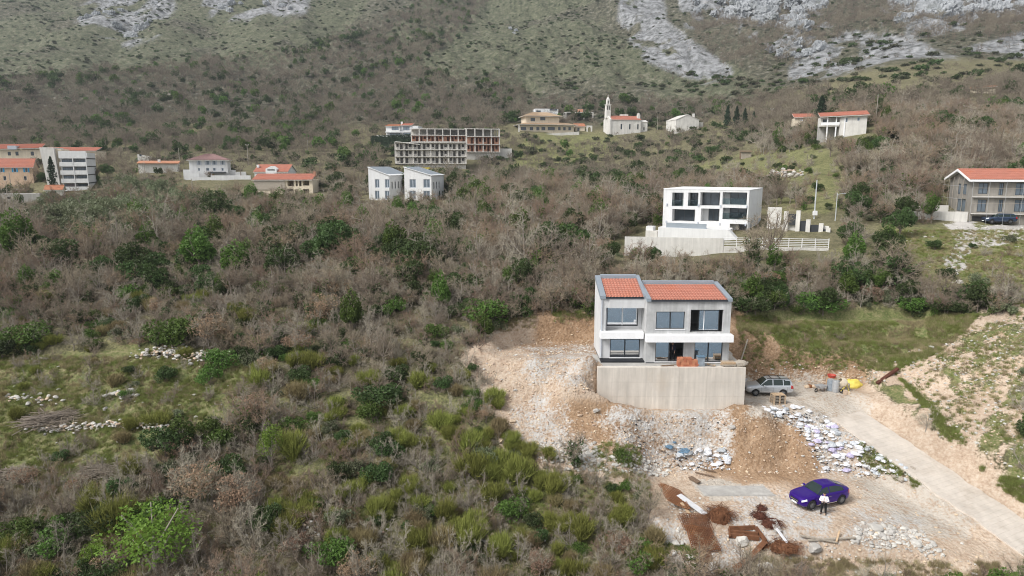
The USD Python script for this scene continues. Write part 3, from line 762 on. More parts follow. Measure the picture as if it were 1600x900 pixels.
# body follows the roof: a pentagon along x
body = MB().add([[xr0, Y0, PADZ - 0.3], [xr0, YB, PADZ - 0.3], [xr0, YB, zr_r - 0.1], [xr0, Yr_r, zr_r - 0.06], [xr0, Y0, ze],
                 [xr1, Y0, PADZ - 0.3], [xr1, YB, PADZ - 0.3], [xr1, YB, zr_r - 0.1], [xr1, Yr_r, zr_r - 0.06], [xr1, Y0, ze]],
                [[0, 1, 2], [0, 2, 4], [2, 3, 4], [5, 7, 6], [5, 9, 7], [7, 9, 8], [0, 6, 1], [0, 5, 6], [1, 6, 7], [1, 7, 2], [2, 7, 8], [2, 8, 3], [3, 8, 9], [3, 9, 4], [4, 9, 5], [4, 5, 0]])
part(H, 'wall', cut(body, cs), 'basecoat', label='grey plastered right block')
def big_window(tag_, r, Y, set_, cols, white_mid=False, open_=False, frame='anthracite', label=None):
    a0, a1, z0, z1 = r
    m = MB(); d0, d1 = set_ - 0.08, set_; fw = 0.075
    fb(m, 'f', Y, a0, a0 + fw, d0, d1, z0, z1); fb(m, 'f', Y, a1 - fw, a1, d0, d1, z0, z1)
    fb(m, 'f', Y, a0 + fw, a1 - fw, d0, d1, z0, z0 + fw); fb(m, 'f', Y, a0 + fw, a1 - fw, d0, d1, z1 - fw, z1)
    c = (a0 + a1) / 2
    if not white_mid:
        fb(m, 'f', Y, c - 0.055, c + 0.055, d0 - 0.02, d1 + 0.02, z0 + fw, z1 - fw)
    w = part(H, 'window', m, frame, label=label)
    if white_mid:
        part(w, 'mullion', fb(MB(), 'f', Y, c - 0.05, c + 0.05, d0 - 0.02, d1 + 0.02, z0 + fw, z1 - fw), 'frame_white')
    part(w, 'pane', fb(MB(), 'f', Y, a0 + fw, c - 0.05, d1 - 0.05, d1 - 0.035, z0 + fw, z1 - fw), 'glass')
    if not open_:
        part(w, 'pane', fb(MB(), 'f', Y, c + 0.05, a1 - fw, d1 - 0.05, d1 - 0.035, z0 + fw, z1 - fw), 'glass')
    return w
big_window('a', rw['a'], Y0, 0.16, 2)
wb_ = rw['b']
# loggia window: left leaf slid open
m = MB()
a0, a1, z0, z1 = wb_[0] + 0.03, wb_[1] - 0.25, wb_[2] + 0.03, wb_[3] - 0.1
for s in ((a0, a0 + 0.07, z0, z1), (a1 - 0.07, a1, z0, z1), (a0 + 0.07, a1 - 0.07, z0, z0 + 0.07), (a0 + 0.07, a1 - 0.07, z1 - 0.07, z1), (a0 + 0.8, a0 + 0.88, z0 + 0.07, z1 - 0.07)):
    m.box(s[0], s[1], Y0 + 0.42, Y0 + 0.5, s[2], s[3])
w = part(H, 'window', m, 'anthracite', label='sliding window with its left leaf open')
part(w, 'pane', MB().box(a0 + 0.88, a1 - 0.07, Y0 + 0.45, Y0 + 0.465, z0 + 0.07, z1 - 0.07), 'glass')
part(w, 'mullion', MB().box(a0 + 1.27, a0 + 1.34, Y0 + 0.41, Y0 + 0.49, z0 + 0.07, z1 - 0.07), 'frame_white')
big_window('c', rw['c'], Y0, 0.2, 2, open_=True, label='sliding door with its right leaf open')
big_window('d', rw['d'], Y0, 0.2, 2)
# sills
for k in 'acd':
    a0, a1, z0, z1 = rw[k]
    part(H, 'sill', MB().box(a0 - 0.06, a1 + 0.06, Y0 - 0.07, Y0 + 0.1, z0 - 0.055, z0 - 0.003), 'frame_white')
# right block roof
sl = (zr_r - ze) / (Yr_r - Y0)
ro = 0.0
tl = lambda x, y, dz=0.0: (x, y, ze + (y - Y0) * sl + dz)
E = 0.02
rp = part(H, 'roof', slab(MB(), tl(xr0 + 0.36, Y0 - 0.05, 0.11), tl(xr1 - 0.36, Y0 - 0.05, 0.11), tl(xr1 - 0.36, Yr_r, 0.11), tl(xr0 + 0.36, Yr_r, 0.11), 0.1), 'flashing_dark', label='orange tiled right roof')
part(rp, 'roof_tiles', tiled(tl(xr0 + 0.38, Y0 - 0.08, 0.12), tl(xr1 - 0.38, Y0 - 0.08, 0.12), tl(xr1 - 0.38, Yr_r - 0.1, 0.12), tl(xr0 + 0.38, Yr_r - 0.1, 0.12), 0.27, 0.42, 0.05), 'roof_orange', kind='stuff')
def kerb(x0, x1, y0_, y1_, f, th=0.30, m='flashing', lab='flashing'):
    part(rp if lab == 'r' else H, 'flashing', MB().hexa([f(x0, y0_, 0.0), f(x1, y0_, 0.0), f(x1, y1_, 0.0), f(x0, y1_, 0.0), f(x0, y0_, th), f(x1, y0_, th), f(x1, y1_, th), f(x0, y1_, th)]), m)
kerb(xr1 - 0.36, xr1 + 0.06, Y0 - 0.10, Yr_r + 0.3, tl)
kerb(xr0 - 0.04, xr0 + 0.36, Y0 - 0.10, Yr_r + 0.3, tl)
kerb(xr0 + 0.37, xr1 - 0.37, Yr_r, Yr_r + 0.29, tl, 0.42)
part(H, 'gutter', MB().box(xr0 + 0.37, xr1 - 0.37, Y0 - 0.17, Y0 - 0.09, ze + 0.0, ze + 0.1), 'flashing_dark')
0 and part(H, 'roof', slab(MB(), tl(xr0, Yr_r + 0.3, 0.05), tl(xr1, Yr_r + 0.3, 0.05), (xr1, YB + 0.2, ze - 0.1), (xr0, YB + 0.2, ze - 0.1), 0.12), 'flashing', label='rear roof slope')
# white balcony slab of the right block
bx1 = fx(1146.5, 530, Y0 - 0.75)
fas = R(1012, 524.5, 1146, 535, Y0 - 0.75)
part(H, 'balcony_slab', MB().box(xr0 - 0.1, bx1, Y0 - 0.75, Y0 - 0.003, fas[2], fas[3]), 'fascia_white')
part(H, 'balcony_slab', MB().box(xr1 + 0.003, bx1, Y0 - 0.001, Y0 + 1.2, fas[2], fas[3]), 'fascia_white')
part(H, 'plinth', MB().box(xr0 + 0.05, xr1 - 0.05, Y0 - 0.02, Y0 - 0.004, PADZ - 0.1, PADZ + 0.10), 'waterproof')
# left block
xl0, xl1 = fx(937.5, 520, YL), xr0 - 0.004
zel = fz(466.5, YL)
YB = 67.6
zr_l, Yr_l = 15.0, 67.2
zml = fz(520, YL)
zb_l = fz(559.5, YL)
lw1, lw2 = R(946.5, 481, 1003, 515, YL), R(953, 530, 1000, 558.5, YL)
lcs = [MB().box(lw1[0], xl1 + 1, YL - 0.5, YL + 1.25, zml + 0.12, lw1[3]),
       MB().box(lw2[0], lw2[1], YL - 0.5, YL + 0.8, lw2[2], lw2[3]),
       MB().box(xl0 + 0.3, xl1 - 0.3, YL + 0.3, YB - 0.3, zb_l + 0.1, zml - 0.2),
       MB().box(xl0 + 0.3, xl1 - 0.3, YL + 1.5, YB - 0.3, zml + 0.12, zel - 0.3),
       MB().box(lw1[0] + 0.28, xl1 - 0.32, YL + 1.0, YL + 1.8, zml + 0.35, lw1[3] - 0.05)]
bodyl = MB().add([[xl0, YL, zb_l], [xl0, YB, zb_l], [xl0, YB, zr_l - 0.1], [xl0, Yr_l, zr_l - 0.06], [xl0, YL, zel],
                  [xl1, YL, zb_l], [xl1, YB, zb_l], [xl1, YB, zr_l - 0.1], [xl1, Yr_l, zr_l - 0.06], [xl1, YL, zel]],
                 [[0, 1, 2], [0, 2, 4], [2, 3, 4], [5, 7, 6], [5, 9, 7], [7, 9, 8], [0, 6, 1], [0, 5, 6], [1, 6, 7], [1, 7, 2], [2, 7, 8], [2, 8, 3], [3, 8, 9], [3, 9, 4], [4, 9, 5], [4, 5, 0]])
part(H, 'wall', cut(bodyl, lcs), 'basecoat_light', label='pale grey left block with a loggia')
big_window('l1', (lw1[0] + 0.28, xl1 - 0.32, zml + 0.35, lw1[3] - 0.05), YL, 1.42, 2, white_mid=True, label='loggia window with a white mullion')
big_window('l2', lw2, YL, 0.2, 2)
part(H, 'sill', MB().box(lw2[0] - 0.06, lw2[1] + 0.06, YL - 0.07, YL + 0.1, lw2[2] - 0.055, lw2[2] - 0.003), 'frame_white')
part(H, 'plinth', MB().box(xl0 + 0.04, xl1, YL + 0.06, YB - 0.2, PADZ - 0.3, zb_l - 0.004), 'waterproof', label='black waterproofed base')
part(H, 'membrane', MB().box(xl0 + 0.02, xr0 - 0.02, Y0 + 0.15, YL - 0.01, PADZ + 0.017, zb_l - 0.02 if zb_l - 0.02 > PADZ + 0.05 else PADZ + 0.05), 'waterproof', label='flat black sheet along the foot of the left block')  # flat black sheet on the terrace before the left block
ll = R(938.5, 520, 1009, 529.5, YL - 0.8)
part(H, 'balcony_slab', MB().box(ll[0], xr0 - 0.13, YL - 0.8, YL - 0.003, ll[2], ll[3]), 'fascia_white')
part(H, 'parapet_panel', MB().box(fx(952, 474, YL - 0.12), xl1, YL - 0.14, YL - 0.003, lw1[3] + 0.0, zel - 0.03), 'basecoat_light')
sll = (zr_l - zel) / (Yr_l - YL)
tll = lambda x, y, dz=0.0: (x, y, zel + (y - YL) * sll + dz)
rl = part(H, 'roof', slab(MB(), tll(xl0 + 0.46, YL - 0.05, 0.11), tll(xl1 - 0.1, YL - 0.05, 0.11), tll(xl1 - 0.1, Yr_l, 0.11), tll(xl0 + 0.46, Yr_l, 0.11), 0.1), 'flashing_dark', label='orange tiled left roof')
part(rl, 'roof_tiles', tiled(tll(xl0 + 0.48, YL - 0.08, 0.12), tll(xl1 - 0.1, YL - 0.08, 0.12), tll(xl1 - 0.1, Yr_l - 0.1, 0.12), tll(xl0 + 0.48, Yr_l - 0.1, 0.12), 0.27, 0.42, 0.05), 'roof_orange', kind='stuff')
kerb(xl0 - 0.06, xl0 + 0.46, YL - 0.12, Yr_l + 0.3, tll)
kerb(xl1 - 0.1, xl1 + 0.22, YL - 0.12, Yr_l + 0.3, tll, 0.34)
kerb(xl0 + 0.47, xl1 - 0.11, Yr_l, Yr_l + 0.29, tll, 0.42)
part(H, 'gutter', MB().box(xl0 + 0.47, xl1 - 0.11, YL - 0.19, YL - 0.09, zel + 0.0, zel + 0.1), 'flashing_dark')
part(H, 'downpipe', MB().tube((xl0 + 0.12, YL - 0.09, zb_l + 0.1), (xl0 + 0.12, YL - 0.09, zel - 0.1), 0.045, n=8), 'shutter_grey')
0 and part(H, 'roof', slab(MB(), tll(xl0, Yr_l + 0.3, 0.05), tll(xl1 + 0.2, Yr_l + 0.3, 0.05), (xl1 + 0.2, YB + 0.2, zel - 0.1), (xl0, YB + 0.2, zel - 0.1), 0.12), 'flashing', label='rear roof slope')
# the podium wall
pw = thing('podium_wall', 'tall bare cast concrete wall stained by rain below the grey house', 'retaining wall')
grooves = [MB().box(HX0 + k, HX0 + k + 0.018, WY - 0.1, WY + 0.012, 3, 9) for k in (2.45, 4.95, 7.4, 9.9, 12.35)] + [MB().box(HX0 - 1, HX1 + 1, WY - 0.1, WY + 0.012, z, z + 0.02) for z in (5.35, 6.7)]
part(pw, 'front_wall', cut(MB().box(HX0, HX1, WY, WY + 0.55, 2.6, PADZ + 0.06), grooves), 'cast_wall')
part(pw, 'end_wall', MB().box(HX1 - 0.5, HX1, WY + 0.553, 68.3, 2.6, PADZ + 0.06), 'cast_wall')
part(pw, 'terrace_slab', MB().box(HX0 + 0.02, HX1 - 0.503, WY + 0.553, Y0 + 3.0, PADZ - 0.25, PADZ + 0.015), 'raw_concrete')
part(pw, 'end_wall', MB().box(HX1 - 1.6, HX1 - 0.55, 62.6, 66.5, PADZ + 0.02, PADZ + 0.75), 'cast_wall', label='low stub of wall by the house corner')

# ---- white villa on the right
S = Site(1100, 366, rz=-29)
T = S.thing('white_villa', 'white flat-roofed modern villa with deep window bays above a pool terrace', 'villa')
x0, x1, zb, zt = S.X(1037), S.X(1171), S.Z(375), S.Z(297, 1100)
z_mid = S.Z(327, 1100); z_low = S.Z(347, 1100)
D = 12.0
win = []
frame_boxes = [S.rect(1050, 301, 1068, 322), S.rect(1075, 301, 1091, 322), S.rect(1094, 300.5, 1125, 321.5), S.rect(1129, 300.5, 1167, 320),
               S.rect(1050, 327, 1086, 346), S.rect(1095, 326, 1124, 346), S.rect(1129, 325, 1167, 343), S.rect(1140, 350, 1167, 364)]
zt = frame_boxes[0][3] + 0.55
b = MB().box(x0, x1, 0, D, zb, zt)
part(T, 'wall', cut(b, [MB().box(q[0], q[1], -1, 1.6, q[2], q[3]) for q in frame_boxes] + [MB().box(x1 - 1.5, x1 + 1, 2.4, 4.0, zb + 3.1, zb + 5.2)]), 'white_render')
inner = [S.rect(1050, 304, 1066, 322, 1.5), S.rect(1075, 303, 1090, 321, 1.5), S.rect(1095, 301, 1124, 321, 1.5), S.rect(1141, 300, 1167, 319.5, 1.5), S.rect(1052, 327, 1085, 346, 1.5), S.rect(1107, 327, 1123, 346, 1.5), S.rect(1140, 325.5, 1167, 342.5, 1.5), S.rect(1154, 350, 1165, 364, 1.5)]
for k, (q, o) in enumerate(zip(inner, frame_boxes)):
    a0, a1 = max(q[0], o[0] + 0.02), min(q[1], o[1] - 0.02)
    window(T, 'f', 0, a0, a1, o[2] + 0.03, o[3] - 0.03, cols=2, depth=1.55, fw=0.09)
    if k in (0, 1, 3, 6):
        part(T, 'glass_railing', MB().box(o[0] + 0.02, o[1] - 0.02, 0.12, 0.14, o[2] + 0.02, o[2] + 1.0), 'glass_rail')
window(T, 'r', x1, 2.45, 3.95, zb + 3.15, zb + 5.15, cols=1, depth=1.4)
for q in (1043, 1092.5, 1127, 1168):
    xx = S.X(q)
    for py in (313, 337):
        part(T, 'wall_lamp', MB().box(xx - 0.09, xx + 0.09, -0.16, -0.002, S.Z(py + 1.6), S.Z(py - 1.6)), 'shutter_grey')
part(T, 'coping', MB().box(x0 - 0.05, x1 + 0.05, -0.06, D + 0.05, zt + 0.003, zt + 0.10), 'fascia_white')
# pool block in front, terrace and walls
P_ = thing('pool_terrace', 'white pool terrace with a blue-grey cover band in front of the villa', 'terrace', S.g, S.rz)
q = S.rect(1028, 357, 1128, 374, -5.0)
zs = S.Z(349.5, 1080, -5.0)
part(P_, 'pool_wall', MB().box(q[0], q[1] + 0.9, -5.0, -1.5, q[2] - 2.5, q[3]), 'white_render')
part(P_, 'cover', MB().box(q[0] + 1.2, q[1] - 2.5, -4.7, -4.5, q[3] + 0.003, zs), 'flashing')
part(P_, 'steps', MB().add(*(lambda a: (a, BOXF))([[q[1] + 0.92, -5.0, q[2] - 2.5], [q[1] + 3.6, -5.0, q[2] - 2.5], [q[1] + 3.6, -3.4, q[2] - 2.5], [q[1] + 0.92, -3.4, q[2] - 2.5], [q[1] + 0.92, -5.0, q[3]], [q[1] + 3.6, -5.0, q[2] - 1.0], [q[1] + 3.6, -3.4, q[2] - 1.0], [q[1] + 0.92, -3.4, q[3]]])), 'white_render')
part(P_, 'deck', MB().box(q[0] + 0.1, q[1] + 0.6, -1.497, -0.004, q[2] - 2.5, q[3] - 0.03), 'aged_white')
pb = S.rect(1009, 355, 1028, 372, -4.5)
part(P_, 'planter', MB().box(pb[0], pb[1] - 0.05, -4.6, -3.2, pb[2] - 2, pb[2] + 1.2), 'aged_white'); part(P_, 'planter', MB().box(pb[0] - 0.1, pb[1] - 0.9, -4.2, -3.0, pb[2] + 1.203, pb[3] + 0.1), 'white_render')
SV = S
S = Site(1130, 395, rz=-9)
bw = thing('boundary_wall', 'long pale rendered garden wall below the white villa and its pool', 'wall', S.g, S.rz)
qa = S.rect(976, 371, 1130, 392, -7.5 + 7.5); qb = S.rect(1130, 386, 1294, 401, 0)
part(bw, 'wall_panel', MB().box(qa[0], qa[1], -0.1, 0.2, qa[2] - 2.5, qa[3]), 'aged_white')
part(bw, 'wall_panel', MB().box(qb[0], qb[1], -0.1, 0.2, qb[2] - 2.5, qb[3]), 'aged_white')
m = MB()
for k in range(5):
    m.bar((qb[0], 0.05, qb[3] + 0.2 + 0.24 * k), (qb[1], 0.05, qb[3] + 0.2 + 0.24 * k), 0.05, 0.06)
for k in range(9):
    xx = qb[0] + (qb[1] - qb[0]) * k / 8; m.bar((xx, 0.05, qb[3]), (xx, 0.05, qb[3] + 1.25), 0.07, 0.07)
part(bw, 'rail', m, 'frame_white', label='white bars on top of the right stretch')
S = SV
# gate posts and dark gates right of the villa, side wall
gw = thing('gate_wall', 'white gate posts with dark grey gate panels right of the villa', 'gate', S.g, S.rz)
for px, py, pt in ((1228, 345, 330), (1247, 345, 329), (1262, 362, 343), (1282, 368, 349), (1292, 386, 356)):
    a, z0 = S.xz(px, py, -1); z1 = S.Z(pt, px, -1)
    part(gw, 'post', MB().box(a - 0.3, a + 0.3, -1.3, -0.7, z0 - 3.0, z1), 'aged_white')
for (pa, pb2, py, pt) in ((1231, 1245, 345, 334), (1250, 1260, 355, 345), (1265, 1280, 366, 351), (1285, 1291, 372, 358)):
    a, z0 = S.xz(pa, py, -1); b_, _ = S.xz(pb2, py, -1); z1 = S.Z(pt, pa, -1)
    part(gw, 'gate_panel', MB().box(a, b_, -1.05, -0.95, z0 - 0.6, z1), 'anthracite')
a, z0 = S.xz(1199, 343, 2); b_, z1 = S.xz(1222, 324, 2)
part(gw, 'side_wall', MB().box(a, b_, 1.8, 2.1, z0 - 2, z1), 'aged_white')
a, z0 = S.xz(1222, 348, 0); b_, z1 = S.xz(1296, 352, 0)
part(gw, 'side_wall', MB().box(a, b_, -0.6, -0.4, z0 - 3.6, z0 - 0.2), 'aged_white')

# ---- grey rendered house with scaffold, far right
S = Site(1540, 347, rz=-14)
T = S.thing('scaffolded_house', 'dark grey rendered house with orange gable roof and scaffolding at the right edge', 'house')
x0, x1 = S.X(1516, 320), S.X(1640, 320)
zt = S.Z(279, 1540); zb = -1.6
D = 9.5
wins = [('f',) + S.rect(*r) + (2,) for r in ((1529, 286, 1544, 303), (1561, 286, 1568, 305), (1587, 286, 1603, 305), (1527, 312, 1541, 331), (1560, 312, 1567, 331), (1585, 312, 1602, 331))]
zl_ = [(S.Z(305, 1500), S.Z(288, 1500)), (S.Z(332, 1500), S.Z(312, 1500))]
wins += [('l', 2.2, 4.0, *zl_[0], 1), ('l', 4.6, 6.0, *zl_[0], 1), ('l', 2.0, 5.6, *zl_[1], 2)]
block(T, x0, x1, 0, D, zb, zt, 'grey_render', wins, pane='pane_sky')
gable(T, x0, x1, 0, D, zt + 0.01, 1.35, 'roof_orange', over=0.7, wall='grey_render', edge='fascia_white')
for s_ in (0, 1):
    part(T, 'bargeboard', MB().bar((x0 - 0.72, -0.75 if s_ == 0 else D + 0.75, zt - 0.28), (x0 - 0.72, D / 2, zt + 1.28), 0.06, 0.34), 'fascia_white')
part(T, 'eaves_board', MB().box(x0 - 0.7, x1, -0.79, -0.73, zt - 0.46, zt - 0.16), 'fascia_white')
for py in (307, 333.5):
    z = S.Z(py, 1560)
    part(T, 'balcony_slab', MB().box(S.X(1520), x1, -0.5, -0.004, z - 0.14, z), 'frame_concrete')
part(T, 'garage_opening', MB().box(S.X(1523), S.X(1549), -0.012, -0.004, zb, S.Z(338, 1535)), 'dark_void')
sc = thing('scaffolding', 'thin metal scaffolding standing against the dark grey house', 'scaffolding', S.g, S.rz)
for k in range(5):
    xx = S.X(1512) + (x1 - S.X(1512)) * k / 5
    for yy in (-1.9,):
        part(sc, 'standard', MB().tube((xx, yy, zb), (xx, yy, zt - 0.4), 0.022, n=5), 'galvanised')
for z in (3.0, 5.3):
    part(sc, 'ledger', MB().tube((S.X(1512), -1.9, z), (x1, -1.9, z), 0.02, n=5), 'timber_grey')
for k in range(5):
    part(sc, 'standard', MB().tube((x0 - 1.1, 0.4 + 2.1 * k, zb), (x0 - 1.1, 0.4 + 2.1 * k, zt + 0.2), 0.03, n=5), 'timber_grey')
for k in (1.5, 3.5, 5.5):
    part(sc, 'ledger', MB().tube((x0 - 1.1, 0.2, k), (x0 - 1.1, D, k), 0.025, n=5), 'galvanised')
wl = thing('yard_wall', 'long white rendered yard wall left of the scaffolded grey house', 'wall', S.g, S.rz)
q = S.rect(1362, 332, 1512, 345, -1.5)
part(wl, 'wall_panel', MB().box(q[0] + 3.6, q[1], -1.5, -1.2, q[2] - 3.0, q[3] + 0.2), 'aged_white')
q2 = S.rect(1340, 320, 1482, 331, 4.0)
part(wl, 'wall_panel', MB().box(q2[0] + 6, q2[1], 4.0, 4.3, q2[2] - 2.5, q2[3]), 'aged_white')
for k, px in enumerate((1415, 1425, 1452)):
    part(wl, 'pipe', MB().tube((S.X(px, 320, 3.8), 3.7, q2[2] - 0.5), (S.X(px, 320, 3.8) + (0.5 if k == 2 else 0), 3.7, q2[3] + 0.3), 0.05, n=5), 'rust')

# ---- twin white mono-pitch houses
for nm, pxs, lab, wl_ in (('left', (576, 608, 631), 'left of two white twin houses with a steep single-pitch grey roof', ((586, 593), (601.5, 608.5))), ('right', (632, 674, 691), 'right of two white twin houses with a steep single-pitch roof', ((640, 650), (661.5, 672)))):
    S = Site((pxs[0] + pxs[1]) / 2, 313, rz=-9)
    T = S.thing('twin_house', lab, 'house')
    x0, x1 = S.X(pxs[0], 290), S.X(pxs[1], 290)
    zh, zl = S.Z(261.5, pxs[0]), S.Z(274, pxs[1]) - 0.1
    D = 12.5 if nm == 'right' else 16.0
    zb = -1.5
    b = MB().add([[x0, 0, zb], [x1, 0, zb], [x1, D, zb], [x0, D, zb], [x0, 0, zh], [x1, 0, zl], [x1, D, zl], [x0, D, zh]], BOXF)
    wins = [S.rect(a, y0_, c, y1_) for a, c in wl_ for y0_, y1_ in ((280, 293.5), (298, 311.5))]
    part(T, 'wall', cut(b, [hole('f', 0, *w) for w in wins] + [hole('r', x1, 2.0 + 2.6 * k, 2.9 + 2.6 * k, zl - 3.4, zl - 1.6) for k in range(3)]), 'white_render')
    for w in wins:
        window(T, 'f', 0, *w, cols=2, frame='shutter_grey', pane='pane_sky', fw=0.14)
    for k in range(3):
        window(T, 'r', x1, 2.0 + 2.6 * k, 2.9 + 2.6 * k, zl - 3.4, zl - 1.6, cols=1)
    rp_ = part(T, 'roof', slab(MB(), (x0 - 0.1, -0.25, zh + 0.15), (x1 + 0.25, -0.25, zl + 0.13), (x1 + 0.25, D, zl + 0.13), (x0 - 0.1, D, zh + 0.15), 0.13), 'frame_white')
    part(rp_, 'roofing', slab(MB(), (x0 + 0.3, 0.1, zh + 0.05 + 0.125), (x1 + 0.1, 0.1, zl + 0.165), (x1 + 0.1, D - 0.2, zl + 0.165), (x0 + 0.3, D - 0.2, zh + 0.05 + 0.125), 0.03), 'flashing')
    if nm == 'left':
        part(T, 'terrace_slab', MB().box(x0 - 2, x1 + 1, -2.5, -0.004, -1.1, -0.9), 'flashing')
        for k in range(3):
            part(T, 'terrace_post', MB().box(x0 - 1.9 + 4.2 * k, x0 - 1.7 + 4.2 * k, -2.4, -2.2, -3.2, -1.103), 'pole_metal')

# ---- concrete frame apartment complex on the ridge
def frame_block(S, T, r, floors, bays, D, infill, z0=None, slab_th=0.28, base=3.0, depth_w=1.4, lab=None, open_top=True):
    x0, x1 = S.X(r[0], r[3]), S.X(r[1], r[3]); z0 = S.Z(r[3], (r[0] + r[1]) / 2); z1 = S.Z(r[2], (r[0] + r[1]) / 2)
    h = (z1 - z0) / floors
    rng = random.Random(int(r[0]))
    part(T, 'foundation', MB().box(x0, x1, 0.1, D, z0 - base, z0 - 0.002), 'frame_concrete')
    for k in range(floors + 1):
        part(T, 'floor_slab', MB().box(x0 - 0.2, x1 + 0.2, -0.9 if k < floors or not open_top else -0.3, D, z0 + k * h, z0 + k * h + slab_th), 'frame_concrete')
    for k in range(floors):
        za, zb = z0 + k * h + slab_th + 0.002, z0 + (k + 1) * h - 0.002
        for j in range(bays + 1):
            xx = x0 + (x1 - x0) * j / bays
            part(T, 'column', MB().box(xx - 0.2, xx + 0.2, -0.55, -0.15, za, zb), 'frame_concrete')
        if open_top and k == floors - 1:
            part(T, 'back_wall', MB().box(x0, x1, D - 0.3, D - 0.1, za, zb), 'frame_concrete')
            continue
        ops = []
        bw_ = (x1 - x0) / bays
        for j in range(bays):
            xa = x0 + bw_ * j
            ops.append((xa + bw_ * 0.16, xa + bw_ * 0.42, za, zb - 0.35)) if j % 2 else ops.append((xa + bw_ * 0.55, xa + bw_ * 0.85, za + 0.0, zb - 0.4))
            if rng.random() < 0.75:
                ops.append((xa + bw_ * 0.56, xa + bw_ * 0.84, za + 0.9, zb - 0.4)) if j % 2 else ops.append((xa + bw_ * 0.15, xa + bw_ * 0.4, za + 0.9, zb - 0.4))
        wall_ = MB().box(x0 + 0.02, x1 - 0.02, 0.4, D - 0.3, za, zb)
        part(T, 'infill_wall', cut(wall_, [MB().box(o[0], o[1], 0, 2.6, o[2] - 0.001, o[3]) for o in ops]), infill)
    return x0, x1, z0, z1
S = Site(675, 262, rz=9)
T = S.thing('concrete_frame_block', 'lower grey concrete frame apartment block with open window holes above the twin houses', 'building site')
frame_block(S, T, (618, 728, 223.5, 256), 3, 8, 10, 'frame_concrete', open_top=False)
xa, z_ = S.xz(618, 256)
part(T, 'base_wall', cut(MB().box(S.X(618), S.X(718), 0.5, 3, S.Z(266), S.Z(256.5) - 0.1), [MB().box(S.X(p), S.X(p + 6), 0, 2, S.Z(264.5), S.Z(258.5)) for p in (622, 640, 668, 688)]), 'red_block')
p_ = S.rect(617, 222, 656, 230)
part(T, 'canopy', MB().hexa([(p_[0], -1.2, p_[3] + 0.0), (p_[1], -1.2, p_[2] + 0.9), (p_[1], 8, p_[2] + 0.9), (p_[0], 8, p_[3]), (p_[0], -1.2, p_[3] + 0.3), (p_[1], -1.2, p_[2] + 1.2), (p_[1], 8, p_[2] + 1.2), (p_[0], 8, p_[3] + 0.3)]), 'frame_concrete')
S = Site(688, 230, rz=9, t=296)
T = S.thing('brick_infill_block', 'upper apartment block with pale concrete frame and red brick infill on the ridge', 'building site')
frame_block(S, T, (643, 728, 202, 222), 2, 7, 9, 'red_block', base=5)
S2 = Site(760, 240, rz=18, t=300)
T = S2.thing('brick_infill_block', 'right end block of the ridge site with red brick walls and open top storey', 'building site')
frame_block(S2, T, (729, 780, 202, 238), 3, 4, 10, 'red_block', base=4)
xa = S2.X(780, 220) + 0.2
part(T, 'infill_wall', MB().box(xa - 0.18, xa + 0.02, 0.5, 9, S2.Z(238), S2.Z(214)), 'red_block')
for k in range(3):
    part(T, 'column', MB().box(xa - 0.3, xa + 0.1, 1 + 3.6 * k, 1.4 + 3.6 * k, S2.Z(238), S2.Z(201)), 'frame_concrete')
rw_ = thing('retaining_wall', 'pale retaining wall stepping down the slope under the brick blocks', 'wall', S.g, S.rz)
for a, b_, t0_, dep in ((728, 745, 243, 0), (745, 768, 239, 1.5), (768, 800, 232, 3), (700, 728, 259, -6)):
    x0, z1 = S.xz(a, t0_, dep); x1 = S.X(b_, t0_, dep)
    part(rw_, 'wall_panel', MB().box(x0, x1, dep, dep + 0.5, z1 - 4.5, z1), 'aged_white')

# ---- white villa with hedge above the site
S = Site(622, 222, rz=-6, t=312)
T = S.thing('hillside_villa', 'white two-storey villa with small orange roofs behind a clipped dark hedge', 'house')
x0, x1, xm = S.X(606), S.X(655), S.X(627)
block(T, x0, xm, 0, 9, S.Z(224), S.Z(196), 'white_render', [('f',) + S.rect(612, 197.5, 623, 203.5) + (2,), ('f',) + S.rect(609, 208, 625, 213) + (3,)], pane='pane_sky', fw=0.12)
block(T, xm + 0.004, x1, 1.0, 9, S.Z(224), S.Z(195.5), 'white_render', [('f',) + S.rect(630, 197.5, 640, 203.5, 1) + (2,), ('f',) + S.rect(630, 207, 644, 211, 1) + (3,)], pane='pane_sky', fw=0.12)
tile_slope(T, (x0 - 0.4, -0.5, S.Z(196) + 0.05), (xm + 0.2, -0.5, S.Z(196) + 0.05), (xm + 0.2, 6, S.Z(192)), (x0 - 0.4, 6, S.Z(192)), 'roof_old')
tile_slope(T, (xm + 0.25, 0.5, S.Z(195) + 0.05), (x1 - 3.0, 0.5, S.Z(195) + 0.05), (x1 - 3.0, 6, S.Z(190.5)), (xm + 0.25, 6, S.Z(190.5)), 'roof_orange')
part(T, 'chimney', MB().box(xm - 0.4, xm + 0.4, 4, 4.8, S.Z(195), S.Z(188)), 'white_render')
part(T, 'terrace_wall', MB().box(S.X(590), x0 - 0.01, 1, 5, S.Z(226), S.Z(210)), 'aged_white')
part(T, 'balcony', MB().box(x0, x1 - 3, -1.3, -0.01, S.Z(206.3), S.Z(204.5)), 'white_render')
gwl = thing('garden_wall', 'curved white garden wall below the clipped hedge of the hillside villa', 'wall', S.g, S.rz)
for k in range(6):
    a, b_ = 574 + k * 8, 582 + k * 8
    z1 = S.Z(224 - k * 0.8, a, -3)
    part(gwl, 'wall_panel', MB().box(S.X(a, 228, -3), S.X(b_, 228, -3) - 0.01, -3 - k * 0.2, -2.6 - k * 0.2, z1 - 3.2, z1), 'aged_white')

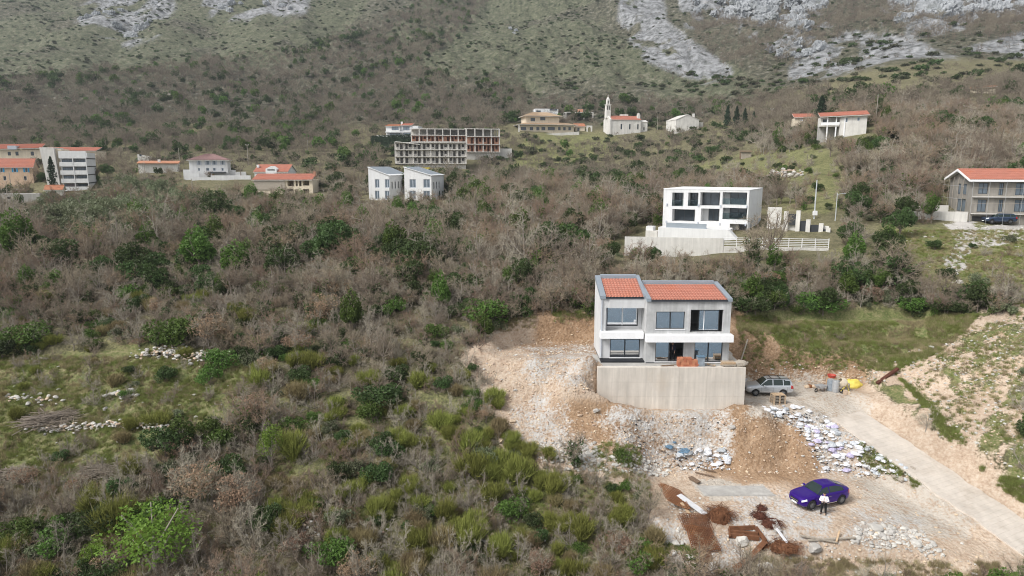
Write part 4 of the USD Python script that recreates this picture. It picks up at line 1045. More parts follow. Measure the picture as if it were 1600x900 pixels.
# ---- villa with hip roofs, and its neighbours on the ridge
S = Site(850, 206, rz=12)
T = S.thing('hip_roof_villa', 'cream three-tier villa with wide sand-coloured hip roofs on the ridge', 'house')
q1, q2 = S.rect(814, 195, 897, 206), S.rect(823, 181, 876, 192)
block(T, q1[0], q1[1], 0, 14, q1[2] - 2, q1[3], 'cream_render', [('f',) + S.rect(a, 198.5, b_, 203.5) + (1,) for a, b_ in ((813.5, 822), (828, 833), (838, 843), (846, 852), (856, 867), (872, 876), (880, 884), (888, 892))])
hip(T, q1[0], q1[1], 0, 14, q1[3] + 0.02, 1.9, 'roof_sand', over=1.6)
block(T, q2[0], q2[1], 2.5, 12, q1[3] + 0.1, q2[3], 'cream_render', [('f',) + S.rect(829, 184, 836, 189.5, 2.5) + (2,), ('f',) + S.rect(844, 183, 852, 188, 2.5) + (2,)])
hip(T, q2[0], q2[1], 2.5, 12, q2[3] + 0.02, 2.2, 'roof_sand', over=1.3)
part(T, 'porch_post', MB().box(q1[0] - 1.4, q1[0] - 1.1, -1.4, -1.1, q1[2] - 2, q1[3] - 0.2), 'frame_white')
tw_ = thing('terrace_wall', 'pale terrace wall with arches below the hip-roofed villa', 'wall', S.g, S.rz)
qq = S.rect(780, 205, 905, 210, -3)
part(tw_, 'wall_panel', MB().hexa([(qq[0] - 2, -3, qq[2] - 4), (qq[1], -3, qq[2] - 3), (qq[1], -2.5, qq[2] - 3), (qq[0] - 2, -2.5, qq[2] - 4), (qq[0] - 2, -3, qq[2] - 1.5), (qq[1], -3, qq[3]), (qq[1], -2.5, qq[3]), (qq[0] - 2, -2.5, qq[2] - 1.5)]), 'aged_white')
S = Site(855, 180, rz=8, t=366)
T = S.thing('white_block_house', 'small white flat-roofed house showing above the sand-coloured hip roofs', 'house')
q = S.rect(836, 170, 872, 184)
block(T, q[0], q[1], 0, 8, q[2] - 2, q[3], 'white_render', [('f',) + S.rect(838, 172.5, 845, 176) + (2,), ('f',) + S.rect(859, 169.8, 871, 173) + (2,)])
S = Site(908, 190, rz=6, t=368)
T = S.thing('open_frame_house', 'unfinished open concrete frame house between the hip roofs and the church', 'building site')
frame_block(S, T, (884, 926, 176, 190), 1, 3, 7, 'raw_concrete', open_top=True)
part(T, 'stair_box', MB().box(S.X(903), S.X(910), 2, 5, S.Z(176.5) + 0.3, S.Z(169)), 'red_block')
S = Site(914, 204, rz=10, t=345)
T = S.thing('gatehouse', 'small stone gatehouse with an arch and orange roof beside the church', 'gatehouse')
q = S.rect(899, 197, 914, 206)
block(T, q[0], q[1], 0, 5, q[2] - 2, q[3], 'cream_render', [('f', q[0] + 1, q[0] + 2.2, q[2] + 0.5, q[2] + 2, 1)])
gable(T, q[0], q[1], 0, 5, q[3] + 0.01, 1.3, 'roof_old', wall='cream_render')
q = S.rect(915.5, 196.5, 924, 207)
arch = MB().box(q[0], q[1], -1.5, -1.0, q[2], q[3])
xm = (q[0] + q[1]) / 2
part(T, 'arch', cut(arch, [MB().box(xm - 0.8, xm + 0.8, -2, 0, q[2] - 1, q[2] + 1.8), MB().tube((xm, -2, q[2] + 1.8), (xm, 0, q[2] + 1.8), 0.8, n=14)]), 'aged_white')

# ---- church
S = Site(984, 209, rz=12)
T = S.thing('stone_church', 'pale stone church with orange roof and slim open belfry on the ridge', 'church')
x0, x1 = S.X(955, 200), S.X(1001, 200); zb, zt = -1.5, S.Z(187, 980)
nw = [(a, b_) for a, b_ in ((967, 969.4), (980, 982.4), (992.5, 994.8))]
block(T, x0, x1, 0, 8.5, zb, zt, 'aged_white', [('f', S.X(a), S.X(b_), S.Z(200), S.Z(191.5), 1) for a, b_ in nw], fw=0.08)
xf = x0 - 0.9
fr = MB().add([[xf, -0.25, zb], [xf, 8.75, zb], [xf, 8.75, zt + 0.1], [xf, 5.2, zt + 2.1], [xf, 3.3, zt + 2.1], [xf, -0.25, zt + 0.1], [x0 - 0.004, -0.25, zb], [x0 - 0.004, 8.75, zb], [x0 - 0.004, 8.75, zt + 0.1], [x0 - 0.004, 5.2, zt + 2.1], [x0 - 0.004, 3.3, zt + 2.1], [x0 - 0.004, -0.25, zt + 0.1]],
              [[0, 1, 2], [0, 2, 5], [2, 3, 4], [2, 4, 5], [6, 8, 7], [6, 11, 8], [8, 10, 9], [8, 11, 10]] + [[i, (i + 1) % 6 + 6, (i + 1) % 6] for i in range(6)] + [[i, i + 6, (i + 1) % 6 + 6] for i in range(6)])
part(T, 'facade_wall', fr, 'aged_white')
gable(T, x0, x1, 0, 8.5, zt + 0.01, 1.9, 'roof_orange', over=0.25, wall='aged_white', tri=True)
xe = S.X(1013, 200)
block(T, x1 + 0.004, xe, 1.2, 7.3, zb, zt - 0.9, 'aged_white', [('f', S.X(1003.5), S.X(1005.5), S.Z(201), S.Z(196), 1)], name='apse_wall')
part(T, 'roof', slab(MB(), (x1 + 0.01, 1.0, zt - 0.85), (xe + 0.2, 1.0, zt - 0.85), (xe + 0.2, 4.2, zt + 0.2), (x1 + 0.01, 4.2, zt + 0.2), 0.12), 'aged_white', label='pale apse roof')
part(T, 'turret', MB().box(x1 - 1.1, x1 + 0.2, 1.5, 2.8, zt + 0.2, zt + 2.6).box(x1 - 0.9, x1, 1.7, 2.6, zt + 2.6, zt + 3.3), 'aged_white')
part(T, 'turret', MB().box(x1 - 8, x1 - 4.5, 5.5, 8, zt + 1.2, zt + 3.0), 'aged_white', label='low white block behind the nave roof')
# belfry: base, two open storeys, lantern, cap
bx = x0 - 0.45; by = 4.2
zb0 = zt + 1.9
hs = [zb0, zb0 + 2.4, zb0 + 5.2, zb0 + 7.9, zb0 + 9.2]
bb = MB().box(bx - 1.15, bx + 1.15, by - 1.25, by + 1.25, hs[0] - 1.0, hs[1])
part(T, 'belfry', bb, 'aged_white')
s2 = cut(MB().box(bx - 1.1, bx + 1.1, by - 1.15, by + 1.15, hs[1] + 0.002, hs[2]), [MB().box(bx - 0.85, bx - 0.15, by - 3, by + 3, hs[1] + 0.4, hs[2] - 0.6), MB().box(bx + 0.15, bx + 0.85, by - 3, by + 3, hs[1] + 0.4, hs[2] - 0.6)])
part(T, 'belfry', s2, 'aged_white')
part(T, 'cornice', MB().box(bx - 1.3, bx + 1.3, by - 1.35, by + 1.35, hs[2] + 0.002, hs[2] + 0.25), 'aged_white')
s3 = cut(MB().box(bx - 0.75, bx + 0.75, by - 0.8, by + 0.8, hs[2] + 0.252, hs[3]), [MB().box(bx - 0.35, bx + 0.35, by - 3, by + 3, hs[2] + 0.6, hs[3] - 0.7)])
part(T, 'belfry', s3, 'aged_white')
part(T, 'cap', MB().tube((bx, by, hs[3]), (bx, by, hs[4]), 0.85, 0.15, n=10), 'aged_white')
part(T, 'finial', MB().tube((bx, by, hs[4]), (bx, by, hs[4] + 1.0), 0.06, n=5).box(bx - 0.3, bx + 0.3, by - 0.05, by + 0.05, hs[4] + 0.5, hs[4] + 0.62), 'aged_white')

# ---- barn, and the two houses by the big cypress
S = Site(1080, 203, rz=10)
T = S.thing('gable_barn', 'plain pale gable-ended barn half hidden by bare trees right of the church', 'barn')
q = S.rect(1056, 187, 1092, 204)
block(T, q[0], q[1], 0, 12, q[2] - 2, q[3], 'aged_white', [])
gable(T, q[0], q[1], 0, 12, q[3] + 0.01, S.Z(175) - q[3], 'aged_white', over=0.15, wall='aged_white', axis='y')
part(T, 'annex', MB().box(q[1] + 0.004, q[1] + 3.2, 2, 8, q[2] - 2, q[3] - 1.0), 'aged_white')
part(T, 'chimney', MB().box(q[1] - 2.2, q[1] - 1.3, 2, 2.9, q[3], q[3] + 3), 'aged_white')
S = Site(1258, 207, rz=-12)
T = S.thing('small_cottage', 'small cream cottage with orange roof and white shutters left of the dark cypress', 'cottage')
q = S.rect(1242, 184, 1272, 206)
block(T, q[0], q[1], 0, 6, q[2] - 2, q[3], 'cream_render', [('f',) + S.rect(1250, 184.5, 1255, 189) + (1,), ('f',) + S.rect(1258, 184.5, 1263, 189) + (1,)], frame='frame_white', pane='frame_white')
tile_slope(T, (q[0] - 0.4, -0.5, q[3] + 0.05), (q[1] + 0.3, -0.5, q[3] + 0.05), (q[1] + 0.3, 4, q[3] + 1.5), (q[0] - 0.4, 4, q[3] + 1.5), 'roof_orange')
part(T, 'canopy', MB().box(S.X(1252), S.X(1258), -1.2, -0.01, S.Z(195), S.Z(194)), 'red_paint')
S = Site(1320, 214, rz=-16)
T = S.thing('porch_house', 'off-white house with red tiled roof and open porch on posts right of the cypress', 'house')
q = S.rect(1312, 182, 1354, 214)
block(T, q[0], q[1], 0, 8, q[2] - 2.5, q[3], 'aged_white', [('f',) + S.rect(1319, 184, 1325, 191) + (1,), ('f',) + S.rect(1339.5, 183, 1344, 189) + (1,)], frame='frame_white', pane='pane_sky')
q3 = S.rect(1283, 184, 1312, 196)
part(T, 'porch_floor', MB().box(q3[0], q3[1] - 0.01, -0.2, 5.5, q3[2] - 0.25, q3[2]), 'aged_white')
block(T, q3[0], q3[1] - 0.005, 3.0, 6, q3[2] + 0.002, q3[3] + 0.2, 'aged_white', [('f', q3[0] + 0.8, q3[0] + 2.2, q3[2] + 0.6, q3[3] - 0.2, 1)])
part(T, 'store_wall', MB().box(q3[0], q3[1] - 0.005, 3.5, 6, q[2] - 2.5, q3[2] - 0.26), 'raw_concrete')
for px in (1284.5, 1298, 1311):
    xx = S.X(px); part(T, 'porch_post', MB().box(xx - 0.14, xx + 0.14, -0.15, 0.13, q[2] - 2, q3[3] + 0.1), 'frame_white')
part(T, 'porch_rail', MB().box(q3[0], q3[1], -0.19, -0.16, q3[2] + 0.1, q3[2] + 0.8), 'frame_white')
tile_slope(T, (q3[0] - 0.4, -0.7, q[3] + 0.0), (q[1] + 0.5, -0.7, q[3] + 0.35), (q[1] + 0.5, 4, q[3] + 1.7), (q3[0] - 0.4, 4, q[3] + 1.3), 'roof_orange')
part(T, 'shutter', MB().box(S.X(1303), S.X(1309), 2.85, 2.9, q3[2] + 0.1, q3[3]), 'timber_dark')
sh = Site(1166, 247, rz=-5)
T = sh.thing('plank_shed', 'tiny grey plank shed alone in the scrub below the barn', 'shed')
q = sh.rect(1158, 237.5, 1174, 247)
for k in range(8):
    w_ = (q[1] - q[0]) / 8; part(T, 'plank', MB().box(q[0] + k * w_ + 0.02, q[0] + (k + 1) * w_ - 0.02, -0.03 * (k % 2), 0.05, -0.3, q[3]), 'timber_grey')
part(T, 'roof', slab(MB(), (q[0] - 0.3, -0.4, q[3] + 0.15), (q[1] + 0.3, -0.4, q[3] + 0.15), (q[1] + 0.3, 2.2, q[3] + 0.5), (q[0] - 0.3, 2.2, q[3] + 0.5), 0.1), 'timber_dark')
part(T, 'side_wall', MB().box(q[0], q[1], 0.1, 2.0, -0.3, q[3] - 0.02), 'timber_dark')
S = Site(1538, 146, rz=-12)
T = S.thing('hill_cottage', 'low cream cottage with a sloping roof high in the wood at right', 'cottage')
q = S.rect(1522, 137, 1556, 147)
block(T, q[0], q[1], 0, 6, q[2] - 2, q[3] - 0.5, 'cream_render', [])
tile_slope(T, (q[0] - 0.4, -0.5, q[3] - 0.4), (q[1] + 0.3, -0.5, q[3] + 0.4), (q[1] + 0.3, 5, q[3] + 1.4), (q[0] - 0.4, 5, q[3] + 0.5), 'roof_old')

# ---- the village on the left
S = Site(27, 291, rz=24)
T = S.thing('peach_house', 'peach rendered house with orange roof and bright blue shutters at the left edge', 'house')
q = S.rect(-30, 261, 52, 291)
wn = [('f',) + S.rect(a, 261.5, a + 4.2, 269) + (1,) for a in (0, 21, 39)] + [('f',) + S.rect(a, 275, a + 5, 282) + (1,) for a in (5, 37)]
block(T, q[0], q[1], 0, 9, q[2] - 1.5, q[3], 'peach_render', wn, frame='frame_white')
for a in (0, 21, 39):
    for e, f_ in ((a - 2.6, a - 0.2), (a + 4.4, a + 6.8)):
        r_ = S.rect(e, 261.5, f_, 269); part(T, 'shutter', MB().box(r_[0], r_[1], -0.08, -0.004, r_[2], r_[3]), 'shutter_blue')
gable(T, q[0], q[1], 0, 9, q[3] + 0.01, 2.4, 'roof_orange', wall='peach_render')
part(T, 'garden_wall', MB().box(q[0], q[1] + 10, -6, -5.6, q[2] - 3.5, q[2] - 0.6), 'aged_white')
S = Site(108, 300, rz=20)
T = S.thing('white_apartments', 'white four-storey apartment block with glazed balconies and a slanted end wall', 'apartment block')
x0, x1 = S.X(94, 270), S.X(137, 270); D = 12.0
zb, zt = -2.5, S.Z(236, 115)
part(T, 'wall', MB().box(x0, x1, 1.6, D, zb, zt - 0.4), 'white_render')
fl = [S.Z(p, 115) for p in (297, 284.5, 271.5, 258.5, 246)]
for k in range(5):
    part(T, 'floor_slab', MB().box(x0 + 0.01, x1, 0, 1.596, fl[k] - 0.25, fl[k]), 'white_render')
part(T, 'parapet', MB().box(x0 + 0.01, x1, 0, 0.3, fl[4] + 0.003, zt), 'white_render')
for k in range(4):
    part(T, 'balcony_front', MB().box(x0 + 0.02, x1 - 0.02, 0.02, 0.16, fl[k] + 0.003, fl[k] + 0.95), 'white_render')
    for j in range(2):
        a = x0 + 0.4 + j * (x1 - x0) / 2
        window(T, 'f', 1.6, a, a + (x1 - x0) / 2 - 0.8, fl[k] + 0.1, fl[k + 1] - 0.5, cols=4, depth=-0.01, pane='pane_sky')
    for yy in (2.5, 6.0):
        part(T, 'side_band', MB().box(x1 + 0.002, x1 + 0.05, 0.3, D - 0.5, fl[k + 1] - 0.42, fl[k + 1] - 0.12), 'anthracite') if yy == 2.5 else None
for xx in (x0 + (x1 - x0) / 2, x1 - 0.12):
    part(T, 'fin_wall', MB().box(xx - 0.1, xx + 0.1, -0.02, 1.59, zb, fl[4]), 'white_render')
xq = S.X(65, 270)
m = MB().hexa([(xq + 1.2, 1.0, zb), (x0 - 0.3, 1.0, zb), (x0 - 0.3, D, zb), (xq + 1.2, D, zb), (xq - 0.1, 1.0, zt + 1.0), (x0 - 1.2, 1.0, zt + 1.0), (x0 - 1.2, D, zt + 1.0), (xq - 0.1, D, zt + 1.0)])
part(T, 'end_wall', cut(m, [MB().box(x0 - 2.6, x0 - 1.9, 0.5, 1.3, fl[k] + 1, fl[k] + 1.9) for k in (1, 2, 3)]), 'aged_white', label='slanted off-white stair tower')
part(T, 'link_wall', MB().box(x0 - 1.6, x0 + 0.3, 2.5, D, zb, zt + 0.6), 'cream_render')
S = Site(30, 247, rz=22, t=228)
T = S.thing('terrace_house', 'cream house with low orange roof and roof terrace behind the apartments', 'house')
q = S.rect(-20, 234, 64, 248)
block(T, q[0], q[1], 0, 9, q[2] - 2, q[3], 'cream_render', [('f',) + S.rect(a, 237, a + 5, 243) + (2,) for a in (12, 24, 48)])
tile_slope(T, (q[0], -0.6, q[3] + 0.05), (q[1] + 0.4, -0.6, q[3] + 0.6), (q[1] + 0.4, 6, q[3] + 2.2), (q[0], 6, q[3] + 1.8), 'roof_orange')
part(T, 'dormer', MB().box(S.X(21), S.X(35), -0.7, 3, q[3] + 0.1, q[3] + 1.3), 'shutter_grey')
S = Site(112, 236, rz=4, t=236)
T = S.thing('long_roof_house', 'long low orange-roofed house just above the white apartment block', 'house')
q = S.rect(66, 236, 150, 244)
block(T, q[0], q[1], 0, 7, q[2] - 3, q[3], 'cream_render', [])
tile_slope(T, (q[0], -0.5, q[3] + 0.05), (q[1] + 0.3, -0.5, q[3] + 0.05), (q[1] + 0.3, 4, q[3] + 1.4), (q[0], 4, q[3] + 1.4), 'roof_orange')
S = Site(84, 305, rz=22, t=186)
T = S.thing('garden_shed', 'small square shed with an orange roof below the slanted apartment block', 'shed')
q = S.rect(71, 296, 97, 306)
block(T, q[0], q[1], 0, 4, q[2] - 2, q[3], 'aged_white', [('f',) + S.rect(80, 298, 88, 303) + (1,)])
gable(T, q[0], q[1], 0, 4, q[3] + 0.01, 1.0, 'roof_old', wall='aged_white')
S = Site(40, 310, rz=24, t=178)
T = S.thing('terrace_building', 'low grey concrete terrace building below the peach house', 'outbuilding')
q = S.rect(-30, 303, 62, 313)
block(T, q[0], q[1], 0, 4, q[2] - 2, q[3], 'raw_concrete', [('f',) + S.rect(a, 307.5, a + 7, 311) + (1,) for a in (10, 26)], pane='dark_void')
S = Site(226, 251, rz=20, t=240)
T = S.thing('white_annex', 'tiny white annex with a slanted top above the long rusty roof', 'outbuilding')
q = S.rect(215, 241, 234, 253)
part(T, 'wall', MB().hexa([(q[0], 0, q[2] - 2), (q[1], 0, q[2] - 2), (q[1], 4, q[2] - 2), (q[0], 4, q[2] - 2), (q[0], 0, q[3]), (q[1], 0, q[3] - 0.7), (q[1], 4, q[3] - 0.7), (q[0], 4, q[3])]), 'aged_white')
window(T, 'f', -0.1, S.X(223), S.X(226.5), S.Z(246.5), S.Z(244), cols=1, depth=0.09)
S = Site(246, 264, rz=20, t=222)
T = S.thing('long_shed', 'long low shed with a thin rusty red roof left of the mauve-roofed house', 'shed')
q = S.rect(216, 255, 278, 264)
block(T, q[0], q[1], 0, 5, q[2] - 2, q[3], 'aged_white', [])
part(T, 'roof', slab(MB(), (q[0] - 0.3, -0.8, q[3] + 0.1), (q[1] + 0.4, -0.8, q[3] + 0.1), (q[1] + 0.4, 5, q[3] + 0.8), (q[0] - 0.3, 5, q[3] + 0.8), 0.2), 'roof_old')
part(T, 'chimney', MB().box(S.X(250), S.X(254), 1, 2, q[3], q[3] + 1.2), 'aged_white')
S = Site(328, 279, rz=16)
T = S.thing('mauve_roof_house', 'white two-storey house with a mauve hip roof and grey shutters above white terraces', 'house')
q = S.rect(296, 250, 356, 280)
fw_ = [(309.5, 312.5), (322, 327), (333, 337), (346, 349.5)]
wn = [('f',) + S.rect(a, 250.8, b_, 257.5) + (1,) for a, b_ in fw_] + [('f',) + S.rect(a, 262.5, b_, 267) + (1,) for a, b_ in fw_]
block(T, q[0], q[1], 0, 9, q[2] - 1, q[3], 'white_render', wn, frame='shutter_grey', pane='pane_sky', fw=0.1)
for a, b_ in fw_:
    for e, f_ in ((a - 2, a - 0.2), (b_ + 0.2, b_ + 2)):
        r_ = S.rect(e, 250.8, f_, 257.5); part(T, 'shutter', MB().box(r_[0], r_[1], -0.08, -0.004, r_[2], r_[3]), 'shutter_grey')
hip(T, q[0], q[1], 0, 9, q[3] + 0.02, 1.9, 'roof_mauve', over=0.6)
q = S.rect(328, 268.5, 352, 270, -2)
part(T, 'canopy', MB().box(q[0], q[1], -2.2, -0.01, q[2], q[3]), 'flashing_dark')
dr = S.rect(331.5, 272, 335.5, 279); part(T, 'door', MB().box(dr[0], dr[1], -0.09, -0.005, dr[2], dr[3]), 'timber')
tw_ = thing('terrace_wall', 'stepped white terrace walls around the mauve-roofed house', 'wall', S.g, S.rz)
for a, b_, t0_, bk in ((287, 300, 265, -1), (356, 369, 265.5, 1), (369, 385, 268.5, 0), (300, 330, 277, -3), (330, 392, 274, -3.5), (290, 312, 270, -2)):
    q = S.rect(a, t0_, b_, 292, bk); part(tw_, 'wall_panel', MB().box(q[0], q[1], bk, bk + 0.5, q[2] - 2.5, q[3]), 'white_render')
S = Site(430, 276, rz=0, t=212)
T = S.thing('dormer_house', 'white house with salmon roof and an arched dormer behind the unfinished long house', 'house')
q = S.rect(398, 268, 449, 284)
block(T, q[0], q[1], 0, 9, q[2] - 2, q[3], 'white_render', [('f',) + S.rect(404, 271.5, 412, 276) + (2,), ('f',) + S.rect(433, 271.5, 446, 276) + (2,)])
gable(T, q[0], q[1], 0, 9, q[3] + 0.01, 2.0, 'roof_orange', wall='white_render')
q = S.rect(415, 259.5, 432, 272, -0.4)
dm = MB().prism([(q[0], q[2]), (q[1], q[2]), (q[1], q[3] - 0.8), ((q[0] + q[1]) / 2, q[3]), (q[0], q[3] - 0.8)], -0.4, 4)
part(T, 'dormer', cut(dm, [MB().box(q[0] + 0.5, q[1] - 0.5, -1, 0.4, q[2] + 1.0, q[3] - 0.9)]), 'white_render')
part(T, 'chimney', MB().box(S.X(400), S.X(403), 2, 2.8, S.Z(262), S.Z(257.5)), 'white_render')
S = Site(450, 304, rz=2)
T = S.thing('unfinished_long_house', 'long unfinished plastered house with salmon roof and empty window holes', 'house')
q = S.rect(397, 281, 487, 305)
hl = [S.rect(449, 282, 459, 291), S.rect(462, 282, 465, 291), S.rect(467, 282, 471, 291), S.rect(473, 282, 483, 290), S.rect(461, 296, 465, 305), S.rect(473, 295.5, 483, 303), S.rect(448, 295, 458, 299)]
part(T, 'wall', cut(MB().box(q[0], q[1], 0, 9, q[2] - 2, q[3]), [MB().box(h[0], h[1], -1, 3.5, h[2], h[3]) for h in hl]), 'cream_render')
part(T, 'timber_screen', MB().box(q[0] + 0.1, S.X(446), -0.2, -0.01, S.Z(296), S.Z(283)), 'timber_grey')
tile_slope(T, (q[0] - 0.4, -0.5, q[3] + 0.0), (q[1] + 0.3, -0.5, q[3] + 0.0), (q[1] + 0.3, 5, q[3] + 1.6), (q[0] - 0.4, 5, q[3] + 1.6), 'roof_orange')
part(T, 'chimney', MB().box(S.X(487), S.X(490), 3, 3.8, S.Z(276), S.Z(268)), 'red_block')
part(T, 'end_wall', MB().box(q[1] + 0.003, q[1] + 0.3, 0, 9, q[2] - 2, q[3]), 'cream_render')

# clipped hedge in front of the hillside villa, and the yellow tank by the site
rng = np.random.default_rng(5)
def leaf_cloud(pts, size, rng, flat=0.0):
    """small leaf faces (one triangle pair each) at the points, at random angles"""
    n = len(pts)
    d = rng.normal(size=(n, 3)); d /= np.linalg.norm(d, axis=1, keepdims=True)
    e = np.cross(d, rng.normal(size=(n, 3))); e /= np.linalg.norm(e, axis=1, keepdims=True)
    s = size * rng.uniform(0.6, 1.4, (n, 1))
    v = np.stack([pts - d * s, pts + e * s * 0.5, pts + d * s, pts - e * s * 0.5], 1).reshape(-1, 3)
    i = np.arange(n)[:, None] * 4
    return v, np.vstack([i + [0, 1, 2], i + [0, 2, 3]])
S = Site(610, 222, rz=-4, t=306)
qq = S.rect(580, 212, 643, 222)
T = S.thing('clipped_hedge', 'long dark green clipped hedge in front of the white hillside villa', 'hedge')
pts = np.stack([rng.uniform(qq[0], qq[1], 3500), rng.uniform(-0.9, 0.9, 3500), rng.uniform(qq[2] - 1, qq[3], 3500)], 1)
pts[:, 2] += (pts[:, 0] - qq[0]) / (qq[1] - qq[0]) * 0.8 + (n2(pts[:, 0], pts[:, 1], 1.5) - 0.5) * 0.8
part(T, 'foliage', leaf_cloud(pts, 0.28, rng), 'needle')
part(T, 'stem', MB().box(qq[0] + 0.3, qq[1] - 0.3, -0.6, 0.6, qq[2] - 2, qq[3] - 0.5), 'needle')
g, t = ground(664, 270)
T = thing('yellow_skip', 'small yellow metal skip below the grey apartment frame', 'skip', g + np.array([0, 0, 0.3]))
part(T, 'body', MB().hexa([(-1.3, -0.8, 0), (1.3, -0.8, 0), (1.3, 0.8, 0), (-1.3, 0.8, 0), (-1.9, -1, 1.7), (1.9, -1, 1.7), (1.9, 1, 1.7), (-1.9, 1, 1.7)]), 'yellow_paint')
part(T, 'rim', MB().box(-1.95, 1.95, -1.05, -0.95, 1.62, 1.75).box(-1.95, 1.95, 0.95, 1.05, 1.62, 1.75), 'yellow_paint')
# ---- poles
def pole(px, pyb, pyt, label, metal=False, arm=False, name='utility_pole', r=0.11):
    g, t = ground(px, pyb)
    h = (pyb - pyt) * t / FOC
    T = thing(name, label, 'pole', g - np.array([0, 0, 0.3]), 0.0)
    part(T, 'shaft', MB().tube((0, 0, 0), (0, 0, h + 0.3), r * 1.2, r * 0.75, n=8), 'pole_metal' if metal else 'pole_wood')
    if arm:
        part(T, 'crossarm', MB().bar((-0.7, 0, h), (0.7, 0, h), 0.1, 0.1), 'pole_wood')
        for k in (-0.6, 0, 0.6):
            part(T, 'insulator', MB().tube((k, 0, h + 0.05), (k, 0, h + 0.28), 0.06, 0.04, n=6), 'frame_white')
    else:
        part(T, 'cap', MB().tube((0, 0, h + 0.3), (0, 0, h + 0.42), r * 0.8, 0.03, n=8), 'galvanised')
    if name == 'street_lamp':
        part(T, 'arm', MB().bar((0, 0, h + 0.2), (0.9, -0.2, h + 0.35), 0.06), 'pole_metal')
        part(T, 'lamp_head', MB().box(0.7, 1.2, -0.35, -0.1, h + 0.3, h + 0.4), 'galvanised')
    return T
T = pole(1272, 342, 283, 'tall pale pole with a white meter box right of the villa gates', metal=True)
part(T, 'meter_box', MB().box(-0.35, 0.35, -0.3, -0.1, 0.9, 1.6), 'frame_white')
pole(1305, 345, 303, 'thin white metal lamp pole right of the tall meter-box pole', metal=True, name='street_lamp', r=0.07)
for px, a, b_, lab in ((745, 312, 284, 'wooden pole standing right of the twin houses'), (302, 312, 280, 'grey pole below the mauve-roofed house'), (388, 258, 226, 'wooden pole in the bare trees above the dormer house'), (481, 240, 220, 'short wooden pole in scrub above the long unfinished house'),
                      (1205, 192, 170, 'wooden pole between the dark conifers and the small cottage'), (1027, 203, 182, 'wooden pole between the church and the barn'), (1368, 195, 150, 'wooden pole behind the porch house'), (18, 300, 270, 'pole in front of the peach house'), (281, 258, 232, 'pole left of the mauve roof'), (227, 275, 254, 'pole in front of the long rusty shed'), (981, 330, 298, 'thin pole in the bare thicket left of the villa')):
    pole(px, a, b_, lab, arm=(px in (388, 1205, 745)))

# ---- crags: grey limestone teeth standing out of the upper right slopes and at the head of the left gully
def crag(seed):
    b = trimesh.creation.icosphere(4, 1.0); v = b.vertices.copy()
    q = v * [1, 1, 0.55]
    v = v * (0.72 + 0.55 * np.abs(meshkit.fbm(q * 2.2 + seed * 5.1, 5, seed) - 0.5)[:, None] * 3)
    v[:, 2] += 0.25 * np.sign(np.sin(v[:, 2] * 9 + 3 * meshkit.noise(v * 2 + seed))) * 0.25
    v += (meshkit.fbm(v * 6 + seed, 3, seed + 3)[:, None] - 0.5) * 0.35 * v
    return trimesh.Trimesh(v, b.faces, process=False)
rgc = np.random.default_rng(88)
_zi0 = RegularGridInterpolator((gy, gx), GZ, bounds_error=False, fill_value=None)
P, S_ = [], []
for poly, n, r0 in (([(1135, -20), (1290, -20), (1285, 35), (1240, 66), (1185, 48), (1140, 20)], 46, 9.0), ([(1395, -20), (1640, -20), (1640, 16), (1550, 22), (1430, 44), (1392, 20)], 44, 9.0), ([(1040, -20), (1135, -20), (1140, 20), (1080, 30)], 16, 6.0), ([(190, -10), (250, -10), (240, 40), (205, 60), (180, 45)], 16, 4.5), ([(340, -10), (470, -10), (460, 10), (350, 20)], 14, 4.5), ([(1225, 60), (1290, 70), (1250, 100), (1200, 80)], 10, 4.0), ([(795, 40), (812, 40), (812, 52), (795, 52)], 3, 2.5), ([(120, 20), (170, 10), (180, 30), (125, 32)], 6, 4)):
    xs_, ys_ = [q[0] for q in poly], [q[1] for q in poly]; k = 0
    while k < n:
        px, py = rgc.uniform(min(xs_), max(xs_)), rgc.uniform(min(ys_), max(ys_))
        if not in_poly(np.array([px]), np.array([py]), poly)[0]: continue
        g, t = ground(px, max(py, -18)); P.append([g[0], g[1], _zi0([[g[1], g[0]]])[0]]); S_.append(r0 * rgc.uniform(0.45, 1.25)); k += 1
P = np.array(P); S_ = np.array(S_)
scatter('cliff_crags', [[('crag', crag(k), 'cliff_rock')] for k in range(4)], P, rgc.integers(0, 4, len(P)), rgc.uniform(0, 6.28, len(P)), np.stack([S_ * 1.2, S_ * 0.8, S_ * 0.95], 1), 'jagged pale grey limestone crags on the upper mountain slopes', 'cliff')
# ------------------------------------------------------------------ the building site: ramp, cars, people, materials, rubble
_zi = RegularGridInterpolator((gy, gx), GZ, bounds_error=False, fill_value=None)
def zq(x, y):
    return _zi(np.stack([np.asarray(y, float), np.asarray(x, float)], -1))
def spot(px, py):
    """the point of the ground surface seen at a photo position"""
    d = ray(px, py)
    ts = np.concatenate([np.arange(38, 130, 0.2), np.arange(130, 400, 0.8), np.arange(400, 900, 2.5)])
    p = d[None, :] * ts[:, None]
    b = p[:, 2] + CAMZ < zq(p[:, 0], p[:, 1])
    k = max(1, int(np.argmax(b))) if b.any() else len(ts) - 1
    x, y = p[k, 0], p[k, 1]
    return np.array([x, y, zq(x, y).item()])
def spots_in(poly, n, rng, tries=60):
    """n random ground points whose photo position lies in the outline"""
    c = np.array([spot(*q) for q in poly])
    lo, hi = c.min(0) - 1, c.max(0) + 1
    out = []
    for _ in range(tries):
        x, y = rng.uniform(lo[0], hi[0], 4 * n + 50), rng.uniform(lo[1], hi[1], 4 * n + 50)
        z = zq(x, y); px, py, t = project(x, y, z)
        m = in_poly(px, py, poly)
        out.append(np.stack([x[m], y[m], z[m]], 1))
        if sum(map(len, out)) >= n:
            break
    return np.vstack(out)[:n]

